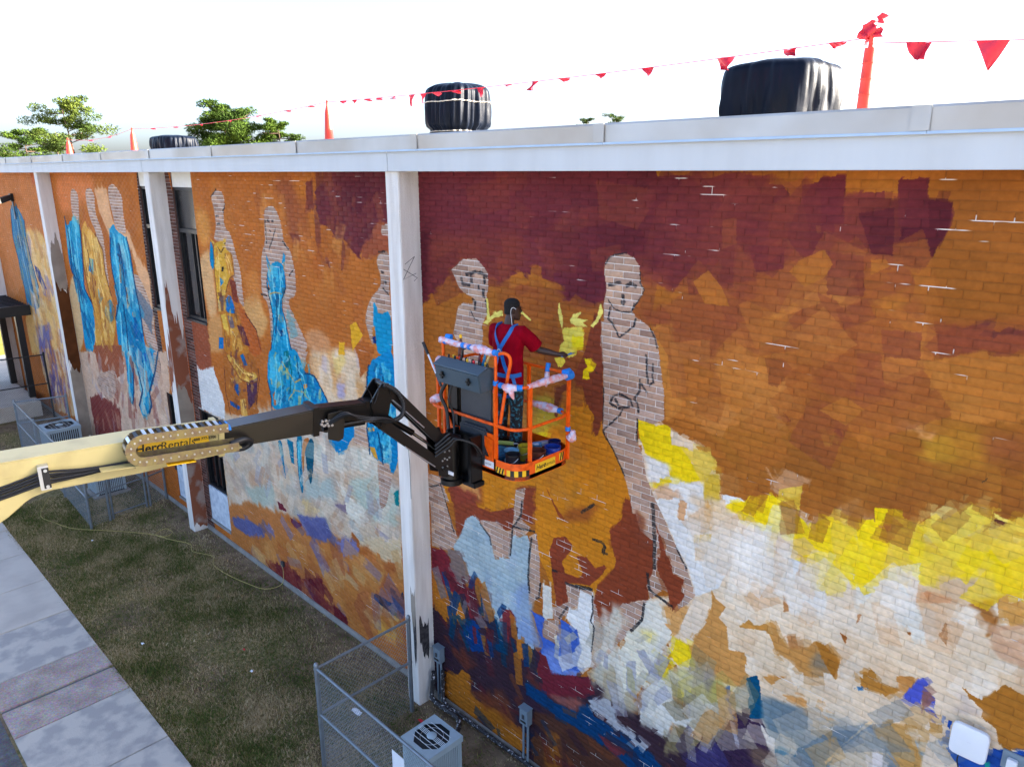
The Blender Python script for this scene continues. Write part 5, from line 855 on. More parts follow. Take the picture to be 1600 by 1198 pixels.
('n','m',(0,0,0),30,0.55,0,[-8.51,0.7,-4.49,2.62,-3.1,2.15,-8.62,-1.82]),
('n','m',(0,0,0),30,0.4,0,[-3.2,3.32,-1.57,4.05,-0.49,3.87,-3.1,2.15]),
('n','m',(0,0,0),30,0.6,0,[-1.57,4.05,-0.54,4.76,-0.44,4.16,-1.25,3.8]),
('n','m',(0,0,0),30,0.5,0,[-3.43,5.82,-2.55,6.05,-2.44,5.6,-3.39,5.42]),
('f','m',(0,0,0),30,0.25,0,[-15.5,8.94,-9.53,8.93,-9.71,6.61,-16.32,5.72]),
('f','m',(0,0,0),30,0.35,0,[-15.83,3.7,-9.47,5.14,-9.8,0.58,-13.81,0.25]),
]
# ------------------------------------------------------------------ the mural: paint laid on the wall in wall metres
BH, BW, ZT = 0.0795, 0.265, 8.93            # brick course, brick length, top of the brickwork
def fbm(h, w, cell, octs=3, seed=0, stretch=1.0):
    r = np.random.default_rng(seed); out = np.zeros((h, w), np.float32); amp = 1.0; tot = 0
    for o in range(octs):
        cy = max(2, int(h / (cell / 2**o)) + 2); cx = max(2, int(w / (cell * stretch / 2**o)) + 2)
        g = r.random((cy, cx)).astype(np.float32)
        y = np.linspace(0, cy - 1.001, h, dtype=np.float32); x = np.linspace(0, cx - 1.001, w, dtype=np.float32)
        yi = y.astype(int); xi = x.astype(int); fy = y - yi; fx = x - xi
        fy = (fy*fy*(3-2*fy))[:, None]; fx = (fx*fx*(3-2*fx))[None]
        a = g[yi][:, xi]; b = g[yi][:, xi+1]; c = g[yi+1][:, xi]; d = g[yi+1][:, xi+1]
        out += amp * ((a*(1-fx)+b*fx)*(1-fy) + (c*(1-fx)+d*fx)*fy); tot += amp; amp *= .55
    return out / tot
def blur(m, k):
    if k < 1: return m
    for ax in (0, 1):
        for _ in range(2):
            p = np.pad(m, [(k, k) if a == ax else (0, 0) for a in (0, 1)], mode='edge')
            c = np.cumsum(p, axis=ax); c = np.concatenate([np.zeros_like(np.take(c, [0], ax)), c], ax)
            n = m.shape[ax]
            m = (np.take(c, range(2*k+1, 2*k+1+n), ax) - np.take(c, range(0, n), ax)) / (2*k+1)
    return m
BASEC = {'n': (166, 102, 44), 'f': (178, 106, 50)}
class Wall:
    def __init__(s, x0, x1, res, seed):
        s.x0, s.x1, s.res = x0, x1, res; s.w = int((x1-x0)/res); s.h = int(ZT/res) + 4
        s.rgb = np.zeros((s.h, s.w, 3), np.float32); s.cov = np.ones((s.h, s.w), np.float32)
        s.bare = np.zeros((s.h, s.w, 3), np.float32); s.miss = np.full((s.h, s.w), .04, np.float32)
        s.bare[:] = (-1, -1, -1)
        c = .05 / res
        s.nx = fbm(s.h, s.w, c, 4, seed) * 2 - 1; s.ny = fbm(s.h, s.w, c, 4, seed+1) * 2 - 1
        # brush fields: every stroke-wide lane shifts an edge by its own amount, so edges end in brush marks
        yy, xx = np.mgrid[0:s.h, 0:s.w].astype(np.float32); s.lanes = []
        for k, (th, wd, ln) in enumerate(((78, .085, .55), (14, .075, .5), (100, .11, .7), (55, .095, .6), (-22, .09, .6))):
            c_, s_ = math.cos(R(th)), math.sin(R(th)); wob = (s.nx*.012/res)
            u_ = (xx*c_+yy*s_)*res; v_ = (-xx*s_+yy*c_+wob)*res
            iv = np.floor(v_/wd); iu = np.floor(u_/ln+np.sin(iv*12.9898)*43.7)
            h_ = np.abs(np.sin(iv*78.233+iu*37.719+seed)*43758.5453) % 1
            s.lanes.append((((h_-.5)*2).astype(np.float32), c_, s_))
        s.cnt = 0
        s.dry = fbm(s.h, s.w, .05/res, 3, seed+2)
        s.r = np.random.default_rng(seed+5); s.round = False; s.pad = 0; s.streak = fbm(s.h, s.w, .022/res, 2, seed+3, .35); s.streak2 = fbm(s.h, s.w, .012/res, 2, seed+4, 5.0)
    def mask(s, pts, rag, soft, lane=None):
        P = np.array(pts, float).reshape(-1, 2)
        if s.round and len(P) > 4 and rag <= 1:
            for _ in range(2): Q = np.roll(P, -1, 0); P = np.stack([P*.78+Q*.22, P*.22+Q*.78], 1).reshape(-1, 2)
        px = (P[:, 0]-s.x0)/s.res; py = P[:, 1]/s.res
        pad = int((rag + soft*2 + s.pad) / 100 / s.res) + 3
        a0, a1 = int(px.min())-pad, int(px.max())+pad+1; b0, b1 = int(py.min())-pad, int(py.max())+pad+1
        a0, b0 = max(a0, 0), max(b0, 0); a1, b1 = min(a1, s.w), min(b1, s.h)
        if a1-a0 < 2 or b1-b0 < 2: return None
        W, H = a1-a0, b1-b0
        T = np.zeros((H, W+1), np.int16); rows = np.arange(b0, b1) + .5
        for i in range(len(px)):
            j = (i+1) % len(px); y0, y1 = py[i], py[j]
            if y0 == y1: continue
            sel = (rows >= min(y0, y1)) & (rows < max(y0, y1))
            if not sel.any(): continue
            xs = px[i] + (rows[sel]-y0)/(y1-y0)*(px[j]-px[i]) - a0
            np.add.at(T, (np.nonzero(sel)[0], np.clip(np.ceil(xs-.5), 0, W).astype(int)), 1)
        m = (np.cumsum(T, 1)[:, :W] % 2).astype(np.float32)
        if rag:
            k = rag/100/s.res*.75
            yy, xx = np.mgrid[0:H, 0:W]
            yy = np.clip((yy + s.ny[b0:b1, a0:a1]*k).astype(int), 0, H-1); xx = np.clip((xx + s.nx[b0:b1, a0:a1]*k*1.3).astype(int), 0, W-1)
            m = m[yy, xx]
        if lane is not None:
            f, c_, s_ = s.lanes[lane[0]]; k = lane[1]/100/s.res
            yy, xx = np.mgrid[0:H, 0:W]; d_ = f[b0:b1, a0:a1]*k
            m = m[np.clip((yy+d_*s_).astype(int), 0, H-1), np.clip((xx+d_*c_).astype(int), 0, W-1)]
        m = blur(m, max(0 if soft == 0 else 1, int(soft/100/s.res)))
        return m, slice(b0, b1), slice(a0, a1)
    def paint(s, col, pts, soft=0, a=1., rag=2):
        s.cnt += 1; L_ = s.cnt*7 % len(s.lanes)
        passes = [(None, rag, a)]
        if rag >= 3: passes = [((L_, rag*3.2), 1.2, a*.45), (((L_+2) % len(s.lanes), rag*2.0), 1.2, a*.6), ((L_, rag*1.1), 1.1, a)]
        elif rag == 2: passes = [((L_, 3.5), .7, a*.6), ((L_, 1.5), .6, a)]
        for lane, rg, al in passes:
            r = s.mask(pts, rg + (lane[1] if lane else 0), soft, None) if lane is None else s.mask2(pts, rg, soft, lane)
            if r is None: return
            m, ys, xs = r
            d = s.dry[ys, xs]
            m = m * al * (1 if al > .95 else np.clip(.50 + d*.5 + s.streak2[ys, xs]*.5, 0, 1))
            s.rgb[ys, xs] = s.rgb[ys, xs]*(1-m[..., None]) + np.array(col, np.float32)*m[..., None]
            if al > .5: s.cov[ys, xs] = np.maximum(s.cov[ys, xs], m)
    def mask2(s, pts, rg, soft, lane):
        keep = s.pad; s.pad = lane[1]; r = s.mask(pts, rg, soft, lane); s.pad = keep; return r
    def ribbon(s, col, wid, pts, a):
        P = np.array(pts, float).reshape(-1, 2); h = wid/100
        for i in range(len(P)-1):
            d = P[i+1]-P[i]; L = np.hypot(*d)
            if L < 1e-4: continue
            n = np.array([-d[1], d[0]])/L*h/2
            r = s.mask(np.array([P[i]+n, P[i+1]+n, P[i+1]-n, P[i]-n]).ravel(), .6, 0)
            if r is None: continue
            m, ys, xs = r; m = m*a
            s.rgb[ys, xs] = s.rgb[ys, xs]*(1-m[..., None]) + np.array(col, np.float32)*m[..., None]; s.cov[ys, xs] = np.maximum(s.cov[ys, xs], m)
    def unpaint(s, col, pts, rag, a):
        r = s.mask(pts, rag, 0)
        if r is None: return
        m, ys, xs = r
        s.cov[ys, xs] *= 1 - m*a
        if sum(col) > 0: s.bare[ys, xs] = np.where(m[..., None] > .5, np.array(col, np.float32), s.bare[ys, xs])
    def stroke(s, col, wid, pts, a):
        P = np.array(pts, float).reshape(-1, 2); h = wid/100*1.3
        for i in range(len(P)-1):
            d = P[i+1]-P[i]; L = np.hypot(*d)
            if L < 1e-4: continue
            n = np.array([-d[1], d[0]])/L*h/2; e = d/L*h*.3
            q = [P[i]+n-e, P[i+1]+n+e, P[i+1]-n+e, P[i]-n-e]
            r = s.mask(np.array(q).ravel(), .8, 0)
            if r is None: continue
            m, ys, xs = r; m = m*a*np.clip(.3+s.dry[ys, xs]*1.3, 0, 1)
            s.ink[ys, xs] = np.maximum(s.ink[ys, xs], m)
    def scatter(s, cols, spec, a, soft, pts):
        n, size, ang, asp = spec; P = np.array(pts, float).reshape(-1, 2)
        lo, hi = P.min(0), P.max(0); k = 0; tries = 0
        while k < n and tries < n*20:
            tries += 1; c = lo + s.r.random(2)*(hi-lo)
            ins = False; j = len(P)-1
            for i in range(len(P)):
                if (P[i, 1] > c[1]) != (P[j, 1] > c[1]) and c[0] < (P[j, 0]-P[i, 0])*(c[1]-P[i, 1])/(P[j, 1]-P[i, 1])+P[i, 0]: ins = not ins
                j = i
            if not ins: continue
            k += 1; t = math.radians(ang + s.r.normal(0, 22)); L = size*(.6+s.r.random()*.8); Wd = L/asp*(.7+s.r.random()*.6)
            ex = np.array([math.cos(t), math.sin(t)])*L/2; ey = np.array([-math.sin(t), math.cos(t)])*Wd/2
            j1, j2 = s.r.normal(0, .22, 2)
            q = [c-ex-ey, c+ex*(1+j1)-ey, c+ex+ey*(1+j2), c-ex*(1+j2)+ey]
            s.paint(cols[int(s.r.integers(len(cols)))], np.array(q).ravel(), soft, a*(.6+.4*s.r.random()), 1.6)
    def run(s, key):
        s.ink = np.zeros((s.h, s.w), np.float32)
        s.rgb[:] = BASEC[key]
        for im, k, col, so_, a, rag, pts in MURAL:
            if im != key: continue
            if k == 'p': s.paint(col, pts, so_, a, rag)
            elif k == 'b': s.unpaint(col, pts, rag, a)
            elif k == 's': s.scatter(col, so_, a, rag, pts)
            elif k == 'l': s.stroke(col, so_, pts, a)
            elif k == 'o': s.ribbon(col, so_, pts, a)
            elif k == 'm':
                r = s.mask(pts, 0, so_)
                if r: s.miss[r[1], r[2]] = np.maximum(s.miss[r[1], r[2]], r[0]*a)
    def images(s, key):
        z = (np.arange(s.h)+.5)*s.res; x = s.x0 + (np.arange(s.w)+.5)*s.res
        row = np.floor((ZT-z)/BH).astype(int); off = np.where(row % 2 == 0, 0, BW/2)
        colm = np.floor((x[None]+40+off[:, None])/BW).astype(int)
        hsh = np.abs(np.sin(row[:, None]*127.1+colm*311.7)*43758.5453); h1 = (hsh % 1).astype(np.float32); h2 = ((hsh*7.31) % 1).astype(np.float32)
        grain = fbm(s.h, s.w, .03/s.res, 2, 91); big = fbm(s.h, s.w, .5/s.res, 3, 92)
        # bare brick: mauve-tan, each brick its own tone
        pal = np.array([(178, 148, 136), (168, 142, 134), (186, 156, 142), (160, 130, 120), (176, 152, 146)], np.float32)
        bb = pal[(h1*4.99).astype(int)] * (.93+.14*h2[..., None]) * (.92+.16*grain[..., None])
        ov = s.bare[..., 0:1] >= 0
        bb = bb*np.array((1., .97, .89), np.float32)
        bb = np.where(ov, s.bare*(.75+.5*h2[..., None]), bb)
        # faint overspill and wash on bare brick
        paint = s.rgb * (.97+.06*h1[..., None]) * (.94+.12*grain[..., None]) * (.95+.10*big[..., None])
        lum = paint @ np.array((.3, .55, .15), np.float32); paint = np.clip(lum[..., None] + (paint-lum[..., None])*1.02, 2, 250)*np.array((1., .97, .92), np.float32)
        cov = np.clip(s.cov*1.0, 0, 1)[..., None]
        brick = bb*(1-cov) + paint*cov
        ink = (s.ink*np.clip(.5+grain, 0, 1))[..., None]
        brick = brick*(1-ink) + np.array((40, 40, 44), np.float32)*ink
        mn = fbm(s.h, s.w, .10/s.res, 3, 93, 3.2)
        ms = np.clip((mn - (.80-s.miss*.34))*14, 0, 1)[..., None]
        mort = np.array((236, 229, 222), np.float32)*(.92+.12*grain[..., None])
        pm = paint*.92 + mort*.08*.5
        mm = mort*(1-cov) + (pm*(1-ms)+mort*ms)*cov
        mm = np.where(ov & (cov < .5), mort*.72, mm)
        ik = ink*.45; mm = mm*(1-ik) + 44*ik
        res = []
        for nm, a in (('paint_on_brick_'+key, brick), ('paint_on_mortar_'+key, mm)):
            im = bpy.data.images.new(nm, s.w, s.h, alpha=False)
            buf = np.ones((s.h, s.w, 4), np.float32); buf[..., :3] = np.clip(a/255, 0, 1)
            im.pixels.foreach_set(buf.ravel()); im.update(); im.pack(); res.append(im)
        return res
    def material(s, im, name, bump):
        m = bpy.data.materials.new(name); m.use_nodes = True; t = m.node_tree; b = t.nodes['Principled BSDF']; L = t.links.new
        g = t.nodes.new('ShaderNodeNewGeometry'); sp = t.nodes.new('ShaderNodeSeparateXYZ'); L(g.outputs['Position'], sp.inputs[0])
        mx = t.nodes.new('ShaderNodeMapRange'); mx.clamp = False; mx.inputs[1].default_value = s.x0; mx.inputs[2].default_value = s.x0+s.w*s.res
        mz = t.nodes.new('ShaderNodeMapRange'); mz.clamp = False; mz.inputs[1].default_value = 0; mz.inputs[2].default_value = s.h*s.res
        L(sp.outputs['X'], mx.inputs[0]); L(sp.outputs['Z'], mz.inputs[0])
        cb = t.nodes.new('ShaderNodeCombineXYZ'); L(mx.outputs[0], cb.inputs[0]); L(mz.outputs[0], cb.inputs[1])
        ti = t.nodes.new('ShaderNodeTexImage'); ti.image = im; ti.extension = 'EXTEND'; L(cb.outputs[0], ti.inputs[0])
        L(ti.outputs[0], b.inputs['Base Color'])
        n1 = t.nodes.new('ShaderNodeTexNoise'); n1.inputs['Scale'].default_value = 140; n1.inputs['Detail'].default_value = 3; L(g.outputs['Position'], n1.inputs['Vector'])
        bp = t.nodes.new('ShaderNodeBump'); bp.inputs['Strength'].default_value = bump; bp.inputs['Distance'].default_value = .004
        L(n1.outputs[0], bp.inputs['Height']); L(bp.outputs[0], b.inputs['Normal'])
        n2 = t.nodes.new('ShaderNodeTexNoise'); n2.inputs['Scale'].default_value = 2.2; n2.inputs['Detail'].default_value = 5; L(g.outputs['Position'], n2.inputs['Vector'])
        rr = t.nodes.new('ShaderNodeMapRange'); rr.inputs[1].default_value = .3; rr.inputs[2].default_value = .7; rr.inputs[3].default_value = .5; rr.inputs[4].default_value = .8
        L(n2.outputs[0], rr.inputs[0]); L(rr.outputs[0], b.inputs['Roughness'])
        b.inputs['Specular IOR Level'].default_value = .04
        return m
NEAR = Wall(-8.95, 2.6, .006, 11); NEAR.run('n')
FAR = Wall(-36.5, -8.95, .010, 23); FAR.round = True; FAR.run('f')
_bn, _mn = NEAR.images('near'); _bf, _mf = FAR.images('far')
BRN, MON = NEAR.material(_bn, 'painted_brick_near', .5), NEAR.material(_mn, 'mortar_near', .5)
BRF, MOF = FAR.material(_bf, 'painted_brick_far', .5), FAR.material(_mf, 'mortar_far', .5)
# ------------------------------------------------------------------ ground and paths
gr = MB().add([(-900, -900, -.02), (900, -900, -.02), (900, 900, -.02), (-900, 900, -.02)], [(0, 1, 2, 3)])
def ground_mat():
    m = bpy.data.materials.new('dry_lawn_soil'); m.use_nodes = True; t = m.node_tree; b = t.nodes['Principled BSDF']; L = t.links.new
    g = t.nodes.new('ShaderNodeNewGeometry')
    def noise(sc, det=5):
        n = t.nodes.new('ShaderNodeTexNoise'); n.inputs['Scale'].default_value = sc; n.inputs['Detail'].default_value = det; L(g.outputs['Position'], n.inputs['Vector']); return n.outputs[0]
    def ramp(src, a, b_, c0, c1):
        r = t.nodes.new('ShaderNodeValToRGB'); r.color_ramp.elements[0].position = a; r.color_ramp.elements[1].position = b_
        r.color_ramp.elements[0].color = (*c0, 1); r.color_ramp.elements[1].color = (*c1, 1); L(src, r.inputs[0]); return r.outputs[0]
    def mix(f, a, b_):
        x = t.nodes.new('ShaderNodeMixRGB'); L(f, x.inputs[0]); L(a, x.inputs[1]); L(b_, x.inputs[2]); return x.outputs[0]
    soil = ramp(noise(3), .35, .65, lin((106, 88, 72)), lin((140, 120, 98)))
    straw = ramp(noise(14), .35, .65, lin((98, 94, 58)), lin((148, 132, 96)))
    patch = ramp(noise(.7, 6), .42, .58, (0, 0, 0), (1, 1, 1))
    c1 = mix(patch, soil, straw)
    sp = t.nodes.new('ShaderNodeSeparateXYZ'); L(g.outputs['Position'], sp.inputs[0])
    ad = t.nodes.new('ShaderNodeMath'); ad.operation = 'MULTIPLY_ADD'; L(noise(1.6), ad.inputs[0]); ad.inputs[1].default_value = 1.2; L(sp.outputs['Y'], ad.inputs[2])
    mr = t.nodes.new('ShaderNodeMapRange'); mr.inputs[1].default_value = -.5; mr.inputs[2].default_value = .1; L(ad.outputs[0], mr.inputs[0])   # bare earth along the wall
    L(mix(mr.outputs[0], c1, soil), b.inputs['Base Color']); b.inputs['Roughness'].default_value = .95; b.inputs['Specular IOR Level'].default_value = .1
    bp = t.nodes.new('ShaderNodeBump'); bp.inputs['Strength'].default_value = .8; bp.inputs['Distance'].default_value = .05; L(noise(22, 6), bp.inputs['Height']); L(bp.outputs[0], b.inputs['Normal'])
    return m
GM = ground_mat()
tag(gr.build('ground', GM), kind='structure')

# lawn: short dry blades (nobody could count them)
def blades(N, x0, x1, y0, y1, seed, hmax, dens):
    r = np.random.default_rng(seed)
    x = r.uniform(x0, x1, N); y = r.uniform(y0, y1, N)
    f = np.sin(x*1.7+np.sin(y*2.3)*1.4)*.5 + np.sin(x*.6-y*1.9+2)*.5 + r.normal(0, .55, N)
    edge = np.clip((-.25-y)/.8, 0, 1)
    keep = r.random(N) < np.clip(.55+.35*f, .12, 1)*(.15+.85*edge)*dens
    x, y, f = x[keep], y[keep], f[keep]; n = len(x)
    h = hmax*(.35+.65*r.random(n))*(1+.3*np.clip(f, -1, 1)); a = r.uniform(0, 2*np.pi, n); wd = r.uniform(.004, .010, n)*(1+1.0*(r.random(n) > .85))
    lean = r.uniform(.2, 1.1, n)*h; la = r.uniform(0, 2*np.pi, n)
    dx, dy = np.cos(a)*wd, np.sin(a)*wd
    V = np.stack([np.stack([x-dx, y-dy, np.full(n, -.025)], 1), np.stack([x+dx, y+dy, np.full(n, -.025)], 1),
                  np.stack([x+np.cos(la)*lean, y+np.sin(la)*lean, h-.02], 1)], 1).reshape(-1, 3)
    return V, np.arange(3*n).reshape(-1, 3)
def grass_mat():
    m = bpy.data.materials.new('dry_grass_blades'); m.use_nodes = True; t = m.node_tree; b = t.nodes['Principled BSDF']; L = t.links.new
    g = t.nodes.new('ShaderNodeNewGeometry')
    n1 = t.nodes.new('ShaderNodeTexNoise'); n1.inputs['Scale'].default_value = 1.1; n1.inputs['Detail'].default_value = 6; L(g.outputs['Position'], n1.inputs['Vector'])
    n2 = t.nodes.new('ShaderNodeTexNoise'); n2.inputs['Scale'].default_value = 55; n2.inputs['Detail'].default_value = 1; L(g.outputs['Position'], n2.inputs['Vector'])
    ad = t.nodes.new('ShaderNodeMath'); ad.operation = 'MULTIPLY_ADD'; L(g.outputs['Random Per Island'], ad.inputs[0]); ad.inputs[1].default_value = .42; L(n1.outputs[0], ad.inputs[2])
    r = t.nodes.new('ShaderNodeValToRGB'); e = r.color_ramp.elements
    e[0].position = .58; e[0].color = (*lin((82, 96, 48)), 1); e[1].position = .88; e[1].color = (*lin((188, 168, 132)), 1)
    k = e.new(.66); k.color = (*lin((116, 118, 66)), 1); k = e.new(.76); k.color = (*lin((156, 138, 98)), 1)
    L(ad.outputs[0], r.inputs[0]); L(r.outputs[0], b.inputs['Base Color']); b.inputs['Roughness'].default_value = .8
    b.inputs['Specular IOR Level'].default_value = .05
    return m
Va, Fa = blades(540000, -23, -5.5, -3.79, -.05, 3, .058, 1.0)
Vb, Fb = blades(50000, -40, -23, -6, -.3, 4, .06, .8)
tag(fin('lawn_grass', np_mesh('lawn_grass', np.concatenate([Va, Vb]), np.concatenate([Fa, Fb+len(Va)])), grass_mat()),
    'short dry patchy grass between wall and concrete path', 'grass', kind='stuff')

# concrete path with its slabs
def slab_mat(name, c1, c2, sc, thr, agg=False):
    m = mat(name, c1, .85, col2=c2, scale=sc, thr=thr, bump=.25, bscale=40, detail=8)
    if agg:
        t = m.node_tree; b = t.nodes['Principled BSDF']; v = t.nodes.new('ShaderNodeTexVoronoi'); v.inputs['Scale'].default_value = 45
        g = [n for n in t.nodes if n.type == 'NEW_GEOMETRY'][0]; t.links.new(g.outputs['Position'], v.inputs['Vector'])
        mx = t.nodes.new('ShaderNodeMixRGB'); mx.blend_type = 'MULTIPLY'; mx.inputs[0].default_value = .45
        src = b.inputs['Base Color'].links[0].from_socket; t.links.new(src, mx.inputs[1]); t.links.new(v.outputs['Color'], mx.inputs[2]); t.links.new(mx.outputs[0], b.inputs['Base Color'])
    return m
SLA = slab_mat('path_concrete', (196, 188, 176), (180, 172, 162), 1.4, (.36, .6))
SLS = slab_mat('path_concrete_stained', (190, 184, 174), (162, 158, 154), 2.6, (.42, .56))
SLG = slab_mat('path_exposed_aggregate', (196, 180, 170), (172, 154, 146), 2.5, (.35, .65), True)
STRIPM = mat('joint_strip', (104, 110, 112), .8)
GRAV = slab_mat('gravel_apron', (112, 112, 116), (84, 80, 78), 6, (.3, .7), True)
path = bpy.data.objects.new('footpath', MB().box(-70, 8, -5.50, -3.74, -.10, -.012).mesh('footpath')); COL.objects.link(path); path.data.materials.append(STRIPM); path['kind'] = 'structure'
edges = [-69.9]; x = -14.57
while x > -68: x -= 1.72; edges.append(x)
edges = sorted(edges) + [-14.57, -13.68, -13.62, -12.78, -11.06, -9.3, -7.5, -5.7, -3.9, -2.1, -.3, 1.5, 3.3, 5.1, 7]
for i in range(len(edges)-1):
    a, b_ = edges[i], edges[i+1]
    if b_-a < .1: continue
    mt = SLG if -14.6 < a < -12.8 else (SLS if (-12.9 < a < -9 or (i % 5 == 2)) else SLA)
    q = MB().box(a+.008, b_-.008 if abs(b_+13.68) > .01 else b_-.012, -5.515, -3.725, -.08, .022+.004*math.sin(i*2.1))
    q.build('slab', mt, path, bevel=.008)
tag(MB().add([(-60, -9.5, -.012), (10, -9.5, -.012), (10, -5.56, -.012), (-60, -5.56, -.012)], [(0, 1, 2, 3)]).build('gravel_apron', GRAV), kind='structure')
tag(MB().add([(-110, -70, -.008), (80, -70, -.008), (80, -9.52, -.008), (-110, -9.52, -.008)], [(0, 1, 2, 3)]).build('added_bounce_lot', mat('pale_bounce_concrete', (186, 182, 176), .9, var=.15, scale=1.5)), kind='structure')  # unseen pale lot, added to bounce sunlight onto the shaded wall
tag(MB().add([(-120, -9.5, .0), (-37.0, -9.5, .0), (-37.0, 30, .0), (-120, 30, .0)], [(0, 1, 2, 3)]).build('far_lawn', mat('sunny_dry_lawn', (150, 140, 70), .9, col2=(110, 108, 50), scale=1.5, spec=.05)), kind='structure')
tag(MB().add([(-60, -9.5, .004), (-56, -9.5, .004), (-48, 30, .004), (-52, 30, .004)], [(0, 1, 2, 3)]).build('far_path', SLA), kind='structure')
tag(MB().add([(-44, -9.5, .004), (-37.0, -9.5, .004), (-37.0, 2.0, .004), (-44, 2.0, .004)], [(0, 1, 2, 3)]).build('far_walkway', SLA), kind='structure')

# ------------------------------------------------------------------ the building
X0, X1 = -36.3, 14.0
PW, PD = .317, .355
PIL = [-35.9, -27.13, -18.10, -8.865, .27, 9.4]
WIN = [(-17.65, -16.55), (-19.65, -18.55)]
ZUP, ZLO = (5.60, ZT), (.34, 3.33)
bld = thing('school_building', 'long two-storey brick school building covered with an unfinished colourful mural', 'building', (-15, 8, 0))
# mortar backing (with the window openings left out)
def backing(name, x0, x1, m, holes):
    mb = MB(); xs = sorted({x0, x1} | {v for h in holes for v in h[:2]})
    for a, b_ in zip(xs, xs[1:]):
        hs = sorted([(h[2], h[3]) for h in holes if h[0] <= a+1e-6 and h[1] >= b_-1e-6]); z = 0
        for lo, hi in hs + [(ZT, ZT)]:
            if lo > z+1e-6: mb.add([(a, .0065, z), (b_, .0065, z), (b_, .0065, lo), (a, .0065, lo)], [(0, 1, 2, 3)])
            z = hi
    return mb.build(name, m, bld, recalc=False)
holes = [(a, b_, *z) for a, b_ in WIN for z in (ZUP, ZLO)]
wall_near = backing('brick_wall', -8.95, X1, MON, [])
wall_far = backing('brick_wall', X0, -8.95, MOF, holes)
# all bricks: front face bevelled, sides run back into the mortar
G = .0050
def brick_rows():
    out = []; nrow = int(ZT/BH)
    for r_ in range(nrow+1):
        z1 = ZT - r_*BH; z0 = max(z1-BH, .10)
        if z1 - z0 < .03: continue
        off = 0 if r_ % 2 == 0 else BW/2
        k0 = int(math.floor((X0+40+off)/BW)); k1 = int(math.ceil((2.4+40+off)/BW))
        for k in range(k0, k1):
            a = k*BW-40-off; b_ = a+BW
            segs = [(max(a, X0), b_)]
            if segs[0][0] >= b_-.03: continue
            for h in holes:
                if z1 > h[2]+.02 and z0 < h[3]-.02:
                    ns = []
                    for (p, q) in segs:
                        if q <= h[0] or p >= h[1]: ns.append((p, q)); continue
                        if p < h[0]-.03: ns.append((p, h[0]))
                        if q > h[1]+.03: ns.append((h[1], q))
                    segs = ns
            for p, q in segs:
                if q-p > .03: out.append((p+G, q-G, z0+G, z1-G))
    return np.array(out)
BR = brick_rows()
jit = rng.normal(0, .0012, len(BR)); 
def brick_geo(B, yj, bev=.0012, dep=.016):
    x0, x1, z0, z1 = B.T; n = len(B); yf = yj
    def P(x, y, z): return np.stack([x, y, z], 1)
    V = np.stack([P(x0+bev, yf, z0+bev), P(x1-bev, yf, z0+bev), P(x1-bev, yf, z1-bev), P(x0+bev, yf, z1-bev),
                  P(x0, yf+bev, z0), P(x1, yf+bev, z0), P(x1, yf+bev, z1), P(x0, yf+bev, z1),
                  P(x0, yf*0+dep, z0), P(x1, yf*0+dep, z0), P(x1, yf*0+dep, z1), P(x0, yf*0+dep, z1)], 1).reshape(-1, 3)
    f = np.array([(0,1,2,3),(4,5,1,0),(5,6,2,1),(6,7,3,2),(7,4,0,3),(8,9,5,4),(9,10,6,5),(10,11,7,6),(11,8,4,7)])
    return V, (f[None]+12*np.arange(n)[:, None, None]).reshape(-1, 4)
# the 300 bricks that show largest, picked by size in view, are single parts; the rest are one part
_c = np.stack([(BR[:, 0]+BR[:, 1])/2, np.zeros(len(BR)), (BR[:, 2]+BR[:, 3])/2], 1)
_fw = np.array(cam.rotation_euler.to_matrix() @ Vector((0, 0, -1))); _rt = np.array(cam.rotation_euler.to_matrix() @ Vector((1, 0, 0))); _upv = np.array(cam.rotation_euler.to_matrix() @ Vector((0, 1, 0)))
_d = _c - np.array(CAM_LOC); _z = _d @ _fw; _u = (_d @ _rt)/_z; _v = (_d @ _upv)/_z
_full = (BR[:, 1]-BR[:, 0] > BW-.02) & (BR[:, 3]-BR[:, 2] > BH-.02)
_see = (np.abs(_u) < .69) & (np.abs(_v) < .515) & _full & (_z > 0)
_size = np.where(_see, -(_d[:, 1]*0+6.95)/(_z**3), 0)
pick = np.argsort(_size)[:300]
rest = np.ones(len(BR), bool); rest[pick] = False
V, F = brick_geo(BR[rest], jit[rest])
me = np_mesh('brick_courses', V, F)
me.materials.append(BRN); me.materials.append(BRF)
me.polygons.foreach_set('material_index', np.repeat((BR[rest][:, 0] < -8.95).astype(np.int32), 9)); me.update()
bc = fin('brick_courses', me, None, bld); bc['kind'] = 'stuff'
hw, hh = BW/2-G, BH/2-G
Vb_, Fb_ = brick_geo(np.array([[-hw, hw, -hh, hh]]), np.zeros(1))
one = np_mesh('brick', Vb_, Fb_); one.materials.append(BRN)
for i in pick:
    o = bpy.data.objects.new('brick', one); COL.objects.link(o); o.parent = wall_near
    o.location = (_c[i, 0], jit[i], _c[i, 2]); o.rotation_euler = (0, rng.normal(0, .002), 0)
    o.matrix_parent_inverse = Matrix.Identity(4)
# body of the building behind the brickwork
MB().box(X0, X1, .34, 8, 0, 9.0).build('inner_walls', CONC, bld)
MB().box(X0, X0+.02, .013, .339, 0, ZT).build('end_wall', CONC, bld)
MB().box(X0-.45, X1+.4, -.30, 8.3, 9.01, 9.33).build('roof_slab', ROOFM, bld)
# foundation strip
for a, b_ in [(X0, -27.3), (-26.96, -18.27), (-17.93, -9.03), (-8.70, X1)]:
    MB().box(a, b_, -.028, .2, -.1, .098).build('foundation', CONC, bld, bevel=.01)
# pillars
for px in PIL:
    MB().box(px-PW/2, px+PW/2, -PD, .05, -.1, 8.935).build('pillar', STUCCO, bld, bevel=.012)
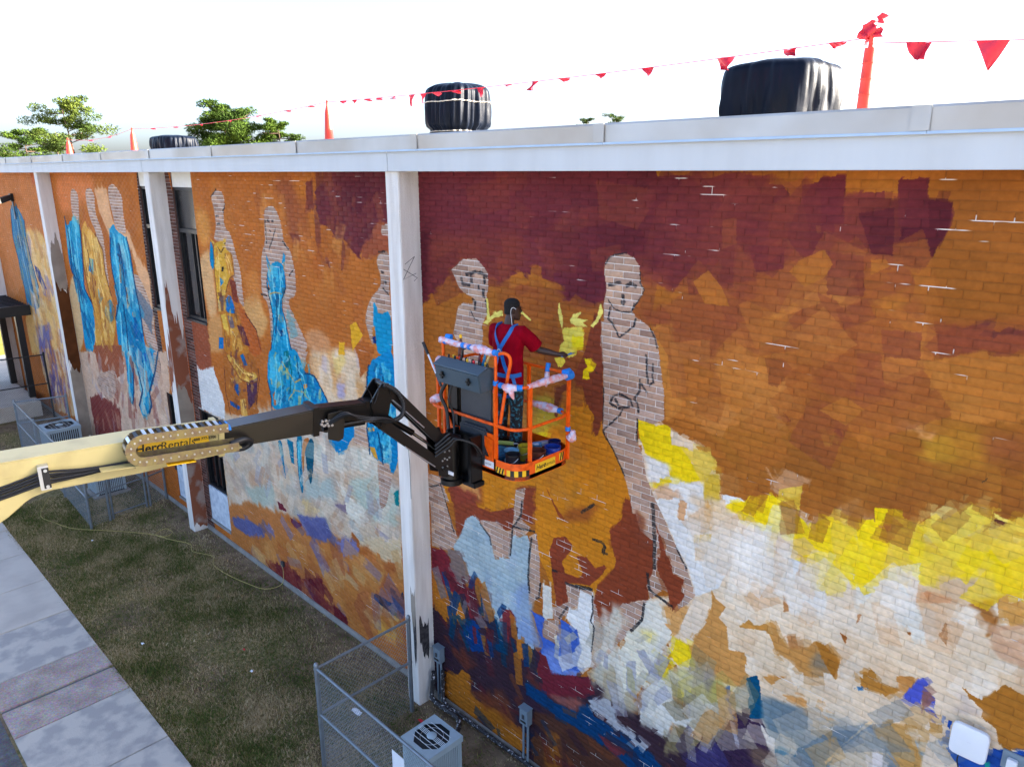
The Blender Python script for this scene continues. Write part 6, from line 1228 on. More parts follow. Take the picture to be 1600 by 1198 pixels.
# fascia boards and metal coping
fx = [X0-.5] + [p for p in PIL[1:]] + [X1+.4]
for a, b_ in zip(fx, fx[1:]):
    MB().box(a+.003, b_-.003, -.42, -.28, 8.925, 9.215).build('fascia_board', WHITE, bld, bevel=.006)
MB().box(X0-.5, X1+.4, -.2805, .012, 8.935, 9.0).build('soffit', WHITE, bld)
cpx = -11.26 - 3.12*8.0
k = 0
while cpx < X1+.3:
    a, b_ = max(cpx, X0-.55), min(cpx+3.12, X1+.4)
    if b_ > a+.2:
        o = MB().prism([(-.455, 9.20), (-.455-.012*(k % 2), 9.385), (-.44, 9.405), (.10, 9.40), (.10, 9.33), (-.435, 9.33), (-.435, 9.20)], lambda p, q, t: Vector((t, p, q)), a+.004, b_-.004).build('coping_panel', GALV, bld)
        MB().box(b_-.12, b_+.02, -.474, -.4705, 9.215, 9.40).build('joint_cover', GALV, o)
        MB().box(a+.002, b_-.002, -.463, -.4555, 9.190, 9.212).build('drip_edge', FLASH, o)
    cpx += 3.12; k += 1
# windows
def window(x0, x1, z0, z1, kind):
    y = .10
    wn = MB()
    for (a, b_, c, d) in ((x0, x0+.07, z0, z1), (x1-.07, x1, z0, z1), (x0+.07, x1-.07, z0, z0+.07), (x0+.07, x1-.07, z1-.07, z1)):
        wn.box(a, b_, y-.05, y+.03, c, d)
    fr = wn.build('window', FRAME, bld)
    if kind == 'up': rails = [z0+(z1-z0)*.68]; mull = [(x0+x1)/2+.05, (x0+x1)/2+.28]
    else: rails = [z0+(z1-z0)*.5]; mull = [x0+.45, x0+.75]
    for rz in rails: MB().box(x0+.071, x1-.071, y-.06, y+.03, rz-.045, rz+.045).build('rail', FRAME, fr)
    for mx in mull:
        MB().box(mx-.02, mx+.02, y-.03, y+.02, z0+.071, rails[0]-.046).build('mullion', FRAME, fr)
    MB().box(x0+.06, x1-.06, y+.006, y+.014, z0+.06, rails[0]-.04).build('pane', GLASS, fr)
    MB().box(x0+.06, x1-.06, y+.006, y+.014, rails[0]+.04, z1-.06).build('pane', GLASSD if kind == 'up' else GLASS, fr)
for a, b_ in WIN:
    window(a, b_, 5.605, 8.60, 'up'); window(a, b_, 1.28, 3.325, 'low')
    MB().box(a+.002, b_-.002, .03, .12, 8.602, 8.93).build('head_panel', CREAM, bld)
    MB().box(a+.002, b_-.002, .02, .12, .36, 1.278).build('base_panel', BLUEWH, bld)
    for z0, z1 in (ZUP, (.34, 3.33)):
        MB().box(a-.004, a+.0015, .0175, .33, z0, z1-.001).build('window_reveal', DARKBR, bld)
        MB().box(b_-.0015, b_+.004, .0175, .33, z0, z1-.001).build('window_reveal', DARKBR, bld)
        MB().box(a+.002, b_-.002, -.02, .33, z0-.05, z0+.002).build('window_sill', CONC if z0 < 1 else FRAME, bld)
# loose paint and primer on the pillars, thin and proud of the render
def patch(name, m, a0, a1, z0, z1, axis, at, seed, tt=.3, tb=.12):
    """brushed-on patch: straight sides, top and bottom edges ragged like brush ends"""
    r = random.Random(seed); n = 26; ph = [r.uniform(0, 6.28) for _ in range(4)]
    def edge(u, amp): return amp*(.5*math.sin(u*5+ph[0])+.3*math.sin(u*13+ph[1])+.35*(r.random()-.5))
    top_ = [(a0+(a1-a0)*k/n, z1+edge(k/n, tt)) for k in range(n+1)]; bot_ = [(a0+(a1-a0)*k/n, z0+edge(k/n, tb)) for k in range(n+1)]
    fn = (lambda p, q: Vector((p, at-.003, q))) if axis == 'y' else (lambda p, q: Vector((at+.003, p, q)))
    mb = MB()
    for k in range(n): mb.add([fn(*bot_[k]), fn(*bot_[k+1]), fn(*top_[k+1]), fn(*top_[k])], [(0, 1, 2, 3)])
    return mb.build(name, m, bld, recalc=False)
pr = lambda i: PIL[i]+PW/2
patch('paint_patch', PATCHRU, -.353, -.004, .12, 5.75, 'x', pr(2), 1, .9)
patch('paint_patch', PATCHT, -.353, -.004, 2.3, 3.7, 'x', pr(2)+.002, 2, .4, .4)
patch('paint_patch', PATCHBR, -.353, -.004, 2.7, 5.35, 'x', pr(1), 4, .25, .3)
patch('paint_patch', PATCHT, -.353, -.004, .2, 2.8, 'x', pr(1)-.001, 5, .3)
patch('paint_patch', PATCHT, -.353, -.004, 5.2, 6.7, 'x', pr(1)-.001, 6, .5)
patch('paint_patch', PATCHT, PIL[3]+.03, PIL[3]+.150, 1.55, 2.2, 'y', -PD, 7, .12, .35)
patch('paint_patch', PATCHK, -.30, -.10, 1.0, 1.6, 'x', pr(3), 8, .18, .3)
patch('paint_patch', PATCHK, PIL[3]+.07, PIL[3]+.150, .95, 1.6, 'y', -PD-.0005, 9, .2, .3)
patch('paint_patch', PATCHRU, PIL[2]-.15, PIL[2]+.150, 4.0, 4.9, 'y', -PD, 10, .5, .4)
# graffiti scribble on the near pillar
for pts in ([(-.30, 7.62), (-.12, 7.72), (-.34, 7.40), (-.10, 7.47)], [(-.33, 7.55), (-.08, 7.40), (-.14, 7.36)]):
    MB().tube([(pr(3)+.001, a, b_) for a, b_ in pts], .0045, 5).build('scribble', PATCHK, bld)
MB().tube([(PIL[3]+.13, -PD-.001, 4.75), (PIL[3]+.15, -PD-.001, 4.5), (PIL[3]+.15, -PD-.001, 3.9)], .004, 5).build('scribble', PATCHK, bld)
# ------------------------------------------------------------------ wrapped units on the roof
def wrapped(label, x, y, sx, sy, z1, seed, waist=None, sq=5.0, name='wrapped_roof_unit'):
    t = thing(name, label, 'roof unit', (x, y, 9.33)); r = np.random.default_rng(seed); n = 128
    ph = np.linspace(0, 2*np.pi, n, endpoint=False)
    H = z1-9.33; folds = [(k, r.uniform(0, 6.28), r.uniform(.4, 1)) for k in (5, 9, 14, 19, 27, 38)]
    zs = np.concatenate([np.linspace(0, .78, 20), np.linspace(.82, .96, 8), [.975, .985, .993, .9985]]); rings = []
    for zf in zs:
        base = 1.0 + .10*np.sin(zf*3.1)
        if waist is not None: base *= 1 - .16*np.exp(-((zf-waist)/.05)**2) + (.10*max(0, waist-zf)/waist if zf < waist else 0)
        top = 1.0 if zf < .78 else max(0.0, 1-((zf-.78)/.222)**4.5)**.5
        f = sum(a*np.sin(k*ph+p+zf*(2.5 if i % 2 else -1.8)) for i, (k, p, a) in enumerate(folds))
        g_ = sum(a*(1-2*np.abs(np.sin(k*.5*ph+p*.7+zf*(1.3 if i % 2 else -1.1)))) for i, (k, p, a) in enumerate(folds)); cr = (.016*f+.034*g_)*(.25+1.1*(1-abs(zf-.35)))
        se = (np.abs(np.cos(ph))**sq + np.abs(np.sin(ph))**sq)**(-1/sq)
        rad = se*base*top*(1+cr)
        zz = 9.33 + H*zf + .010*H*np.sin(ph*5+seed)*zf
        rings.append([(x+sx/2*rad[k]*math.cos(ph[k]), y+sy/2*rad[k]*math.sin(ph[k]), zz[k]) for k in range(n)])
    MB().loft(rings).build('plastic_wrap', BLACKPL, t, smooth=False).data.shade_smooth()
    for zf in ([waist, .68] if waist else []):
        i = int(np.argmin(abs(zs-zf))); pts = [Vector(p) for p in rings[i]]; c = Vector((x, y, 0))
        pts = [p + ((p-c)*Vector((1, 1, 0))).normalized()*.008 for p in pts]
        MB().tube(pts+[pts[0]], .009, 6).build('binding_cord', TWINE, t)
    return t
wrapped('large roof unit wrapped in black plastic beside the tall red post', -4.15, 1.75, 1.06, 1.06, 10.14, 3)
wrapped('black plastic wrapped roof vent bound with two pale cords, above white pillar', -9.95, 1.9, .90, .90, 10.35, 5, waist=.26, sq=3.5)
wrapped('low black wrapped roof unit near the pine trees', -21.7, 1.8, 1.25, .9, 9.91, 8)

# ------------------------------------------------------------------ marker posts and the pennant string
def post(label, x, y, z1, r0, tiers, cap=True, name='marker_post'):
    t = thing(name, label, 'marker post', (x, y, 9.33)); H = z1-9.33
    for k in range(tiers):
        a, b_ = 9.33+H*k/tiers, 9.33+H*(k+1)/tiers; q = r0*(1-.14*k/max(tiers, 2))
        MB().lathe((x, y, 0), [(q*1.03, a+.001), (q*1.03, a+.012), (q, a+.014), (q*.93, b_)], 20).build('tier', ORCONE, t, smooth=True)
    if cap:
        MB().lathe((x, y, 0), [(r0*.42, z1-.01), (r0*.36, z1+.10), (r0*.40, z1+.16), (r0*.2, z1+.17)], 12).build('stem', ORCONE, t, smooth=True)
    return t
def cone(label, x, y, z1, r0):
    t = thing('traffic_cone', label, 'traffic cone', (x, y, 9.33), 'slim red cones along the roof edge'); H = z1-9.33
    MB().lathe((x, y, 0), [(r0, 9.34), (r0*.92, 9.34+H*.2), (r0*.6, 9.33+H*.85), (r0*.34, z1-.02), (r0*.3, z1)], 18).build('cone_body', ORCONE, t, smooth=True)
    MB().lathe((x, y, 0), [(r0*.22, z1-.01), (r0*.2, z1+.07), (r0*.28, z1+.09), (r0*.1, z1+.10)], 10).build('cone_tip', ORCONE, t, smooth=True)
    MB().box(x-r0*1.5, x+r0*1.5, y-r0*1.5, y+r0*1.5, 9.332, 9.352).build('cone_base', RUBBER, t)
    return t
PN = (-2.82, .70, 10.02)
post('tall tiered orange-red post tied with red flags at the roof edge', PN[0], PN[1], PN[2], .064, 5)
cone('slim red cone standing between the wrapped vent and the pines', -11.85, .55, 10.02, .085)
cone('slim red cone just left of the low wrapped unit', -21.0, .5, 9.93, .10)
cone('farthest small red cone in front of the tall pine', -26.4, .5, 9.84, .11)
def pennants(name, label, P, Q, sag, flags, n=40):
    P, Q = Vector(P), Vector(Q); t = thing(name, label, 'pennant string', P)
    at = lambda s: P.lerp(Q, s) - Vector((0, 0, sag*4*s*(1-s)))
    MB().tube([at(i/n) for i in range(n+1)], .0045, 5).build('string', REDFL if name != 'rope' else PVC, t)
    for s, wd, h, kind, seed in flags:
        r = random.Random(seed); a, b_ = at(s-wd/2/(Q-P).length), at(s+wd/2/(Q-P).length); d = (b_-a)
        out = d.cross(Vector((0, 0, 1))).normalized()
        m, vs, fs = 5, [], []
        for i in range(m+1):
            for j in range(m+1):
                u_, v_ = i/m, j/m
                half = (1-v_)*.5 if kind != 'curl' else (1-v_*.7)*.5
                sh = .5 + (u_-.5)*2*half + (0 if kind == 'tri' else v_*r.uniform(.15, .25)*(1 if seed % 2 else -1))
                fold = .3 if kind == 'tri' else .8
                p = a + d*sh + Vector((0, 0, -h*(v_ if kind == 'tri' else math.sin(v_*1.6)*.75))) + out*(fold*.06*math.sin(u_*5+seed+v_*4) + (0 if kind == 'tri' else .07*v_*math.cos(seed)))
                vs.append(p)
        for i in range(m):
            for j in range(m): fs.append((i*(m+1)+j, (i+1)*(m+1)+j, (i+1)*(m+1)+j+1, i*(m+1)+j+1))
        f = MB().add(vs, fs).build('pennant', REDFL, t, recalc=False); f.data.shade_smooth()
    return t
ZP = PN[2]+.09
L1 = [(.035, .16, .06, 'curl', 1), (.085, .16, .10, 'curl', 4), (.165, .2, .17, 'curl', 2), (.27, .18, .09, 'tri', 5), (.345, .17, .06, 'tri', 6), (.41, .15, .06, 'curl', 7), (.465, .14, .15, 'curl', 9), (.52, .13, .04, 'curl', 8), (.575, .14, .12, 'tri', 11),
      (.635, .15, .05, 'curl', 12), (.68, .14, .06, 'curl', 13), (.715, .13, .14, 'tri', 14), (.745, .15, .17, 'tri', 15), (.79, .14, .06, 'curl', 16), (.83, .13, .05, 'curl', 17), (.87, .13, .05, 'curl', 18), (.91, .13, .06, 'tri', 19), (.95, .14, .06, 'curl', 20)]
pennants('pennant_string', 'string of small red pennants from tall post to the slim cone', (PN[0], PN[1], ZP), (-11.85, .55, 10.09), .05, L1)
L2 = [(.06, .16, .03, 'curl', 31), (.15, .16, .04, 'curl', 32), (.27, .15, .03, 'curl', 33), (.40, .15, .03, 'curl', 34), (.55, .15, .03, 'tri', 35), (.7, .15, .04, 'curl', 36), (.85, .15, .04, 'curl', 37)]
pennants('pennant_string', 'thin pennant string running on to the far cones', (-11.85, .55, 10.09), (-21.0, .5, 10.0), .10, L2)
pennants('pennant_string', 'slack red string between the two farthest cones', (-21.0, .5, 10.0), (-26.4, .5, 9.9), .12, [(.3, .2, .05, 'curl', 41), (.6, .2, .05, 'curl', 42)])
L3 = [(.16, .20, .20, 'curl', 51), (.385, .26, .24, 'tri', 54), (.75, .2, .24, 'tri', 53)]
pennants('pennant_string', 'right-hand pennant string with large hanging red triangles', (PN[0], PN[1], ZP-.05), (-.25, .73, 9.84), .0, L3)
kn = thing('flag_bundle', 'bunch of red flags knotted on top of the tall post', 'flags', (PN[0], PN[1], ZP))
for i, (dx, dy, dz, s, a) in enumerate([(-.07, .0, .03, .12, 30), (.0, -.02, .09, .13, -35), (.075, .02, .15, .10, 20), (-.04, .03, .0, .11, 60), (.03, .0, .03, .10, -10)]):
    r = random.Random(i); m = MB(); c = Vector((PN[0]+dx, PN[1]+dy, ZP+dz)); rot = Matrix.Rotation(R(a), 3, 'Y') @ Matrix.Rotation(R(40*i), 3, 'Z')
    vs = [c + rot @ Vector((s*(u_/4-.5), .03*math.sin(u_*1.7+i)+.02*math.cos(v_*2+i), s*.9*(v_/4-.5)*(1-.12*u_))) for u_ in range(5) for v_ in range(5)]
    f = m.add(vs, [(u_*5+v_, u_*5+5+v_, u_*5+6+v_, u_*5+1+v_) for u_ in range(4) for v_ in range(4)]).build('flag', REDFL, kn, recalc=False); f.data.shade_smooth()

# ------------------------------------------------------------------ pines beyond the roof
def pine(label, base, top, lo, wid, seed, leafm, nl, sz):
    t = thing('pine_tree', label, 'tree', base, 'pine trees beyond the roof'); r = np.random.default_rng(seed); b = Vector(base); H = top-b.z
    tr = [b + Vector((math.sin(k*.9+seed)*.25, math.cos(k*.7+seed)*.2, H*k/10)) for k in range(11)]
    mb = MB().tube(tr, [max(.03, .26*(1-k/10.5)) for k in range(11)], 8); tips = []
    for i in range(nl):
        f = lo + (1-lo)*((i+.5)/nl)**.85; k = f*10; i0 = min(9, int(k)); p = tr[i0].lerp(tr[i0+1], k-i0)
        sp = wid/2*(.35+.75*math.sin(math.pi*min(1, (1-f)/(1-lo)*.8+.12)))*r.uniform(.6, 1.15); a = r.uniform(0, 6.283)
        q = p + Vector((math.cos(a)*sp, math.sin(a)*sp, sp*r.uniform(.05, .45))); m = p.lerp(q, .5) + Vector((0, 0, -sp*.06))
        mb.tube([p, m, q], [.07*(1-f*.6), .04, .012], 5)
        for s_ in (1., .72, .5): tips.append((p.lerp(q, s_) + Vector(r.normal(0, .12*sp, 3)), sp*.34*(.8 if s_ < 1 else 1)))
    tips.append((tr[10], wid*.12)); mb.build('trunk', BARK, t)
    Vs, n = [], 0
    for c, rad in tips:
        m = int(150*sz); d = r.normal(0, 1, (m, 3)); d /= np.linalg.norm(d, axis=1)[:, None]; d *= (r.random((m, 1))**.4)*rad*np.array([1.1, 1.1, .52]); c0 = np.array(c)+d
        a1 = r.normal(0, 1, (m, 3)); a1 /= np.linalg.norm(a1, axis=1)[:, None]; a1 += d/rad*.6; a2 = np.cross(a1, r.normal(0, 1, (m, 3))); a2 /= np.linalg.norm(a2, axis=1)[:, None]
        L_ = r.uniform(.10, .22, (m, 1))*wid/5.0; Wd = L_*.24
        Vs.append(np.stack([c0-a2*Wd, c0+a1*L_, c0+a2*Wd, c0-a1*L_*.5], 1).reshape(-1, 3)); n += m
    V = np.concatenate(Vs); fin('crown', np_mesh('crown', V, np.arange(len(V)).reshape(-1, 4)), leafm, t); return t
pine('tall open-crowned pine at the far left behind the roof', (-70.2, 13, 0), 14.5, .48, 4.6, 2, LEAF2, 24, 1.6)
pine('lower pine to the left of the tall open-crowned pine', (-78.5, 12, 0), 12.4, .60, 4.4, 3, LEAF, 20, 1.5)
pine('short pine rising against the foot of the tall open-crowned pine', (-73, 13, 0), 11.7, .6, 3.0, 9, LEAF, 11, 1.2)
pine('dense rounded dark green pine behind the roof, right of low wrapped unit', (-55.6, 19.6, 0), 13.3, .66, 4.4, 4, LEAF, 40, 1.7)
pine('smaller bushy pine touching the right of the dense rounded pine', (-53.0, 22.0, 0), 12.3, .66, 3.6, 6, LEAF, 30, 1.7)
pine('tiny left treetop peeping over the coping in mid picture', (-53.4, 59.5, 0), 14.5, .80, 2.6, 7, LEAF, 12, 1.0)
pine('tiny right treetop peeping over the coping in mid picture', (-51.0, 61.8, 0), 14.7, .80, 3.0, 8, LEAF, 14, 1.0)

# ------------------------------------------------------------------ chain-link fences
def link_mesh(p, q, z0, z1, name, parent, m=None, pitch=.075, r=.0022):
    m = m or WIREM; p, q = Vector((*p, 0)), Vector((*q, 0)); L = (q-p).length; d = (q-p)/L; nrm = d.cross(Vector((0, 0, 1))); H = z1-z0; mb = MB()
    for sgn in (1, -1):
        k = -H
        while k < L:
            s0, s1 = k, k+H; a0, a1 = max(0, s0), min(L, s1)
            if a1-a0 > .02:
                za, zb = (a0-s0, a1-s0) if sgn > 0 else (H-(a0-s0), H-(a1-s0))
                mb.tube([p+d*a0+Vector((0, 0, z0+za))+nrm*.002*sgn, p+d*a1+Vector((0, 0, z0+zb))+nrm*.002*sgn], r, 3, cap=False)
            k += pitch
    return mb.build(name, m, parent, recalc=False)
def fence(name, label, posts, H, panels, cat='fence', m=None, rails=(.55, 1.0), r=.028, mesh=True):
    m = m or STEELG; t = thing(name, label, cat, (posts[0][0], posts[0][1], 0))
    for i, p in enumerate(posts):
        o = MB().tube([(p[0], p[1], -.05), (p[0], p[1], H+.02)], r*1.25, 12).build('post', m, t, smooth=True)
        MB().lathe((p[0], p[1], 0), [(r*1.35, H+.018), (r*1.3, H+.04), (r*.8, H+.065), (r*.1, H+.075)], 12).build('post_cap', m, o, smooth=True)
        for f in rails: MB().tube([(p[0], p[1], H*f-.045), (p[0], p[1], H*f-.015)], r*1.45, 12).build('rail_clamp', m, o, smooth=True)
    for a, b_ in panels:
        for f in rails:
            z = H*f-.03; MB().tube([(posts[a][0], posts[a][1], z), (posts[b_][0], posts[b_][1], z)], r*.8, 10).build('rail', m, t, smooth=True)
        if mesh: link_mesh(posts[a], posts[b_], .03, H-.03, 'chain_link_mesh', t, WIREM if m is STEELG else m)
    return t
fence('chain_link_fence', 'galvanised chain-link enclosure round the nearest condenser at the pillar foot', [(-8.70, -.53), (-8.70, -2.26), (-5.6, -2.26), (-2.5, -2.26)], 1.80, [(0, 1), (1, 2), (2, 3)])
fence('chain_link_fence', 'far galvanised chain-link enclosure behind the yellow boom', [(-27.75, -.42), (-28.15, -1.85), (-25.4, -1.95), (-22.7, -2.05), (-20.02, -2.17), (-20.2, -1.65)], 1.62, [(0, 1), (1, 2), (2, 3), (3, 4), (4, 5)])
fence('chain_link_gate', 'narrow galvanised chain-link gate standing below the yellow boom', [(-20.24, -1.56), (-20.34, -.66)], 1.62, [(0, 1)], 'gate', r=.022, rails=(.1, .55, 1.0))
fence('chain_link_fence', 'short fence stub between the gate and the mural wall', [(-20.36, -.56), (-20.52, -.06)], 1.62, [(0, 1)])
fence('chain_link_fence', 'tall black chain-link fence in front of the dark canopy', [(-31.1, -.12), (-31.3, -2.2), (-31.5, -4.6), (-31.7, -7)], 2.45, [(0, 1), (1, 2), (2, 3)], m=BLKPAINT)

# ------------------------------------------------------------------ condensers
def condenser(label, x, y, s, h):
    t = thing('air_conditioner', label, 'condenser', (x, y, 0), 'outdoor condensers along the wall'); q = s/2
    MB().box(x-q-.08, x+q+.08, y-q-.08, y+q+.08, -.04, .06).build('base_pad', CONC, t, bevel=.01)
    MB().box(x-q+.02, x+q-.02, y-q+.02, y+q-.02, .06, h-.05).build('coil', ACD, t)
    for sx in (-1, 1):
        for sy in (-1, 1):
            MB().box(x+sx*q-.03*(1+sx), x+sx*q+.03*(1-sx), y+sy*q-.03*(1+sy), y+sy*q+.03*(1-sy), .061, h-.06).build('corner_post', ACM, t, bevel=.008)
    n = 15
    for sx, sy in ((1, 0), (-1, 0), (0, 1), (0, -1)):
        m = MB()
        for k in range(n):
            o = -q+.07+(s-.14)*k/(n-1)
            if sx: m.box(x+sx*(q-.012)-.005, x+sx*(q-.012)+.005, y+o-.013, y+o+.013, .10, h-.07)
            else: m.box(x+o-.013, x+o+.013, y+sy*(q-.012)-.005, y+sy*(q-.012)+.005, .10, h-.07)
        m.build('louvre_panel', ACM, t)
    # top cover with an eight-sided fan opening
    oct_ = [(math.cos(R(22.5+45*k)), math.sin(R(22.5+45*k))) for k in range(8)]; ro = q*.90
    sqp = []
    for k in range(8):
        c, s_ = oct_[k]; f = (q+.012)/max(abs(c), abs(s_)); sqp.append((c*f, s_*f))
    mb = MB()
    for z, flip in ((h, 0), (h-.012, 1)):
        b0 = len(mb.v); mb.v += [(x+c*ro, y+s_*ro, z) for c, s_ in oct_] + [(x+a, y+b_, z) for a, b_ in sqp]
        cor = {0: (1, 1), 2: (-1, 1), 4: (-1, -1), 6: (1, -1)}
        for k in range(8):
            k2 = (k+1) % 8; f = [b0+k, b0+k2, b0+8+k2]
            if k in cor: mb.v.append((x+cor[k][0]*(q+.012), y+cor[k][1]*(q+.012), z)); f.append(len(mb.v)-1)
            f.append(b0+8+k); mb.f.append(tuple(f))
    mb.build('top_cover', ACM, t)
    for sx, sy in ((1, 0), (-1, 0), (0, 1), (0, -1)):
        if sx: MB().box(x+sx*q-.014, x+sx*q+.014, y-q-.013, y+q+.013, h-.10, h-.002).build('cover_skirt', ACM, t)
        else: MB().box(x-q+.0145, x+q-.0145, y+sy*q-.014, y+sy*q+.014, h-.10, h-.002).build('cover_skirt', ACM, t)
    MB().lathe((x, y, 0), [(ro*.98, h-.14), (ro*.97, h-.135)], 24).build('fan_well', ACD, t)
    bl = MB()
    for k in range(4):
        a = k*math.pi/2+.3; bl.obox((x+math.cos(a)*ro*.5, y+math.sin(a)*ro*.5, h-.09), (ro*.75, ro*.42, .006), Matrix.Rotation(a, 3, 'Z') @ Matrix.Rotation(.4, 3, 'X'))
    bl.build('fan', PANELG, t)
    g = MB()
    for o in (-.62, -.36, -.12, -.04, .12, .04, .36, .62):
        L = ro*math.sqrt(max(.05, 1-(o*.98)**2)); g.tube([(x-L, y+o*ro, h+.003), (x+L, y+o*ro, h+.003)], .0042, 5)
    g.tube([(x+ro*.62*math.cos(k*math.pi/12), y+ro*.62*math.sin(k*math.pi/12), h-.002) for k in range(25)], .003, 5)
    g.build('fan_guard', SILVER, t)
    MB().lathe((x, y, 0), [(ro*.26, h+.004), (ro*.27, h+.014), (ro*.2, h+.026), (ro*.02, h+.028)], 18).build('guard_disc', ACM, t, smooth=True)
    return t
condenser('nearest blue-grey air conditioner inside the fence at bottom centre', -7.34, -1.19, .64, .72)
condenser('far pale condenser seen above the yellow boom', -26.9, -.95, .98, .88)
condenser('condenser half hidden behind the gate under the boom', -22.3, -1.05, .80, .85)
tag(MB().prism([(-.28, 0), (.25, .05), (.32, .25), (.1, .42), (-.2, .38)], lambda a, b_, t: Vector((-25.6+a, -.5+t, b_)), -.2, .2).build('black_cover', BLACKPL, bevel=.03), 'black plastic cover on the ground right of the far condenser', 'cover')

# ------------------------------------------------------------------ boxes, conduits and antenna on the wall
def disconnect(label, x, z):
    t = thing('electrical_box', label, 'electrical box', (x, -.002, z-.15), 'grey electrical boxes low on the wall')
    MB().box(x-.085, x+.085, -.12, -.003, z-.14, z+.14).build('housing', ELEC, t, bevel=.008)
    MB().box(x-.095, x+.095, -.135, -.0035, z+.141, z+.155).build('hood', ELEC, t)
    MB().box(x-.055, x+.055, -.1275, -.1205, z-.09, z-.06).build('slot', DECALK, t)
    MB().box(x-.02, x+.02, -.134, -.1205, z-.02, z+.05).build('latch', PANELG, t)
    for dx in (-.045, .045): MB().tube([(x+dx, -.06, z-.14), (x+dx, -.06, .04)], .019, 10).build('conduit', ELEC, t, smooth=True)
    return t
disconnect('grey electrical box on the brick right beside the white pillar', -8.50, .98)
disconnect('grey electrical box on twin conduits low on the dark paint', -6.45, .93)
def pipe(label, pts, r, m, name='pipe', n=10):
    P = [Vector(p) for p in pts]; Q = []
    for i in range(len(P)-1):
        for k in range(6):
            t = k/6; p0, p1, p2, p3 = P[max(i-1, 0)], P[i], P[i+1], P[min(i+2, len(P)-1)]
            Q.append(.5*((2*p1)+(p2-p0)*t+(2*p0-5*p1+4*p2-p3)*t*t+(3*p1-p0-3*p2+p3)*t**3))
    Q.append(P[-1])
    o = MB().tube(Q, r, n).build(name, m, smooth=True); return tag(o, label, 'pipe' if name != 'extension_cord' and name != 'cable' else 'cord')
pipe('fat insulated refrigerant line taped white and black at the pillar foot', [(-8.58, -.12, .62), (-8.58, -.16, .30), (-8.52, -.22, .16), (-8.2, -.22, .14), (-7.9, -.2, .12), (-7.7, -.35, .12), (-7.45, -.75, .2), (-7.35, -.9, .3)], .042, INSUL)
pipe('thin insulated line beside the fat one at the pillar foot', [(-8.40, -.07, .70), (-8.40, -.08, .28), (-8.30, -.12, .14), (-8.0, -.12, .12), (-7.2, -.10, .10), (-6.7, -.10, .10), (-6.1, -.10, .10), (-5.4, -.10, .10)], .034, INSUL)
pipe('grey conduit lying on the earth right of the nearest condenser', [(-7.0, -1.05, .10), (-6.6, -.95, .07), (-6.1, -.90, .05), (-5.5, -.95, .04)], .026, ELEC)
an = thing('antenna_panel', 'rounded white antenna panel mounted on the mural at lower right', 'antenna', (-.9, -.02, 3.75))
rr = []
for t_ in np.linspace(0, 2*np.pi, 48, endpoint=False):
    c, s_ = math.cos(t_), math.sin(t_); k = (abs(c)**7+abs(s_)**7)**(-1/7); rr.append((c*k*.15, s_*k*.165))
ring = lambda f, y: [(-.905+a*f, y, 3.94+b_*f) for a, b_ in rr]
MB().loft([ring(.93, -.075), ring(1, -.083), ring(1, -.108), ring(.97, -.117), ring(.9, -.121)]).build('shell', PVC, an, smooth=True)
MB().box(-.95, -.86, -.074, -.002, 3.80, 3.98).build('bracket', STEELG, an)
MB().box(-.92, -.89, -.1225, -.1215, 3.95, 3.955).build('emblem', DECALW, an)
pipe('thin black cable hanging below the white antenna panel', [(-.96, -.09, 3.79), (-.97, -.10, 3.72), (-.955, -.07, 3.62), (-.93, -.03, 3.50), (-.92, -.012, 3.2)], .006, RUBBER, 'cable', 6)
bx = thing('outlet_box', 'small white weatherproof outlet box at the right edge', 'outlet', (-.575, 0, 3.8))
MB().box(-.66, -.49, -.02, -.004, 3.79, 3.98).build('back_plate', ELEC, bx, bevel=.004)
MB().box(-.615, -.535, -.075, -.0205, 3.83, 3.93).build('cover', PVC, bx, bevel=.008)
MB().box(-.60, -.55, -.079, -.0755, 3.895, 3.91).build('hinge', PVC, bx)
lm = thing('wall_lamp', 'small dark floodlight high on the far left wall', 'lamp', (-32.0, 0, 8.0))
MB().box(-32.14, -31.86, -.09, -.004, 7.93, 8.20).build('wall_plate', FRAME, lm)
MB().prism([(-.10, 8.16), (-.42, 8.05), (-.40, 7.86), (-.10, 7.98)], lambda a, b_, t: Vector((t, a, b_)), -32.18, -31.82).build('housing', FRAME, lm, bevel=.01)
MB().prism([(-.425, 8.04), (-.43, 8.03), (-.405, 7.87), (-.402, 7.88)], lambda a, b_, t: Vector((t, a, b_)), -32.16, -31.84).build('lens', mat('lamp_lens', (222, 214, 160), .2), lm)
MB().tube([(-32.0, -.03, 7.93), (-32.0, -.03, 7.3)], .03, 8).build('conduit', STEELG, lm)
sk = thing('wall_socket', 'small cord socket low on the mural with a yellow plug', 'socket', (-13.8, 0, .5))
_sx = -13.95
MB().box(_sx-.05, _sx+.05, -.05, -.003, .46, .58).build('box', PANELG, sk, bevel=.006)
pipe('long yellow extension cord trailing across the grass to the wall', [(-22.9, -2.4, .03), (-21.8, -2.9, .02), (-21.0, -2.75, .03), (-20.3, -2.5, .02), (-19.3, -1.75, .03), (-18.6, -1.25, .02), (-18.1, -1.05, .05), (-18.25, -.8, .03), (-18.6, -.85, .02), (-18.4, -1.15, .04), (-17.9, -1.0, .03), (-17.3, -.75, .03), (-16.9, -.85, .02), (-16.3, -.62, .03), (-15.9, -.78, .02), (-15.2, -.75, .03), (-14.6, -.62, .02), (-14.05, -.45, .03), (-13.85, -.15, .10), (_sx+.01, -.035, .33), (_sx, -.055, .50)], .0065, CORDY, 'extension_cord', 6)

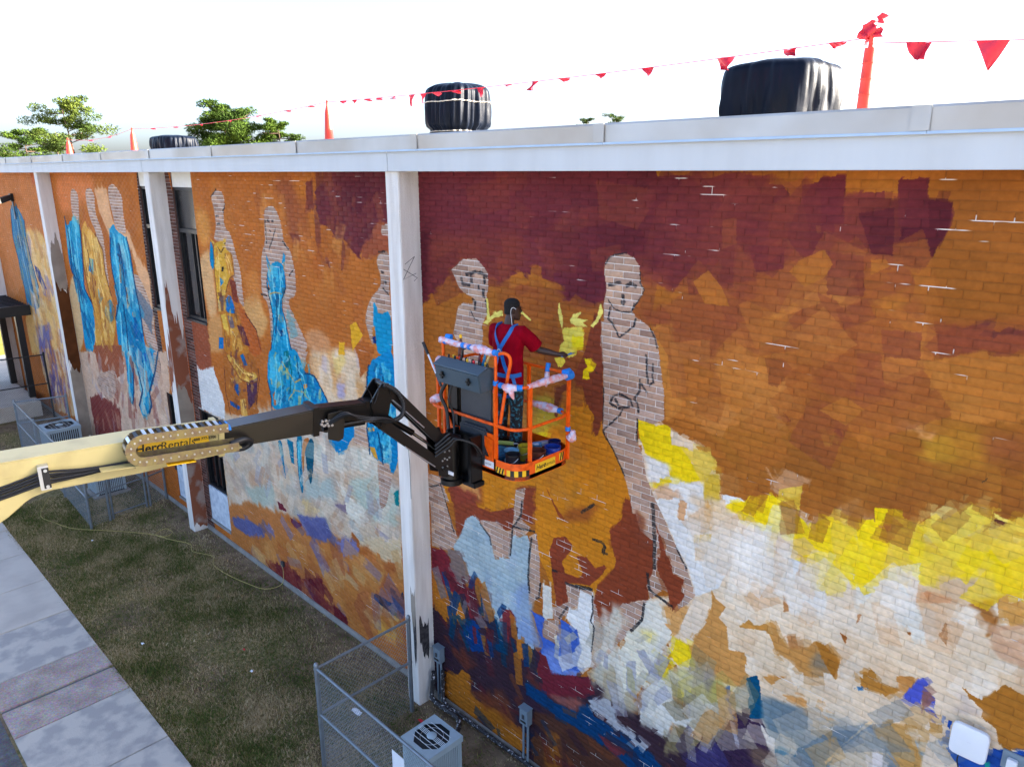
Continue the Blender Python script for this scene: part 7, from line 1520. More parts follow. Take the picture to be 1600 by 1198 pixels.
# ------------------------------------------------------------------ walkway canopy beyond the end of the building
cn = thing('door_canopy', 'dark steel canopy over the landing at the far left end', 'canopy', (-34, -2, 0))
MB().box(-36.0, -32.2, -6, -.06, 4.05, 4.09).build('roof_deck', CANOPY, cn)
for k in range(11): MB().box(-35.95+k*.37, -35.90+k*.37, -5.99, -.07, 4.091, 4.14).build('deck_rib', CANOPY, cn)
for a, b_, c, d in ((-32.2, -32.08, -6, -.06), (-36.12, -36.0, -6, -.06), (-35.99, -32.21, -6.12, -6.0)):
    MB().box(a, b_, c, d, 3.78, 4.16).build('edge_beam', BLKPAINT, cn)
for px_, py_ in ((-32.5, -.42), (-35.3, -.42), (-32.5, -3.0), (-35.3, -3.0), (-32.5, -5.7), (-35.3, -5.7)): MB().box(px_-.11, px_+.11, py_-.11, py_+.11, .55, 4.045).build('post', BLKPAINT, cn, bevel=.01)
ld = thing('entrance_landing', 'raised pale concrete landing under the dark canopy', 'landing', (-34, -3, 0))
MB().box(-36.2, -31.6, -6.2, -.37, -.02, .55).build('platform', SLA, ld, bevel=.01)
fb = thing('far_building', 'low pale block glimpsed beyond the canopy at far left', 'building', (-75, 0, 0))
MB().box(-80, -72, -30, 8, 0, 3.4).build('wall', CREAM, fb); MB().box(-80.4, -71.6, -30.4, 8.4, 3.41, 3.7).build('roof', ROOFM, fb)
# scraps on the ground
for i, (lab, x, y, m, s) in enumerate([('crumpled white paper scrap on grass beside the path', -13.9, -3.1, PVC, .07), ('white plastic strip on the ground inside the near fence', -9.3, -1.25, PVC, .13), ('small red flag scrap on the earth by the near fence post', -8.35, -.62, REDFL, .09), ('red scrap on the grass at the bottom edge', -8.9, -2.75, REDFL, .10), ('tiny white scrap near the middle of the lawn', -11.6, -2.0, PVC, .06), ('small pink scrap in the open grass', -12.3, -1.8, REDFL, .05), ('white scrap on dark grass under the boom', -19.2, -2.4, PVC, .05)]):
    r = random.Random(i); vs = [(x+s*(u_/3-.5)*(1.6 if i == 1 else 1), y+s*(v_/3-.5)*.7, .035+r.uniform(0, .03)) for u_ in range(4) for v_ in range(4)]
    tag(MB().add(vs, [(a*4+b_, a*4+4+b_, a*4+5+b_, a*4+1+b_) for a in range(3) for b_ in range(3)]).build('litter_scrap', m, recalc=False), lab, 'litter', 'scraps lying on the lawn')
sg = MB().box(-6.79, -6.53, -2.30, -2.296, 1.15, 1.55).build('sign_plate', PVC); tag(sg, 'blank white plate tied to the near fence at the bottom edge', 'sign')
BOOM = {'outer': (-0.17, [(-2.418, 6.67), (-3.218, 6.714), (-4.104, 6.733), (-4.182, 6.243), (-4.118, 6.269), (-3.992, 6.363), (-3.944, 6.389), (-3.88, 6.406), (-3.798, 6.418), (-3.143, 6.406), (-2.444, 6.427)]), 'inner': (-0.13, [(-2.411, 6.639), (-1.874, 6.67), (-1.544, 6.672), (-1.563, 6.423), (-1.686, 6.429), (-1.895, 6.434), (-2.429, 6.468)]), 'tip': (-0.09, [(-1.606, 6.673), (-0.941, 6.624), (-0.909, 6.437), (-1.233, 6.473), (-1.621, 6.491)]), 'plate': (-0.15, [(-1.424, 6.615), (-1.276, 6.62), (-1.257, 6.488), (-1.282, 6.329), (-1.331, 6.305), (-1.443, 6.35)]), 'elbow': (-0.12, [(-0.948, 6.626), (-0.862, 6.749), (-0.808, 6.815), (-0.729, 6.802), (-0.689, 6.705), (-0.754, 6.45), (-0.797, 6.331), (-0.871, 6.325), (-0.915, 6.446)]), 'link_up': (-0.12, [(-0.704, 6.708), (-0.107, 6.023)]), 'link_low': (-0.12, [(-0.824, 6.379), (-0.091, 5.705)])}
# ------------------------------------------------------------------ boom lift
BM = Vector((-6.05, -1.85, 5.75)); BU = Vector((math.cos(R(80)), math.sin(R(80)), 0)); BN = Vector((-math.sin(R(80)), math.cos(R(80)), 0))
bp3 = lambda s, z, o=0.0: Vector((BM.x, BM.y, 0)) + BU*s + BN*o + Vector((0, 0, z))
ex = lambda a, b_, t: bp3(a, b_, t)
lift = thing('boom_lift', 'boom lift with cream-yellow telescopic boom, dark jib and orange work basket', 'boom lift', (-6.9, -9.0, 0))
out = BOOM['outer'][1]
top = [out[0], (-3.22, 6.712), (-9.0, 6.80)]
bot = [(-9.0, 5.75), (-5.2, 5.80), (-4.62, 6.0), (-4.30, 6.17)] + out[4:]
def hollow(name, poly, w, m, parent=lift, bevel=.012):
    return MB().prism(poly, ex, -w, w).build(name, m, parent, bevel=bevel)
ob = hollow('outer_boom', top+bot, .17, YELLOW)
MB().prism([(-9.0, 6.66), (-4.15, 6.60), (-3.85, 6.585), (-3.80, 6.54), (-3.86, 6.44), (-4.1, 6.36), (-9.0, 5.9)], ex, -.178, -.1705).build('side_plate', YELLOW, ob, bevel=.003)
MB().prism([(-2.47, 6.685), (-2.418, 6.685), (-2.44, 6.41), (-2.49, 6.41)], ex, -.185, .185).build('end_collar', YELLOW, ob, bevel=.004)
hollow('inner_boom', [(-2.6, 6.642), (-1.544, 6.672), (-1.563, 6.423), (-2.6, 6.462)], .13, DKBOOM)
MB().prism(BOOM['tip'][1], ex, -.09, .09).build('tip_boom', BLKBOOM, lift, bevel=.012)
MB().prism([(-1.56, 6.69), (-1.50, 6.69), (-1.52, 6.40), (-1.58, 6.40)], ex, -.14, .14).build('boom_collar', BLKBOOM, lift)
MB().prism(BOOM['plate'][1], ex, -.165, -.15).build('cover_plate', DKBOOM, lift, bevel=.004)
MB().prism(BOOM['plate'][1], ex, .15, .165).build('cover_plate', DKBOOM, lift, bevel=.004)
for o in (-.12, .095): MB().prism(BOOM['elbow'][1], ex, o, o+.025).build('elbow_plate', BLKBOOM, lift, bevel=.004)
UPA, UPB = BOOM['link_up'][1]; LOA, LOB = BOOM['link_low'][1]
E_ = BOOM['elbow'][1]
MB().prism([(-1.0, 6.64), (-.86, 6.64), (-.84, 6.46), (-.94, 6.44)], ex, -.0945, .0945).build('elbow_block', BLKBOOM, lift, bevel=.008)
for (s, z, r, w) in (((E_[2][0]+E_[3][0])/2, E_[2][1]-.035, .030, .15), (UPA[0], UPA[1], .026, .14), (LOA[0], LOA[1], .030, .14), (LOA[0]+.05, LOA[1]+.03, .018, .15), (UPB[0], UPB[1], .028, .15), (LOB[0], LOB[1], .028, .15)):
    MB().tube([bp3(s, z, -w), bp3(s, z, w)], r, 14).build('pivot_pin', SILVER if r < .02 else BLKBOOM, lift, smooth=True)
def bar(name, a, b_, h, o0, o1, m):
    a, b_ = Vector((*a, 0)), Vector((*b_, 0)); d = (b_-a).normalized(); n = Vector((-d.y, d.x, 0))*h/2
    poly = [(p.x, p.y) for p in (a+n, b_+n, b_-n, a-n)]
    return MB().prism(poly, ex, o0, o1).build(name, m, lift, bevel=.006)
for o in (-.118, .07):
    bar('jib_link', UPA, UPB, .125, o, o+.048, MAROONBLK)
    bar('jib_link', LOA, LOB, .115, o, o+.048, MAROONBLK)
for (a, b_) in (((-.62, 6.60), (-.40, 6.36)), ((-.55, 6.12), (-.30, 5.90))):
    bar('jib_brace', a, b_, .05, -.0695, .0695, BLKBOOM)
MB().tube([bp3(-.80, 6.45), bp3(-.42, 6.16)], .036, 12).build('jib_cylinder', BLKBOOM, lift, smooth=True)
MB().tube([bp3(-.44, 6.175), bp3(-.12, 5.90)], .018, 10).build('cylinder_rod', CHROME, lift, smooth=True)
MB().tube([bp3(-1.45, 6.44, -.05), bp3(-1.0, 6.42, -.05)], .035, 12).build('level_cylinder', BLKBOOM, lift, smooth=True)
MB().tube([bp3(-1.02, 6.42, -.05), bp3(-.84, 6.41, -.05)], .016, 10).build('cylinder_rod', CHROME, lift, smooth=True)
for o in (-.128,):
    MB().tube([bp3(-.70, 6.62, o), bp3(-.34, 6.24, o)], .007, 6).build('edge_highlight', SILVER, lift); MB().tube([bp3(-.58, 6.07, o), bp3(-.22, 5.755, o)], .008, 6).build('edge_highlight', SILVER, lift)  # silver rods standing in for the bright edge highlights on the jib links
# hoses over the elbow
def spline(P, k=8):
    P = [Vector(p) for p in P]; Q = []
    for i in range(len(P)-1):
        p0, p1, p2, p3 = P[max(i-1, 0)], P[i], P[i+1], P[min(i+2, len(P)-1)]
        for j in range(k):
            t = j/k; Q.append(.5*((2*p1)+(p2-p0)*t+(2*p0-5*p1+4*p2-p3)*t*t+(3*p1-p0-3*p2+p3)*t**3))
    return Q+[P[-1]]
for k in range(5):
    dz, do = .018*math.sin(k*2.1), -.20-.02*k
    MB().tube(spline([bp3(-1.42, 6.52+dz, -.17), bp3(-1.27, 6.60+dz, do), bp3(-1.10, 6.53-dz, do), bp3(-.93, 6.49+dz*.5, do), bp3(-.74, 6.43+dz*.4, -.22)]), .0095, 6).build('hose', RUBBER, lift, smooth=True)
lp = spline([bp3(-.93, 6.47, -.18), bp3(-.76, 6.42, -.19), bp3(-.64, 6.45, -.19), bp3(-.60, 6.56, -.18), bp3(-.64, 6.68, -.16), bp3(-.72, 6.76, -.135), bp3(-.80, 6.80, -.13)])
MB().tube(lp, [.024+.003*(i % 2) for i in range(len(lp))], 10).build('hose_sleeve', RUBBER, lift)
for (a, b_, o) in (((-1.0, 6.82), (-.93, 6.62), -.135), ((-.86, 6.83), (-.91, 6.62), -.135)):
    MB().tube(spline([bp3(*a, o), bp3((a[0]+b_[0])/2+.02, (a[1]+b_[1])/2, o), bp3(*b_, o)]), .005, 5).build('cable', RUBBER, lift)
bl_ = MB()
for k in range(10):
    s, z = (-1.50+.012*k, 6.52+.03*math.sin(k*1.9)); bl_.tube([bp3(s, z, -.15), bp3(s, z, -.17)], .014, 6)
bl_.build('fittings', SILVER, lift)
for k in range(5):
    o = -.185-.006*(k % 2); z = .022*k
    MB().tube(spline([bp3(-6.5, 6.28+z*.6, o), bp3(-4.9, 6.33+z*.8, o), bp3(-4.2, 6.43+z, o), bp3(-3.86, 6.50+z*1.1, o-.02), bp3(-3.80, 6.50+z*1.1, o-.02), bp3(-3.55, 6.505+z*.6, o-.015), bp3(-3.3, 6.52+z*.3, o-.02), bp3(-3.1, 6.52+z*.3, o-.03)]), .0105, 6).build('hydraulic_hose', RUBBER, lift, smooth=True)
MB().prism([(-3.875, 6.66), (-3.80, 6.66), (-3.80, 6.46), (-3.875, 6.46)], ex, -.245, -.171).build('hose_clamp', SILVER, lift, bevel=.004)
MB().prism([(-3.85, 6.645), (-3.80, 6.645), (-3.80, 6.475), (-3.85, 6.475)], ex, -.253, -.2455).build('clamp_plate', RUBBER, lift)
for z in (6.625, 6.49): MB().tube([bp3(-3.825, z, -.2535), bp3(-3.825, z, -.262)], .013, 8).build('bolt', SILVER, lift)
MB().prism([(-3.45, 6.548), (-2.5, 6.505), (-2.5, 6.497), (-3.45, 6.540)], ex, -.33, -.171).build('chain_tray', YELLOW, lift, bevel=.002)
# cable chain: upper and lower runs joined by a curve, plates on the near side, bars across
cl, N1 = [], 13
s0, s1 = -3.12, -2.42
zu, zl = 6.765, 6.565; rc = (zu-zl)/2
for k in range(N1): f = k/(N1-1); cl.append((s1+(s0-s1)*f, zu - .030*f*0 + (1-f)*-.04))
for k in range(1, 6): a = math.pi/2+math.pi*k/6; cl.append((s0+rc*math.cos(a), (zu+zl)/2+rc*math.sin(a)))
for k in range(N1): f = k/(N1-1); cl.append((s0+(s1+.06-s0)*f, zl-.035*f))
ch = MB().prism([(-3.2, 6.52), (-3.19, 6.52), (-3.19, 6.51), (-3.2, 6.51)], ex, -.31, -.19).build('cable_chain', ZINC, lift)
for i in range(len(cl)-1):
    a, b_ = Vector((*cl[i], 0)), Vector((*cl[i+1], 0)); d = (b_-a); 
    if d.length < .005: continue
    d.normalize(); n = Vector((-d.y, d.x, 0))*.040; e = d*.012
    for o in (-.345, -.19):
        poly = [(p.x, p.y) for p in (a+n-e*0, b_+n+e, b_-n+e, a-n)]
        off = .0035*(i % 2)
        MB().prism(poly, ex, o-off, o-off+.006).build('chain_plate', ZINC, ch)
    m_ = (a+b_)/2 + Vector((-d.y, d.x, 0))*-.034*(1 if i < N1-1 or True else -1)
    q = [(p.x, p.y) for p in (m_-d*.014+n*.12, m_+d*.014+n*.12, m_+d*.014-n*.12, m_-d*.014-n*.12)]
    MB().prism(q, ex, -.335, -.185).build('chain_bar', SILVER if i % 3 else RUBBER, ch)
    MB().tube([bp3(a.x+.012*d.x, a.y+.012*d.y, -.349), bp3(a.x+.012*d.x, a.y+.012*d.y, -.3565)], .008, 8).build('rivet', SILVER, ch)
for o in (-.30, -.27, -.24): MB().tube([bp3(p[0], p[1], o) for p in cl], .013, 6).build('chain_hose', RUBBER, ch, smooth=True)
MB().tube(spline([bp3(-2.40, 6.54, -.27), bp3(-2.28, 6.55, -.25), bp3(-2.20, 6.50, -.2), bp3(-2.26, 6.44, -.15), bp3(-2.4, 6.45, -.14)]), .028, 10).build('hose_loop', RUBBER, lift, smooth=True)
MB().prism([(-2.47, 6.76), (-2.40, 6.745), (-2.39, 6.69), (-2.46, 6.70)], ex, -.33, -.2).build('chain_bracket', TAPE, lift, bevel=.006)
MB().prism([(-2.95, 6.49), (-2.72, 6.475), (-2.72, 6.468), (-2.95, 6.483)], ex, -.34, -.171).build('chain_support', DECALY, lift)
MB().prism([(-2.62, 6.50), (-2.32, 6.515), (-2.32, 6.508), (-2.62, 6.492)], ex, -.33, -.171).build('chain_support', YELLOW, lift)
# text helper: flat print laid on a surface
FONT = bpy.data.fonts.load('<builtin>') if False else None
def text(body, size, origin, xdir, ydir, m, parent, bold=False, shear=0):
    cu = bpy.data.curves.new('lettering', 'FONT'); cu.body = body; cu.size = size; cu.shear = shear; cu.offset = .012*size*(2.2 if bold else 0); cu.resolution_u = 3
    tmp = bpy.data.objects.new('tmp', cu); COL.objects.link(tmp); dg = bpy.context.evaluated_depsgraph_get()
    me = bpy.data.meshes.new_from_object(tmp.evaluated_get(dg)); bpy.data.objects.remove(tmp)
    xd, yd = Vector(xdir).normalized(), Vector(ydir).normalized(); zd = xd.cross(yd)
    M_ = Matrix.Translation(Vector(origin)) @ Matrix((xd, yd, zd)).transposed().to_4x4(); me.transform(M_)
    me.materials.clear(); return fin('lettering', me, m, parent)
dc = MB().prism([(-3.16, 6.680), (-2.56, 6.655), (-2.56, 6.555), (-3.16, 6.560)], ex, -.1745, -.1715).build('rental_decal', DECALY, lift)
xd = (BU*.52 + Vector((0, 0, -.020))).normalized(); yd = Vector((0, 0, 1))
text('Herc', .105, bp3(-3.165, 6.592, -.1775), xd, yd, DECALK, dc, bold=True, shear=.1)
text('Rentals', .098, bp3(-2.965, 6.586, -.1775), xd, yd, DECALK, dc, shear=.15)
text('888 777-2700', .034, bp3(-2.685, 6.606, -.1775), xd, yd, DECALK, dc, bold=True)

# ------------------------------------------------------------------ the orange work basket (part of the lift)
bx0, bx1, by0, by1 = -6.77, -5.2, -1.55, -.61
FZ, TZ, HZ, MZ = 5.66, 6.68, 7.03, 6.20
RC = .20
def rrect(x0, x1, y0, y1, rc, n=5):
    P = []
    for cx, cy, a0 in ((x1-rc, y1-rc, 0), (x0+rc, y1-rc, 90), (x0+rc, y0+rc, 180), (x1-rc, y0+rc, 270)):
        for k in range(n+1): a = R(a0+90*k/n); P.append((cx+rc*math.cos(a), cy+rc*math.sin(a)))
    return P
RRB = rrect(bx0, bx1, by0, by1, RC)
flo = MB().prism(RRB, lambda a, b_, t: Vector((a, b_, t)), FZ-.05, FZ).build('basket_floor', PANELG, lift)
RRI = rrect(bx0+.006, bx1-.006, by0+.006, by1-.006, RC-.006)
tb = MB(); n = len(RRB)
o1 = [(a, b_, FZ-.055) for a, b_ in RRB]; o2 = [(a, b_, FZ+.145) for a, b_ in RRB]; i1 = [(a, b_, FZ+.001) for a, b_ in RRI]; i2 = [(a, b_, FZ+.145) for a, b_ in RRI]
tb.add(o1+o2+i2+i1, [(k, (k+1) % n, (k+1) % n+n, k+n) for k in range(n)]+[(k+n, (k+1) % n+n, (k+1) % n+2*n, k+2*n) for k in range(n)]+[(k+2*n, (k+1) % n+2*n, (k+1) % n+3*n, k+3*n) for k in range(n)])
toe = tb.build('toe_board', ORANGE, lift, smooth=True)
RR = .0185
def rail(pts, name='rail', r=RR): return MB().tube(pts, r, 10).build(name, ORANGE, lift, smooth=True)
ins = lambda P: [(a, b_) for a, b_ in P]
RM = rrect(bx0+.02, bx1-.02, by0+.02, by1-.02, RC-.02)
# mid rail all round, top rail on three sides, raised hoop over the console on the near side
rail([(a, b_, MZ) for a, b_ in RM+[RM[0]]], 'mid_rail')
yN, yF, xL, xR = by0+.02, by1-.02, bx0+.02, bx1-.02
cor = lambda cx, cy, a0, a1: [(cx+(RC-.02)*math.cos(R(a)), cy+(RC-.02)*math.sin(R(a)), TZ) for a in np.linspace(a0, a1, 7)]
rail([(-5.55, yN, TZ-.01), (-5.45, yN, TZ)] + cor(xR-RC+.02, yN+RC-.02, 270, 360) + cor(xR-RC+.02, yF-RC+.02, 0, 90) + cor(xL+RC-.02, yF-RC+.02, 90, 180) + cor(xL+RC-.02, yN+RC-.02, 180, 270) + [(-6.43, yN, TZ)], 'top_rail')
rail(spline([(-6.43, yN, TZ+.02), (-6.43, yN, HZ-.06), (-6.40, yN, HZ), (-6.0, yN, HZ), (-5.60, yN, HZ), (-5.56, yN, HZ-.06), (-5.56, yN, TZ)], 4), 'console_hoop')
rail(spline([(-5.56, yN+.03, HZ-.02), (-5.46, yN+.05, HZ+.0), (-5.40, yN+.07, HZ-.07), (-5.45, yN+.07, HZ-.30), (-5.53, yN+.04, MZ+.02)], 5), 'grab_bar')
for nm, x, y, z1 in (('c', -5.56, yN, TZ), ('b', -6.43, yN, TZ), ('l', xL+.005, yN+.17, TZ), ('d', xR-.005, yN+.20, TZ), ('e', xR-.005, yF-.05, TZ), ('f', -5.9, yF, TZ), ('g', xL+.05, yF-.05, TZ)):
    MB().box(x-.02, x+.02, y-.02, y+.02, FZ-.01, z1).build('post', ORANGE, lift, bevel=.005)
for x, sg_ in ((-6.40, 1), (-5.59, -1)):
    MB().prism([(x, FZ+.42), (x+sg_*.17, FZ+.40 if sg_ > 0 else FZ+.42), (x, FZ+.12)] if sg_ < 0 else [(x, FZ+.55), (x+.19, FZ+.20), (x, FZ+.16)], lambda a, b_, t: Vector((a, t, b_)), yN-.006, yN+.006).build('gusset', ORANGE, lift)
MB().prism([(-5.80, FZ+.40), (-5.585, FZ+.36), (-5.585, FZ+.10), (-5.64, FZ+.14)], lambda a, b_, t: Vector((a, t, b_)), yN-.026, yN-.016).build('gusset', ORANGE, lift)
# chevron tape and plates on the toe board
def toe_strip(name, m, pts, y, parent=toe): return MB().prism(pts, lambda a, b_, t: Vector((a, t, b_)), y-.003, y).build(name, m, parent)
yo = by0-.0015
ts = toe_strip('hazard_tape', DECALY, [(-5.54, FZ-.005), (-5.405, FZ-.005), (-5.405, FZ+.065), (-5.54, FZ+.065)], yo)
for k in range(3): toe_strip('hazard_stripe', DECALK, [(-5.538+.045*k, FZ-.005), (-5.518+.045*k, FZ-.005), (-5.497+.045*k-.002, FZ+.065), (-5.517+.045*k-.002, FZ+.065)], yo-.0032, ts)
wl = toe_strip('warning_label', DECALW, [(-5.72, FZ+.02), (-5.575, FZ+.02), (-5.575, FZ+.10), (-5.72, FZ+.10)], yo)
text('H4 OFF', .03, (-5.71, yo-.0042, FZ+.05), (1, 0, 0), (0, 0, 1), MAROONBLK, wl)
def toe_end(name, m, y0, y1, z0, z1, off=.0015, parent=toe): return MB().box(bx1+off, bx1+off+.003, y0, y1, z0, z1).build(name, m, parent)
hp = toe_end('rental_plate', DECALY, -1.27, -.93, FZ+.0, FZ+.105)
text('Herc', .075, (bx1+.0055, -1.255, FZ+.03), (0, 1, 0), (0, 0, 1), DECALK, hp, bold=True, shear=.15)
text('Rentals', .062, (bx1+.0055, -1.12, FZ+.034), (0, 1, 0), (0, 0, 1), DECALK, hp)
ht = toe_end('hazard_tape', DECALY, -.86, -.80, FZ+.03, FZ+.12)
for k in range(2): MB().prism([(-.85+.035*k, FZ+.03), (-.832+.035*k, FZ+.03), (-.812+.035*k-.004, FZ+.12), (-.83+.035*k-.004, FZ+.12)], lambda a, b_, t: Vector((t, a, b_)), bx1+.0052, bx1+.0075).build('hazard_stripe', DECALK, ht)
# chevrons wrapping the rounded near corner
for k in range(6):
    a0, a1 = R(278+13*k), R(278+13*k+13); cx, cy = bx1-RC, by0+RC; rr_ = RC+.003
    P = [(cx+rr_*math.cos(a), cy+rr_*math.sin(a)) for a in (a0, a1)]
    MB().add([(P[0][0], P[0][1], FZ-.005), (P[1][0], P[1][1], FZ-.005), (P[1][0], P[1][1], FZ+.065), (P[0][0], P[0][1], FZ+.065)], [(0, 1, 2, 3)]).build('hazard_tape', DECALK if k % 2 else DECALY, toe)
# console
con = MB().prism([(-1.735, 6.80), (-1.60, 6.86), (-1.44, 6.82), (-1.46, 6.60), (-1.70, 6.585)], lambda a, b_, t: Vector((t, a, b_)), -6.36, -5.62).build('control_console', CONSOLE, lift, bevel=.012)
MB().prism([(-1.742, 6.80), (-1.737, 6.812), (-1.60, 6.872), (-1.60, 6.862), (-1.73, 6.80)], lambda a, b_, t: Vector((t, a, b_)), -6.37, -5.61).build('console_lid', CONSOLE, con)
for x in (-6.22, -5.78):
    MB().box(x-.035, x+.035, -1.752, -1.728, 6.69, 6.705).build('hinge', DECALK, con); MB().box(x-.012, x+.012, -1.752, -1.726, 6.66, 6.74).build('hinge', DECALK, con)
for k in range(13):
    x = -6.30+.053*k; MB().lathe((x, -1.56+.03*(k % 2), 6.84), [(.014, 0), (.012, .03), (.016, .035), (.012, .055)], 8).build('switch', [RUBBER, DECALY, RUBBER, REDFL, RUBBER][k % 5], con)
MB().tube([(-6.10, -1.55, 6.84), (-6.08, -1.54, 6.98), (-6.05, -1.52, 7.01)], [.012, .012, .02], 8).build('joystick', RUBBER, con, smooth=True)
MB().box(-6.18, -5.66, -1.50, -1.47, FZ+.02, 6.60).build('console_panel', PANELG, lift, bevel=.01)
MB().box(-6.15, -5.70, -1.56, -1.505, FZ+.0, 6.12).build('pump_housing', PANELG, lift, bevel=.02)
MB().box(-6.42, -6.22, -1.50, -1.40, FZ+.35, 6.52).build('manual_box', BLKBOOM, lift, bevel=.02)
MB().tube(spline([(-6.28, -1.62, 6.58), (-6.34, -1.66, 6.42), (-6.27, -1.64, 6.25), (-6.22, -1.66, 6.05), (-6.12, -1.72, 5.9)]), .022, 8).build('console_cable', RUBBER, lift, smooth=True)
MB().tube(spline([(-6.20, -1.60, 6.58), (-6.20, -1.66, 6.4), (-6.16, -1.63, 6.2), (-6.05, -1.72, 6.02)]), .014, 8).build('console_cable', RUBBER, lift, smooth=True)
# rotator between jib and basket
MB().lathe((-6.02, -1.80, 0), [(.13, 5.46), (.13, 5.52), (.095, 5.53), (.095, 5.94), (.12, 5.95), (.12, 6.02), (.05, 6.04)], 20).build('rotator', BLKBOOM, lift, smooth=True)
MB().prism([(-.20, 6.10), (-.02, 6.12), (.02, 5.98), (.02, 5.60), (-.06, 5.58), (-.16, 5.62)], ex, -.115, -.095).build('rotator_cheek', MAROONBLK, lift, bevel=.005)
MB().prism([(-.20, 6.10), (-.02, 6.12), (.02, 5.98), (.02, 5.60), (-.06, 5.58), (-.16, 5.62)], ex, .095, .115).build('rotator_cheek', MAROONBLK, lift, bevel=.005)
MB().box(-6.20, -5.72, -1.72, -1.557, 5.44, 5.50).build('mount_plate', BLKBOOM, lift, bevel=.006)
MB().box(-6.18, -6.14, -1.74, -1.56, 5.505, 6.05).build('mount_bracket', BLKBOOM, lift, bevel=.004); MB().box(-5.80, -5.75, -1.74, -1.56, 5.505, 6.05).build('mount_bracket', BLKBOOM, lift, bevel=.004)
MB().box(-6.13, -5.81, -1.60, -1.561, 5.505, 6.02).build('mount_block', BLKBOOM, lift, bevel=.006)
MB().box(-5.95, -5.86, -1.915, -1.905, 5.62, 5.66).build('serial_plate', DECALW, lift)
for k in range(4):
    a = .2*k; MB().tube(spline([bp3(-.22, 6.0-.04*k, -.14), bp3(-.05, 6.12-.05*k, -.17), (-5.95+.04*k, -1.86, 6.05), (-5.84+.05*k, -1.72, 5.98), (-5.80+.05*k, -1.62, 5.80)]), .013, 7).build('hose', RUBBER, lift, smooth=True)
bo = MB()
for k in range(8): bo.tube([bp3(-.12+.03*(k % 4), 5.72+.08*(k//4)+.1*(k % 2), -.117), bp3(-.12+.03*(k % 4), 5.72+.08*(k//4)+.1*(k % 2), -.13)], .010, 6)
bo.build('fittings', SILVER, lift)
# plastic wrap and tape round the rails
def wrap(pts, rs, seed, m=PLWRAP, name='rail_padding'):
    r = random.Random(seed); P = spline(pts, 6); N = len(P); K = len(rs)-1; n = 14; rad = []
    for i in range(N):
        f = i/(N-1)*K; a = int(min(f, K-1)); rad.append(rs[a]+(rs[a+1]-rs[a])*(f-a))
    mb = MB().tube(P, rad, n); 
    for i in range(len(mb.v)):
        c = P[i//n]; v = Vector(mb.v[i]); k = 1+.20*math.sin(i*1.7+seed)*math.sin((i//n)*.9+seed)+r.uniform(-.07, .07); mb.v[i] = tuple(c+(v-c)*k)
    o = mb.build(name, m, lift); o.data.shade_smooth(); return o
def tape(c, d, r=.030, L=.05):
    c, d = Vector(c), Vector(d).normalized(); return MB().tube([c-d*L/2, c+d*L/2], r, 12).build('tape', TAPE, lift, smooth=True)
wrap([(-6.52, yN+.05, HZ-.03), (-6.44, yN, HZ+.01), (-6.25, yN, HZ), (-6.05, yN, HZ)], [.024, .040, .032, .034, .024], 1)
wrap([(-5.95, yN, HZ), (-5.82, yN, HZ), (-5.68, yN, HZ-.005), (-5.57, yN, HZ-.01)], [.024, .046, .050, .04, .024], 2)
wrap([(-6.05, yN, HZ), (-5.95, yN, HZ)], [.028, .034, .028], 3)
for x in (-6.38, -6.07, -5.97, -5.56): tape((x, yN, HZ), (1, 0, 0), .034)
tape((-6.36, yN+.03, HZ+.05), (1, .3, 0), .035, .07)
tape((-5.56, yN, TZ+.01), (0, 0, 1), .032, .05)
wrap([(xR-.005, yN+.16, TZ), (xR, yN+.32, TZ+.005), (xR, yN+.50, TZ+.01), (xR, yN+.70, TZ+.005), (xR, yN+.80, TZ)], [.022, .030, .042, .042, .032, .022], 5)
wrap([(-5.44, yN, TZ), (-5.37, yN-.005, TZ-.01), (-5.28, yN+.05, TZ)], [.025, .05, .03], 6); wrap([(-5.34, yN, TZ-.01), (-5.31, yN, TZ-.07), (-5.28, yN, TZ-.12)], [.03, .03, .004], 16)
tape((-5.47, yN, TZ), (1, 0, 0), .032); tape((-5.26, yN+.07, TZ), (1, .8, 0), .034, .06)
tape((xR, yN+.84, TZ), (0, 1, 0), .055, .08); tape((xR-.02, yN+.83, TZ+.03), (1, .3, .4), .045, .09)
wrap([(xL, yN+.12, MZ+.03), (xL+.05, yN+.04, MZ+.04), (xL+.16, yN+.03, MZ+.09), (xL+.27, yN+.05, MZ+.12)], [.02, .04, .05, .02], 8)
wrap([(xL, yN+.17, TZ+.0), (xL, yN+.2, TZ+.03), (xL-.01, yN+.24, TZ-.05)], [.03, .05, .02], 9)
wrap([(-5.86, yF, MZ), (-5.7, yF, MZ), (-5.54, yF, MZ), (-5.42, yF, MZ)], [.03, .05, .05, .03], 10); tape((-5.39, yF, MZ), (1, 0, 0), .034)
wrap([(-5.60, yF, TZ+.0), (-5.59, yF-.02, TZ-.1), (-5.60, yF-.02, TZ-.22)], [.02, .03, .012], 11); tape((-5.585, yF-.01, TZ+.02), (0, .2, 1), .03, .10)
wrap([(xR+.01, yF-.05, MZ-.30), (xR+.04, yF-.03, MZ-.26), (xR+.05, yF-.02, MZ-.18)], [.045, .06, .02], 12); tape((xR-.005, yF-.05, MZ-.17), (0, 0, 1), .032, .05)

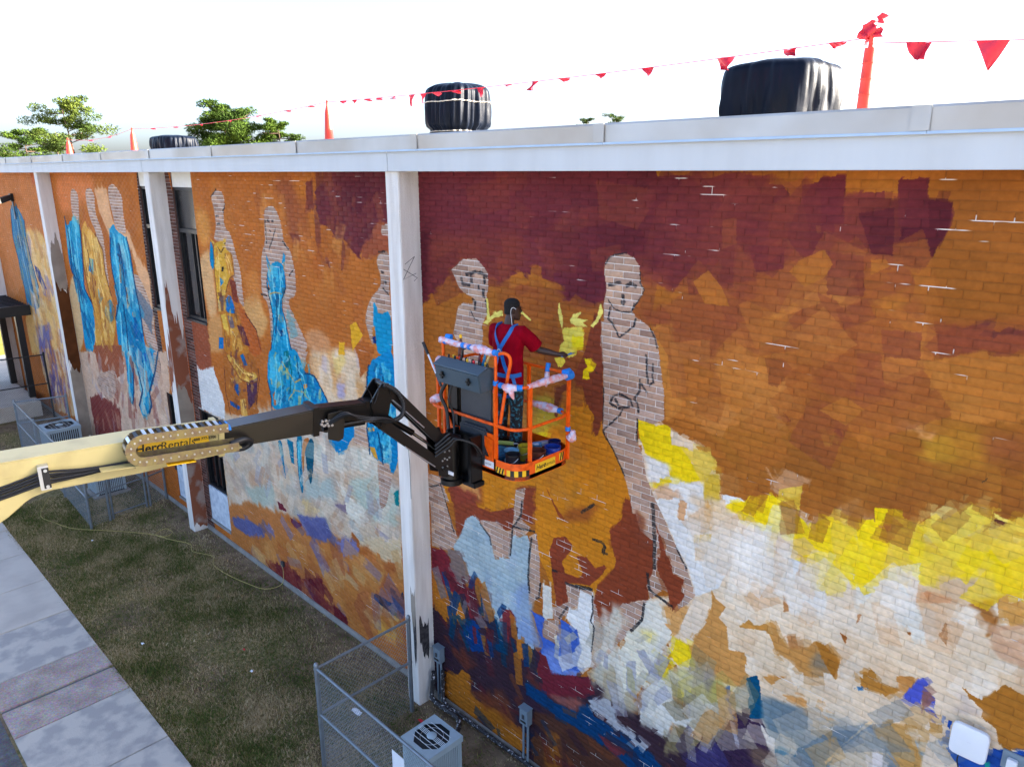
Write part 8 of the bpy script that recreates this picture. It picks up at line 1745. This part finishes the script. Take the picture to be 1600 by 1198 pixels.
# ------------------------------------------------------------------ things standing in the basket
def can(label, x, y, r, h, body, paintm, rim=SILVER, tilt=0):
    t = thing('paint_can', label, 'paint can', (x, y, FZ), 'open paint cans in the basket')
    MB().lathe((x, y, 0), [(r*.98, FZ+.002), (r, FZ+.01), (r, FZ+h), (r*1.04, FZ+h+.004), (r*1.04, FZ+h+.012), (r*.93, FZ+h+.012), (r*.92, FZ+h-.03)], 22, cap=False).build('can_body', body, t, smooth=True)
    MB().lathe((x, y, 0), [(r*.92, FZ+h-.032), (r*.4, FZ+h-.03), (.003, FZ+h-.029)], 22).build('paint', paintm, t, smooth=True)
    MB().tube(spline([(x-r, y, FZ+h*.85), (x-r*.8, y-r*.7, FZ+h*.62), (x, y-r*1.12, FZ+h*.5), (x+r*.8, y-r*.7, FZ+h*.62), (x+r, y, FZ+h*.85)]), .003, 5).build('bail_handle', SILVER, t)
    MB().lathe((x, y, 0), [(r*1.004, FZ+h*.2), (r*1.004, FZ+h*.75)], 22, cap=False).build('can_label', rim, t, smooth=True)
    return t
P_ = lambda n, c, **k: mat(n, c, .35, var=.25, scale=30, **k)
can('black can of dark paint nearest the rounded basket corner', -5.46, -1.36, .085, .17, P_('can_black', (34, 36, 40)), P_('paint_dark', (24, 34, 40)), P_('label_dark', (50, 52, 60)))
can('brown-red can full of rust paint', -5.36, -1.06, .10, .16, P_('can_brown', (96, 48, 34)), P_('paint_rust', (96, 42, 20)), P_('label_brown', (84, 60, 50)))
can('can with yellow-smeared rim behind the rust paint', -5.56, -1.05, .085, .16, P_('can_yel', (190, 170, 40)), P_('paint_olive', (140, 130, 30)), P_('label_yel', (176, 160, 60)))
can('wide bright blue can at the far right of the basket', -5.30, -.86, .095, .17, P_('can_blue', (24, 58, 150)), P_('paint_blue', (14, 44, 130)), P_('label_bl', (90, 110, 170)))
can('darker blue can tucked in the basket corner', -5.41, -.70, .075, .17, P_('can_navy', (22, 36, 96)), P_('paint_navy', (10, 24, 80)), P_('label_nv', (40, 50, 110)))
can('small maroon can against the basket end', -5.27, -1.26, .065, .12, P_('can_mar', (96, 26, 36)), P_('paint_mar', (70, 14, 26)), P_('label_mar', (110, 50, 60)))
can('pale blue pot between the yellow and blue cans', -5.58, -.82, .06, .12, P_('can_pale', (110, 170, 210)), P_('paint_pale', (90, 160, 210)), P_('label_pl', (150, 190, 216)))
tr = thing('paint_tray', 'long paint tray smeared with teal and blue paint on the basket floor', 'paint tray', (-5.6, -1.3, FZ))
MB().prism([(-1.44, .10), (-1.44, .115), (-1.12, .115), (-1.12, .10), (-1.17, .03), (-1.39, .03)], lambda a, b_, t: Vector((t, a, FZ+b_)), -5.98, -5.60).build('tray_body', P_('tray_teal', (24, 92, 128), col2=(12, 52, 84)), tr, bevel=.006)
MB().box(-5.94, -5.64, -1.40, -1.16, FZ+.1155, FZ+.12).build('wet_paint', P_('tray_paint', (40, 120, 160), col2=(16, 60, 100)), tr)
lidt = thing('blue_disc', 'round light-blue can lid lying on the tray', 'lid', (-5.64, -1.20, FZ+.12))
MB().lathe((-5.64, -1.20, 0), [(.085, FZ+.122), (.09, FZ+.126), (.09, FZ+.138), (.08, FZ+.139), (.078, FZ+.133), (.01, FZ+.134)], 22).build('lid_disc', P_('lid_lb', (110, 176, 214)), lidt, smooth=True)
cb = thing('carton_strip', 'flat white carton strip lying across the basket', 'carton', (-5.6, -.78, FZ))
MB().obox((-5.64, -.80, FZ+.09), (.06, .46, .05), Matrix.Rotation(R(-16), 3, 'Z')).build('carton', DECALW, cb, bevel=.004)
MB().obox((-5.64, -.80, FZ+.1165), (.03, .40, .002), Matrix.Rotation(R(-16), 3, 'Z')).build('printed_band', mat('lilac_print', (150, 150, 190), .6), cb)
ro = thing('paint_roller', 'small paint roller with pale green sleeve on the basket floor', 'paint roller', (-5.85, -1.1, FZ))
MB().tube([(-5.92, -1.14, FZ+.14), (-5.76, -1.04, FZ+.14)], .026, 12).build('sleeve', P_('green_nap', (170, 186, 96)), ro, smooth=True)
MB().tube(spline([(-5.76, -1.04, FZ+.14), (-5.72, -1.01, FZ+.14), (-5.70, -1.05, FZ+.10), (-5.78, -1.16, FZ+.06), (-5.84, -1.24, FZ+.03)]), .006, 6).build('frame', SILVER, ro); MB().tube([(-5.84, -1.24, FZ+.03), (-5.92, -1.33, FZ+.02)], .016, 8).build('handle', RUBBER, ro)
pp = thing('paper_sheets', 'loose white sheets at the left end of the basket', 'paper', (-6.6, -1.2, FZ))
for i in range(4): MB().obox((-6.60+.05*i, -1.28+.07*i, FZ+.012+.008*i), (.28, .2, .002), Matrix.Rotation(R(25*i-20), 3, 'Z') @ Matrix.Rotation(R(6*i-8), 3, 'X')).build('sheet', DECALW if i % 2 == 0 else mat('kraft', (206, 186, 150), .8), pp)
bg_ = thing('tool_bag', 'black tool bag at the left end of the basket', 'bag', (-6.6, -.85, FZ))
MB().prism([(-.17, 0), (.17, 0), (.19, .2), (.12, .34), (-.12, .34), (-.19, .2)], lambda a, b_, t: Vector((-6.56+a, -.86+t, FZ+b_)), -.12, .12).build('bag_body', RUBBER, bg_, bevel=.03); MB().tube(spline([(-6.66, -.86, FZ+.33), (-6.62, -.86, FZ+.42), (-6.5, -.86, FZ+.42), (-6.46, -.86, FZ+.33)]), .012, 6).build('bag_handle', RUBBER, bg_)
rp = thing('roller_pole', 'extension pole with dark grip leaning on the left of the basket', 'pole', (-6.6, -1.45, FZ+.4))
_a, _b = Vector((-6.80, -1.53, 6.95)), Vector((-6.40, -1.60, 6.50))
MB().tube([_a.lerp(_b, .0), _a.lerp(_b, .28)], [.021, .018], 10).build('grip', RUBBER, rp, smooth=True); MB().tube([_a.lerp(_b, .28), _a.lerp(_b, .72)], .011, 10).build('shaft', DECALW, rp, smooth=True); MB().tube([_a.lerp(_b, .72), _b], .016, 10).build('lower_grip', PANELG, rp, smooth=True)
rg = thing('hanging_rag', 'turquoise and cream rag hanging beside the console', 'rag', (-5.7, -1.5, 6.6))
for i, (x, m) in enumerate(((-5.77, P_('rag_tq', (20, 140, 190))), (-5.71, P_('rag_cr', (222, 190, 120))), (-5.84, P_('rag_mr', (110, 40, 50))))):
    vs = [(x+.05*(u_/4-.5)*(.6+.8*v_/6)+.01*math.sin(v_*1.3+i), yN+.03+.012*math.sin(u_*2+v_), 6.99-.21*v_/6) for u_ in range(5) for v_ in range(7)]
    f = MB().add(vs, [(u_*7+v_, u_*7+7+v_, u_*7+8+v_, u_*7+1+v_) for u_ in range(4) for v_ in range(6)]).build('cloth', m, rg, recalc=False); f.data.shade_smooth()
bh = thing('spray_bottle', 'dark bottle with yellow cap standing on the console', 'bottle', (-6.16, -1.48, 6.86))
MB().lathe((-6.19, -1.47, 0), [(.032, 6.862), (.034, 6.90), (.03, 7.02), (.014, 7.06), (.013, 7.09)], 14).build('bottle_body', mat('brown_bottle', (92, 28, 22), .3), bh, smooth=True); MB().lathe((-6.19, -1.47, 0), [(.016, 7.09), (.017, 7.125), (.008, 7.13)], 12).build('bottle_cap', DECALY, bh, smooth=True)

# ------------------------------------------------------------------ the painter
PX, PY, PF = -6.02, -.86, FZ
person = thing('person', 'painter in red T-shirt, blue harness and spattered trousers, reaching to the wall', 'person', (PX, PY, PF))
PROT = Matrix.Rotation(R(6), 3, 'Z')
W = lambda x, y, z: Vector((PX, PY, PF)) + PROT @ Vector((x, y, z))
WI = lambda p: PROT.inverted() @ (Vector(p)-Vector((PX, PY, PF)))
def ell(c, rx, ry, n=16, tx=0.0, rz=0.0):
    return [Vector(c)+Matrix.Rotation(rz, 3, 'Z') @ Vector((rx*math.cos(2*math.pi*k/n), ry*math.sin(2*math.pi*k/n), tx*math.sin(2*math.pi*k/n))) for k in range(n)]
def remesh(name, mb, m, parent, voxel, smooth=4):
    me = mb.mesh(name); bm = bmesh.new(); bm.from_mesh(me); bmesh.ops.recalc_face_normals(bm, faces=bm.faces); bm.to_mesh(me); bm.free()
    tmp = bpy.data.objects.new('tmp', me); COL.objects.link(tmp)
    md = tmp.modifiers.new('r', 'REMESH'); md.mode = 'VOXEL'; md.voxel_size = voxel
    ms = tmp.modifiers.new('s', 'SMOOTH'); ms.iterations = smooth; ms.factor = .5
    dg = bpy.context.evaluated_depsgraph_get(); me2 = bpy.data.meshes.new_from_object(tmp.evaluated_get(dg)); bpy.data.objects.remove(tmp)
    me2.materials.clear(); o = fin(name, me2, m, parent); me2.shade_smooth(); return o
def limb(mb, pts, rs, n=12): mb.tube([W(*p) for p in pts], rs, n); return mb
# key joints, person-local (x right, y towards the wall, z up)
shR, elR = (.215, .0, 1.465), (.315, .17, 1.23)
wrR = tuple(WI((-5.545, -.50, 6.835))); haR = tuple(WI((-5.515, -.425, 6.825)))
shL, elL, wrL = (-.215, -.01, 1.455), (-.27, .10, 1.19), (-.19, .33, 1.13)
body = MB()
# head and neck, turned to the right
hd = Matrix.Rotation(R(-32), 3, 'Z'); HC = Vector((.015, .055, 1.70))
hp_ = lambda x, y, z: W(*(HC + hd @ Vector((x, y, z))))
for i_, (z, rx, ry, oy) in enumerate([]): pass
rings = []
for z, rx, ry, oy in ((-.135, .030, .030, .062), (-.12, .045, .05, .045), (-.10, .056, .066, .03), (-.06, .066, .082, .014), (-.01, .073, .092, .004), (.04, .075, .096, -.003), (.08, .068, .086, -.006), (.108, .048, .062, -.006), (.122, .018, .022, -.006)):
    rings.append([hp_(rx*math.cos(2*math.pi*k/20), oy+ry*math.sin(2*math.pi*k/20), z) for k in range(20)])
body.loft(rings)
limb(body, [(0, -.01, 1.45), (0, .005, 1.52), (.005, .02, 1.60), (.012, .04, 1.65)], [.075, .060, .057, .055], 16)
nose = [hp_(0, .092, .005), hp_(0, .112, -.032), hp_(0, .100, -.045)]; body.tube(nose, [.010, .016, .014], 8)
body.tube([hp_(-.022, .094, -.078), hp_(0, .103, -.076), hp_(.022, .094, -.078)], [.006, .010, .006], 8); body.tube([hp_(-.018, .092, -.092), hp_(0, .100, -.092), hp_(.018, .092, -.092)], [.006, .009, .006], 8)
body.tube([hp_(-.03, .086, .028), hp_(0, .097, .03), hp_(.03, .086, .028)], .009, 8)
for sx in (-1, 1):
    body.tube([hp_(sx*.072, -.012, .018), hp_(sx*.083, -.022, .01), hp_(sx*.080, -.018, -.022), hp_(sx*.070, -.006, -.034)], [.009, .012, .011, .007], 8)
# torso core so that head and arms are one body
limb(body, [(0, 0, .95), (0, 0, 1.15), (0, 0, 1.35), (0, -.01, 1.46)], [.12, .11, .12, .07], 16)
limb(body, [(0, -.01, 1.42), (.12, -.005, 1.46), shR], [.07, .06, .055]); limb(body, [(0, -.01, 1.42), (-.12, -.01, 1.45), shL], [.07, .06, .055])
limb(body, [shR, tuple((Vector(shR)*.5+Vector(elR)*.5)), elR], [.054, .050, .042]); mid = Vector(elR)*.6+Vector(wrR)*.4
limb(body, [elR, tuple(mid), wrR], [.044, .042, .028])
limb(body, [shL, tuple((Vector(shL)*.5+Vector(elL)*.5)), elL], [.054, .050, .042]); limb(body, [elL, tuple(Vector(elL)*.6+Vector(wrL)*.4), wrL], [.044, .041, .028])
# right hand closed on the brush handle
fw = (Vector(haR)-Vector(wrR)).normalized(); side = fw.cross(Vector((0, 0, 1))).normalized(); upv = side.cross(fw)
hq = lambda a, b_, c: Vector(wrR) + fw*a + side*b_ + upv*c
def hl(pts, rs): body.tube([W(*hq(*p)) for p in pts], rs, 10)
hl([(0, 0, 0), (.03, 0, .002), (.06, 0, .004), (.085, 0, .004)], [.028, .034, .037, .030])
hl([(.02, .02, .0), (.05, .03, .004), (.08, .028, .004)], [.02, .021, .017]); hl([(.02, -.02, .0), (.05, -.028, .004), (.08, -.026, .004)], [.02, .021, .017])
for k, (b_, L) in enumerate(((-.030, .9), (-.010, 1.0), (.011, .96), (.030, .8))):
    hl([(.075, b_, .012), (.105*L+.004, b_, .012), (.118*L+.004, b_, -.012), (.098*L, b_*.9, -.032), (.075*L, b_*.85, -.030)], [.0105, .010, .0095, .009, .0075])
hl([(.03, -.032, -.006), (.055, -.046, -.018), (.082, -.036, -.030), (.098, -.022, -.034)], [.013, .0125, .011, .008])
# left hand resting on the rail
fwL = Vector((.35, .9, -.2)).normalized(); sL = fwL.cross(Vector((0, 0, 1))).normalized(); uL = sL.cross(fwL)
hq2 = lambda a, b_, c: Vector(wrL)+fwL*a+sL*b_+uL*c
def hl2(pts, rs): body.tube([W(*hq2(*p)) for p in pts], rs, 10)
hl2([(0, 0, 0), (.03, 0, 0), (.08, 0, 0)], [.028, .034, .03])
for b_, L in ((-.028, .85), (-.009, 1), (.011, .95), (.029, .78)): hl2([(.06, b_, 0), (.11*L, b_, -.004), (.135*L, b_, -.022), (.13*L, b_, -.042)], [.012, .010, .0095, .008])
hl2([(.02, .03, -.004), (.05, .05, -.016), (.08, .05, -.03)], [.013, .012, .009])
bodyo = remesh('body', body, SKIN, person, .007, 3)
# hair cap, close cropped
hr = MB(); rings = []
for z, rx, ry, oy in ((-.055, .052, .040, -.062), (-.02, .073, .070, -.030), (.02, .081, .088, -.014), (.05, .0825, .098, -.006), (.085, .0765, .094, -.008), (.115, .056, .070, -.008), (.132, .022, .028, -.008)):
    rings.append([hp_(rx*math.cos(2*math.pi*k/24), oy+ry*math.sin(2*math.pi*k/24), z) for k in range(24)])
remesh('hair', hr.loft(rings), HAIR, person, .008, 2)
# T-shirt
st = MB(); rings = []
for z, rx, ry, oy in ((.80, .205, .145, .0), (.90, .20, .142, 0), (1.02, .195, .135, 0), (1.15, .200, .136, -.004), (1.28, .215, .142, -.010), (1.38, .222, .138, -.014), (1.45, .200, .115, -.014), (1.50, .125, .088, -.006), (1.535, .080, .076, .004)):
    rings.append([W(rx*math.cos(2*math.pi*k/56)*(1+.05*math.sin(k*.9+z*26)*math.sin(k*.37+z*9)), oy+ry*math.sin(2*math.pi*k/56)*(1+.07*math.sin(k*1.1+z*21)*math.cos(k*.3-z*12)), z+.014*math.sin(k*1.1)*(z < .85)) for k in range(56)])
st.loft(rings)
se = Vector(shR)*.16+Vector(elR)*.84; limb(st, [(.12, -.005, 1.44), (.19, .0, 1.455), tuple(Vector(shR)*.55+Vector(elR)*.45), tuple(se)], [.085, .088, .088, .092], 16)
se = Vector(shL)*.22+Vector(elL)*.78; limb(st, [(-.12, -.01, 1.43), (-.19, -.01, 1.445), tuple(Vector(shL)*.55+Vector(elL)*.45), tuple(se)], [.085, .088, .086, .088], 16)
remesh('t_shirt', st, SHIRT, person, .008, 2)
# trousers and shoes
tr_ = MB()
tr_.loft([[W(rx*math.cos(2*math.pi*k/24), ry*math.sin(2*math.pi*k/24), z) for k in range(24)] for z, rx, ry in ((.74, .17, .125), (.82, .192, .132), (.92, .186, .128), (.98, .175, .12))])
for sx in (-1, 1):
    limb(tr_, [(sx*.095, 0, .84), (sx*.105, .005, .68), (sx*.112, .012, .48), (sx*.115, .0, .28), (sx*.118, -.006, .09)], [.108, .098, .080, .076, .079], 16)
remesh('trousers', tr_, TROUS, person, .010, 4)
for sx in (-1, 1):
    sh = MB(); rings = []
    for yy, wd, h in ((-.085, .026, .05), (-.07, .036, .085), (-.02, .040, .095), (.05, .043, .075), (.12, .046, .058), (.17, .040, .045), (.19, .022, .03)):
        rings.append([W(sx*.12+wd*math.cos(2*math.pi*k/14), yy, max(.001, h*.5+h*.55*math.sin(2*math.pi*k/14))) for k in range(14)])
    sh.loft(rings).build('shoe', RUBBER, person, smooth=True)
# harness straps laid on the shirt
def strap(pts, wd, name='harness_strap', m=HARN, th=.006):
    P = spline([W(*p) for p in pts], 6); C_ = W(0, 0, 0); mb = MB(); L_, R_ = [], []
    for i, p in enumerate(P):
        t = (P[min(i+1, len(P)-1)]-P[max(i-1, 0)]).normalized(); ax = Vector((C_.x, C_.y, p.z)); nrm = (p-ax).normalized(); s_ = t.cross(nrm).normalized()
        L_.append((p-s_*wd/2, p-s_*wd/2+nrm*th)); R_.append((p+s_*wd/2, p+s_*wd/2+nrm*th))
    mb.loft([[a[0], b_[0], b_[1], a[1]] for a, b_ in zip(L_, R_)]); return mb.build(name, m, person)
yb = -.158
strap([(-.115, .03, 1.52), (-.115, -.07, 1.508), (-.10, -.125, 1.44), (-.06, yb+.004, 1.36), (-.015, yb-.002, 1.28), (.02, yb-.002, 1.20), (.06, yb+.004, 1.06), (.12, yb+.02, .93)], .044)
strap([(.115, .03, 1.522), (.115, -.07, 1.51), (.10, -.125, 1.44), (.06, yb+.004, 1.36), (.015, yb-.005, 1.28), (-.02, yb-.005, 1.20), (-.06, yb+.004, 1.06), (-.12, yb+.02, .93)], .044)
MB().obox(W(0, yb-.012, 1.235), (.075, .012, .10), PROT).build('back_pad', HARN, person, bevel=.008)
MB().tube([W(.028*math.cos(a), yb-.024, 1.215+.04*math.sin(a)) for a in np.linspace(0, 2*math.pi, 17)], .006, 6).build('d_ring', SILVER, person)
strap([(-.20, -.02, .95), (-.15, -.125, .94), (0, yb+.008, .935), (.15, -.125, .94), (.205, -.02, .95)], .05, 'belt')
for sx in (-1, 1): strap([(sx*.15, -.11, .92), (sx*.17, -.10, .80), (sx*.12, -.125, .70), (sx*.03, -.10, .66)], .04, 'leg_strap')
# glasses and earphone wire
for sx in (-1, 1):
    MB().tube([hp_(sx*.034+.026*math.cos(a), .103-.004*abs(math.cos(a)), .012+.019*math.sin(a)) for a in np.linspace(0, 2*math.pi, 15)], .0028, 5).build('glasses_rim', DECALK, person)
    MB().tube([hp_(sx*.060, .098, .018), hp_(sx*.082, .04, .02), hp_(sx*.086, -.03, .016)], .0026, 5).build('glasses_arm', DECALK, person)
MB().tube([hp_(-.009, .106, .016), hp_(.009, .106, .016)], .0026, 5).build('glasses_bridge', DECALK, person)
MB().tube(spline([hp_(.088, .012, .012), hp_(.092, -.02, .034), hp_(.088, -.045, .02), hp_(.080, -.05, -.03), hp_(.070, -.04, -.09), W(.085, -.04, 1.53)]), .0032, 6).build('earphone_wire', EARB, person, smooth=True)
# the brush in his right hand
bd = (Vector((-5.585, -.03, 6.80)) - W(*hq(.09, 0, -.012))).normalized(); b0 = W(*hq(.085, .0, -.012))
br_ = thing('paintbrush', 'flat paintbrush with blue handle and yellow paint in the painter\'s hand', 'paintbrush', b0)
MB().tube([b0-bd*.07, b0-bd*.03, b0+bd*.06, b0+bd*.16], [.006, .010, .008, .011], 10).build('brush_handle', TAPE, br_, smooth=True)
MB().beam(b0+bd*.16, b0+bd*.205, .045, .016).build('ferrule', SILVER, br_, bevel=.002)
MB().beam(b0+bd*.206, b0+bd*.27, .042, .013).build('bristles', P_('yellow_bristle', (226, 206, 60)), br_, bevel=.004)
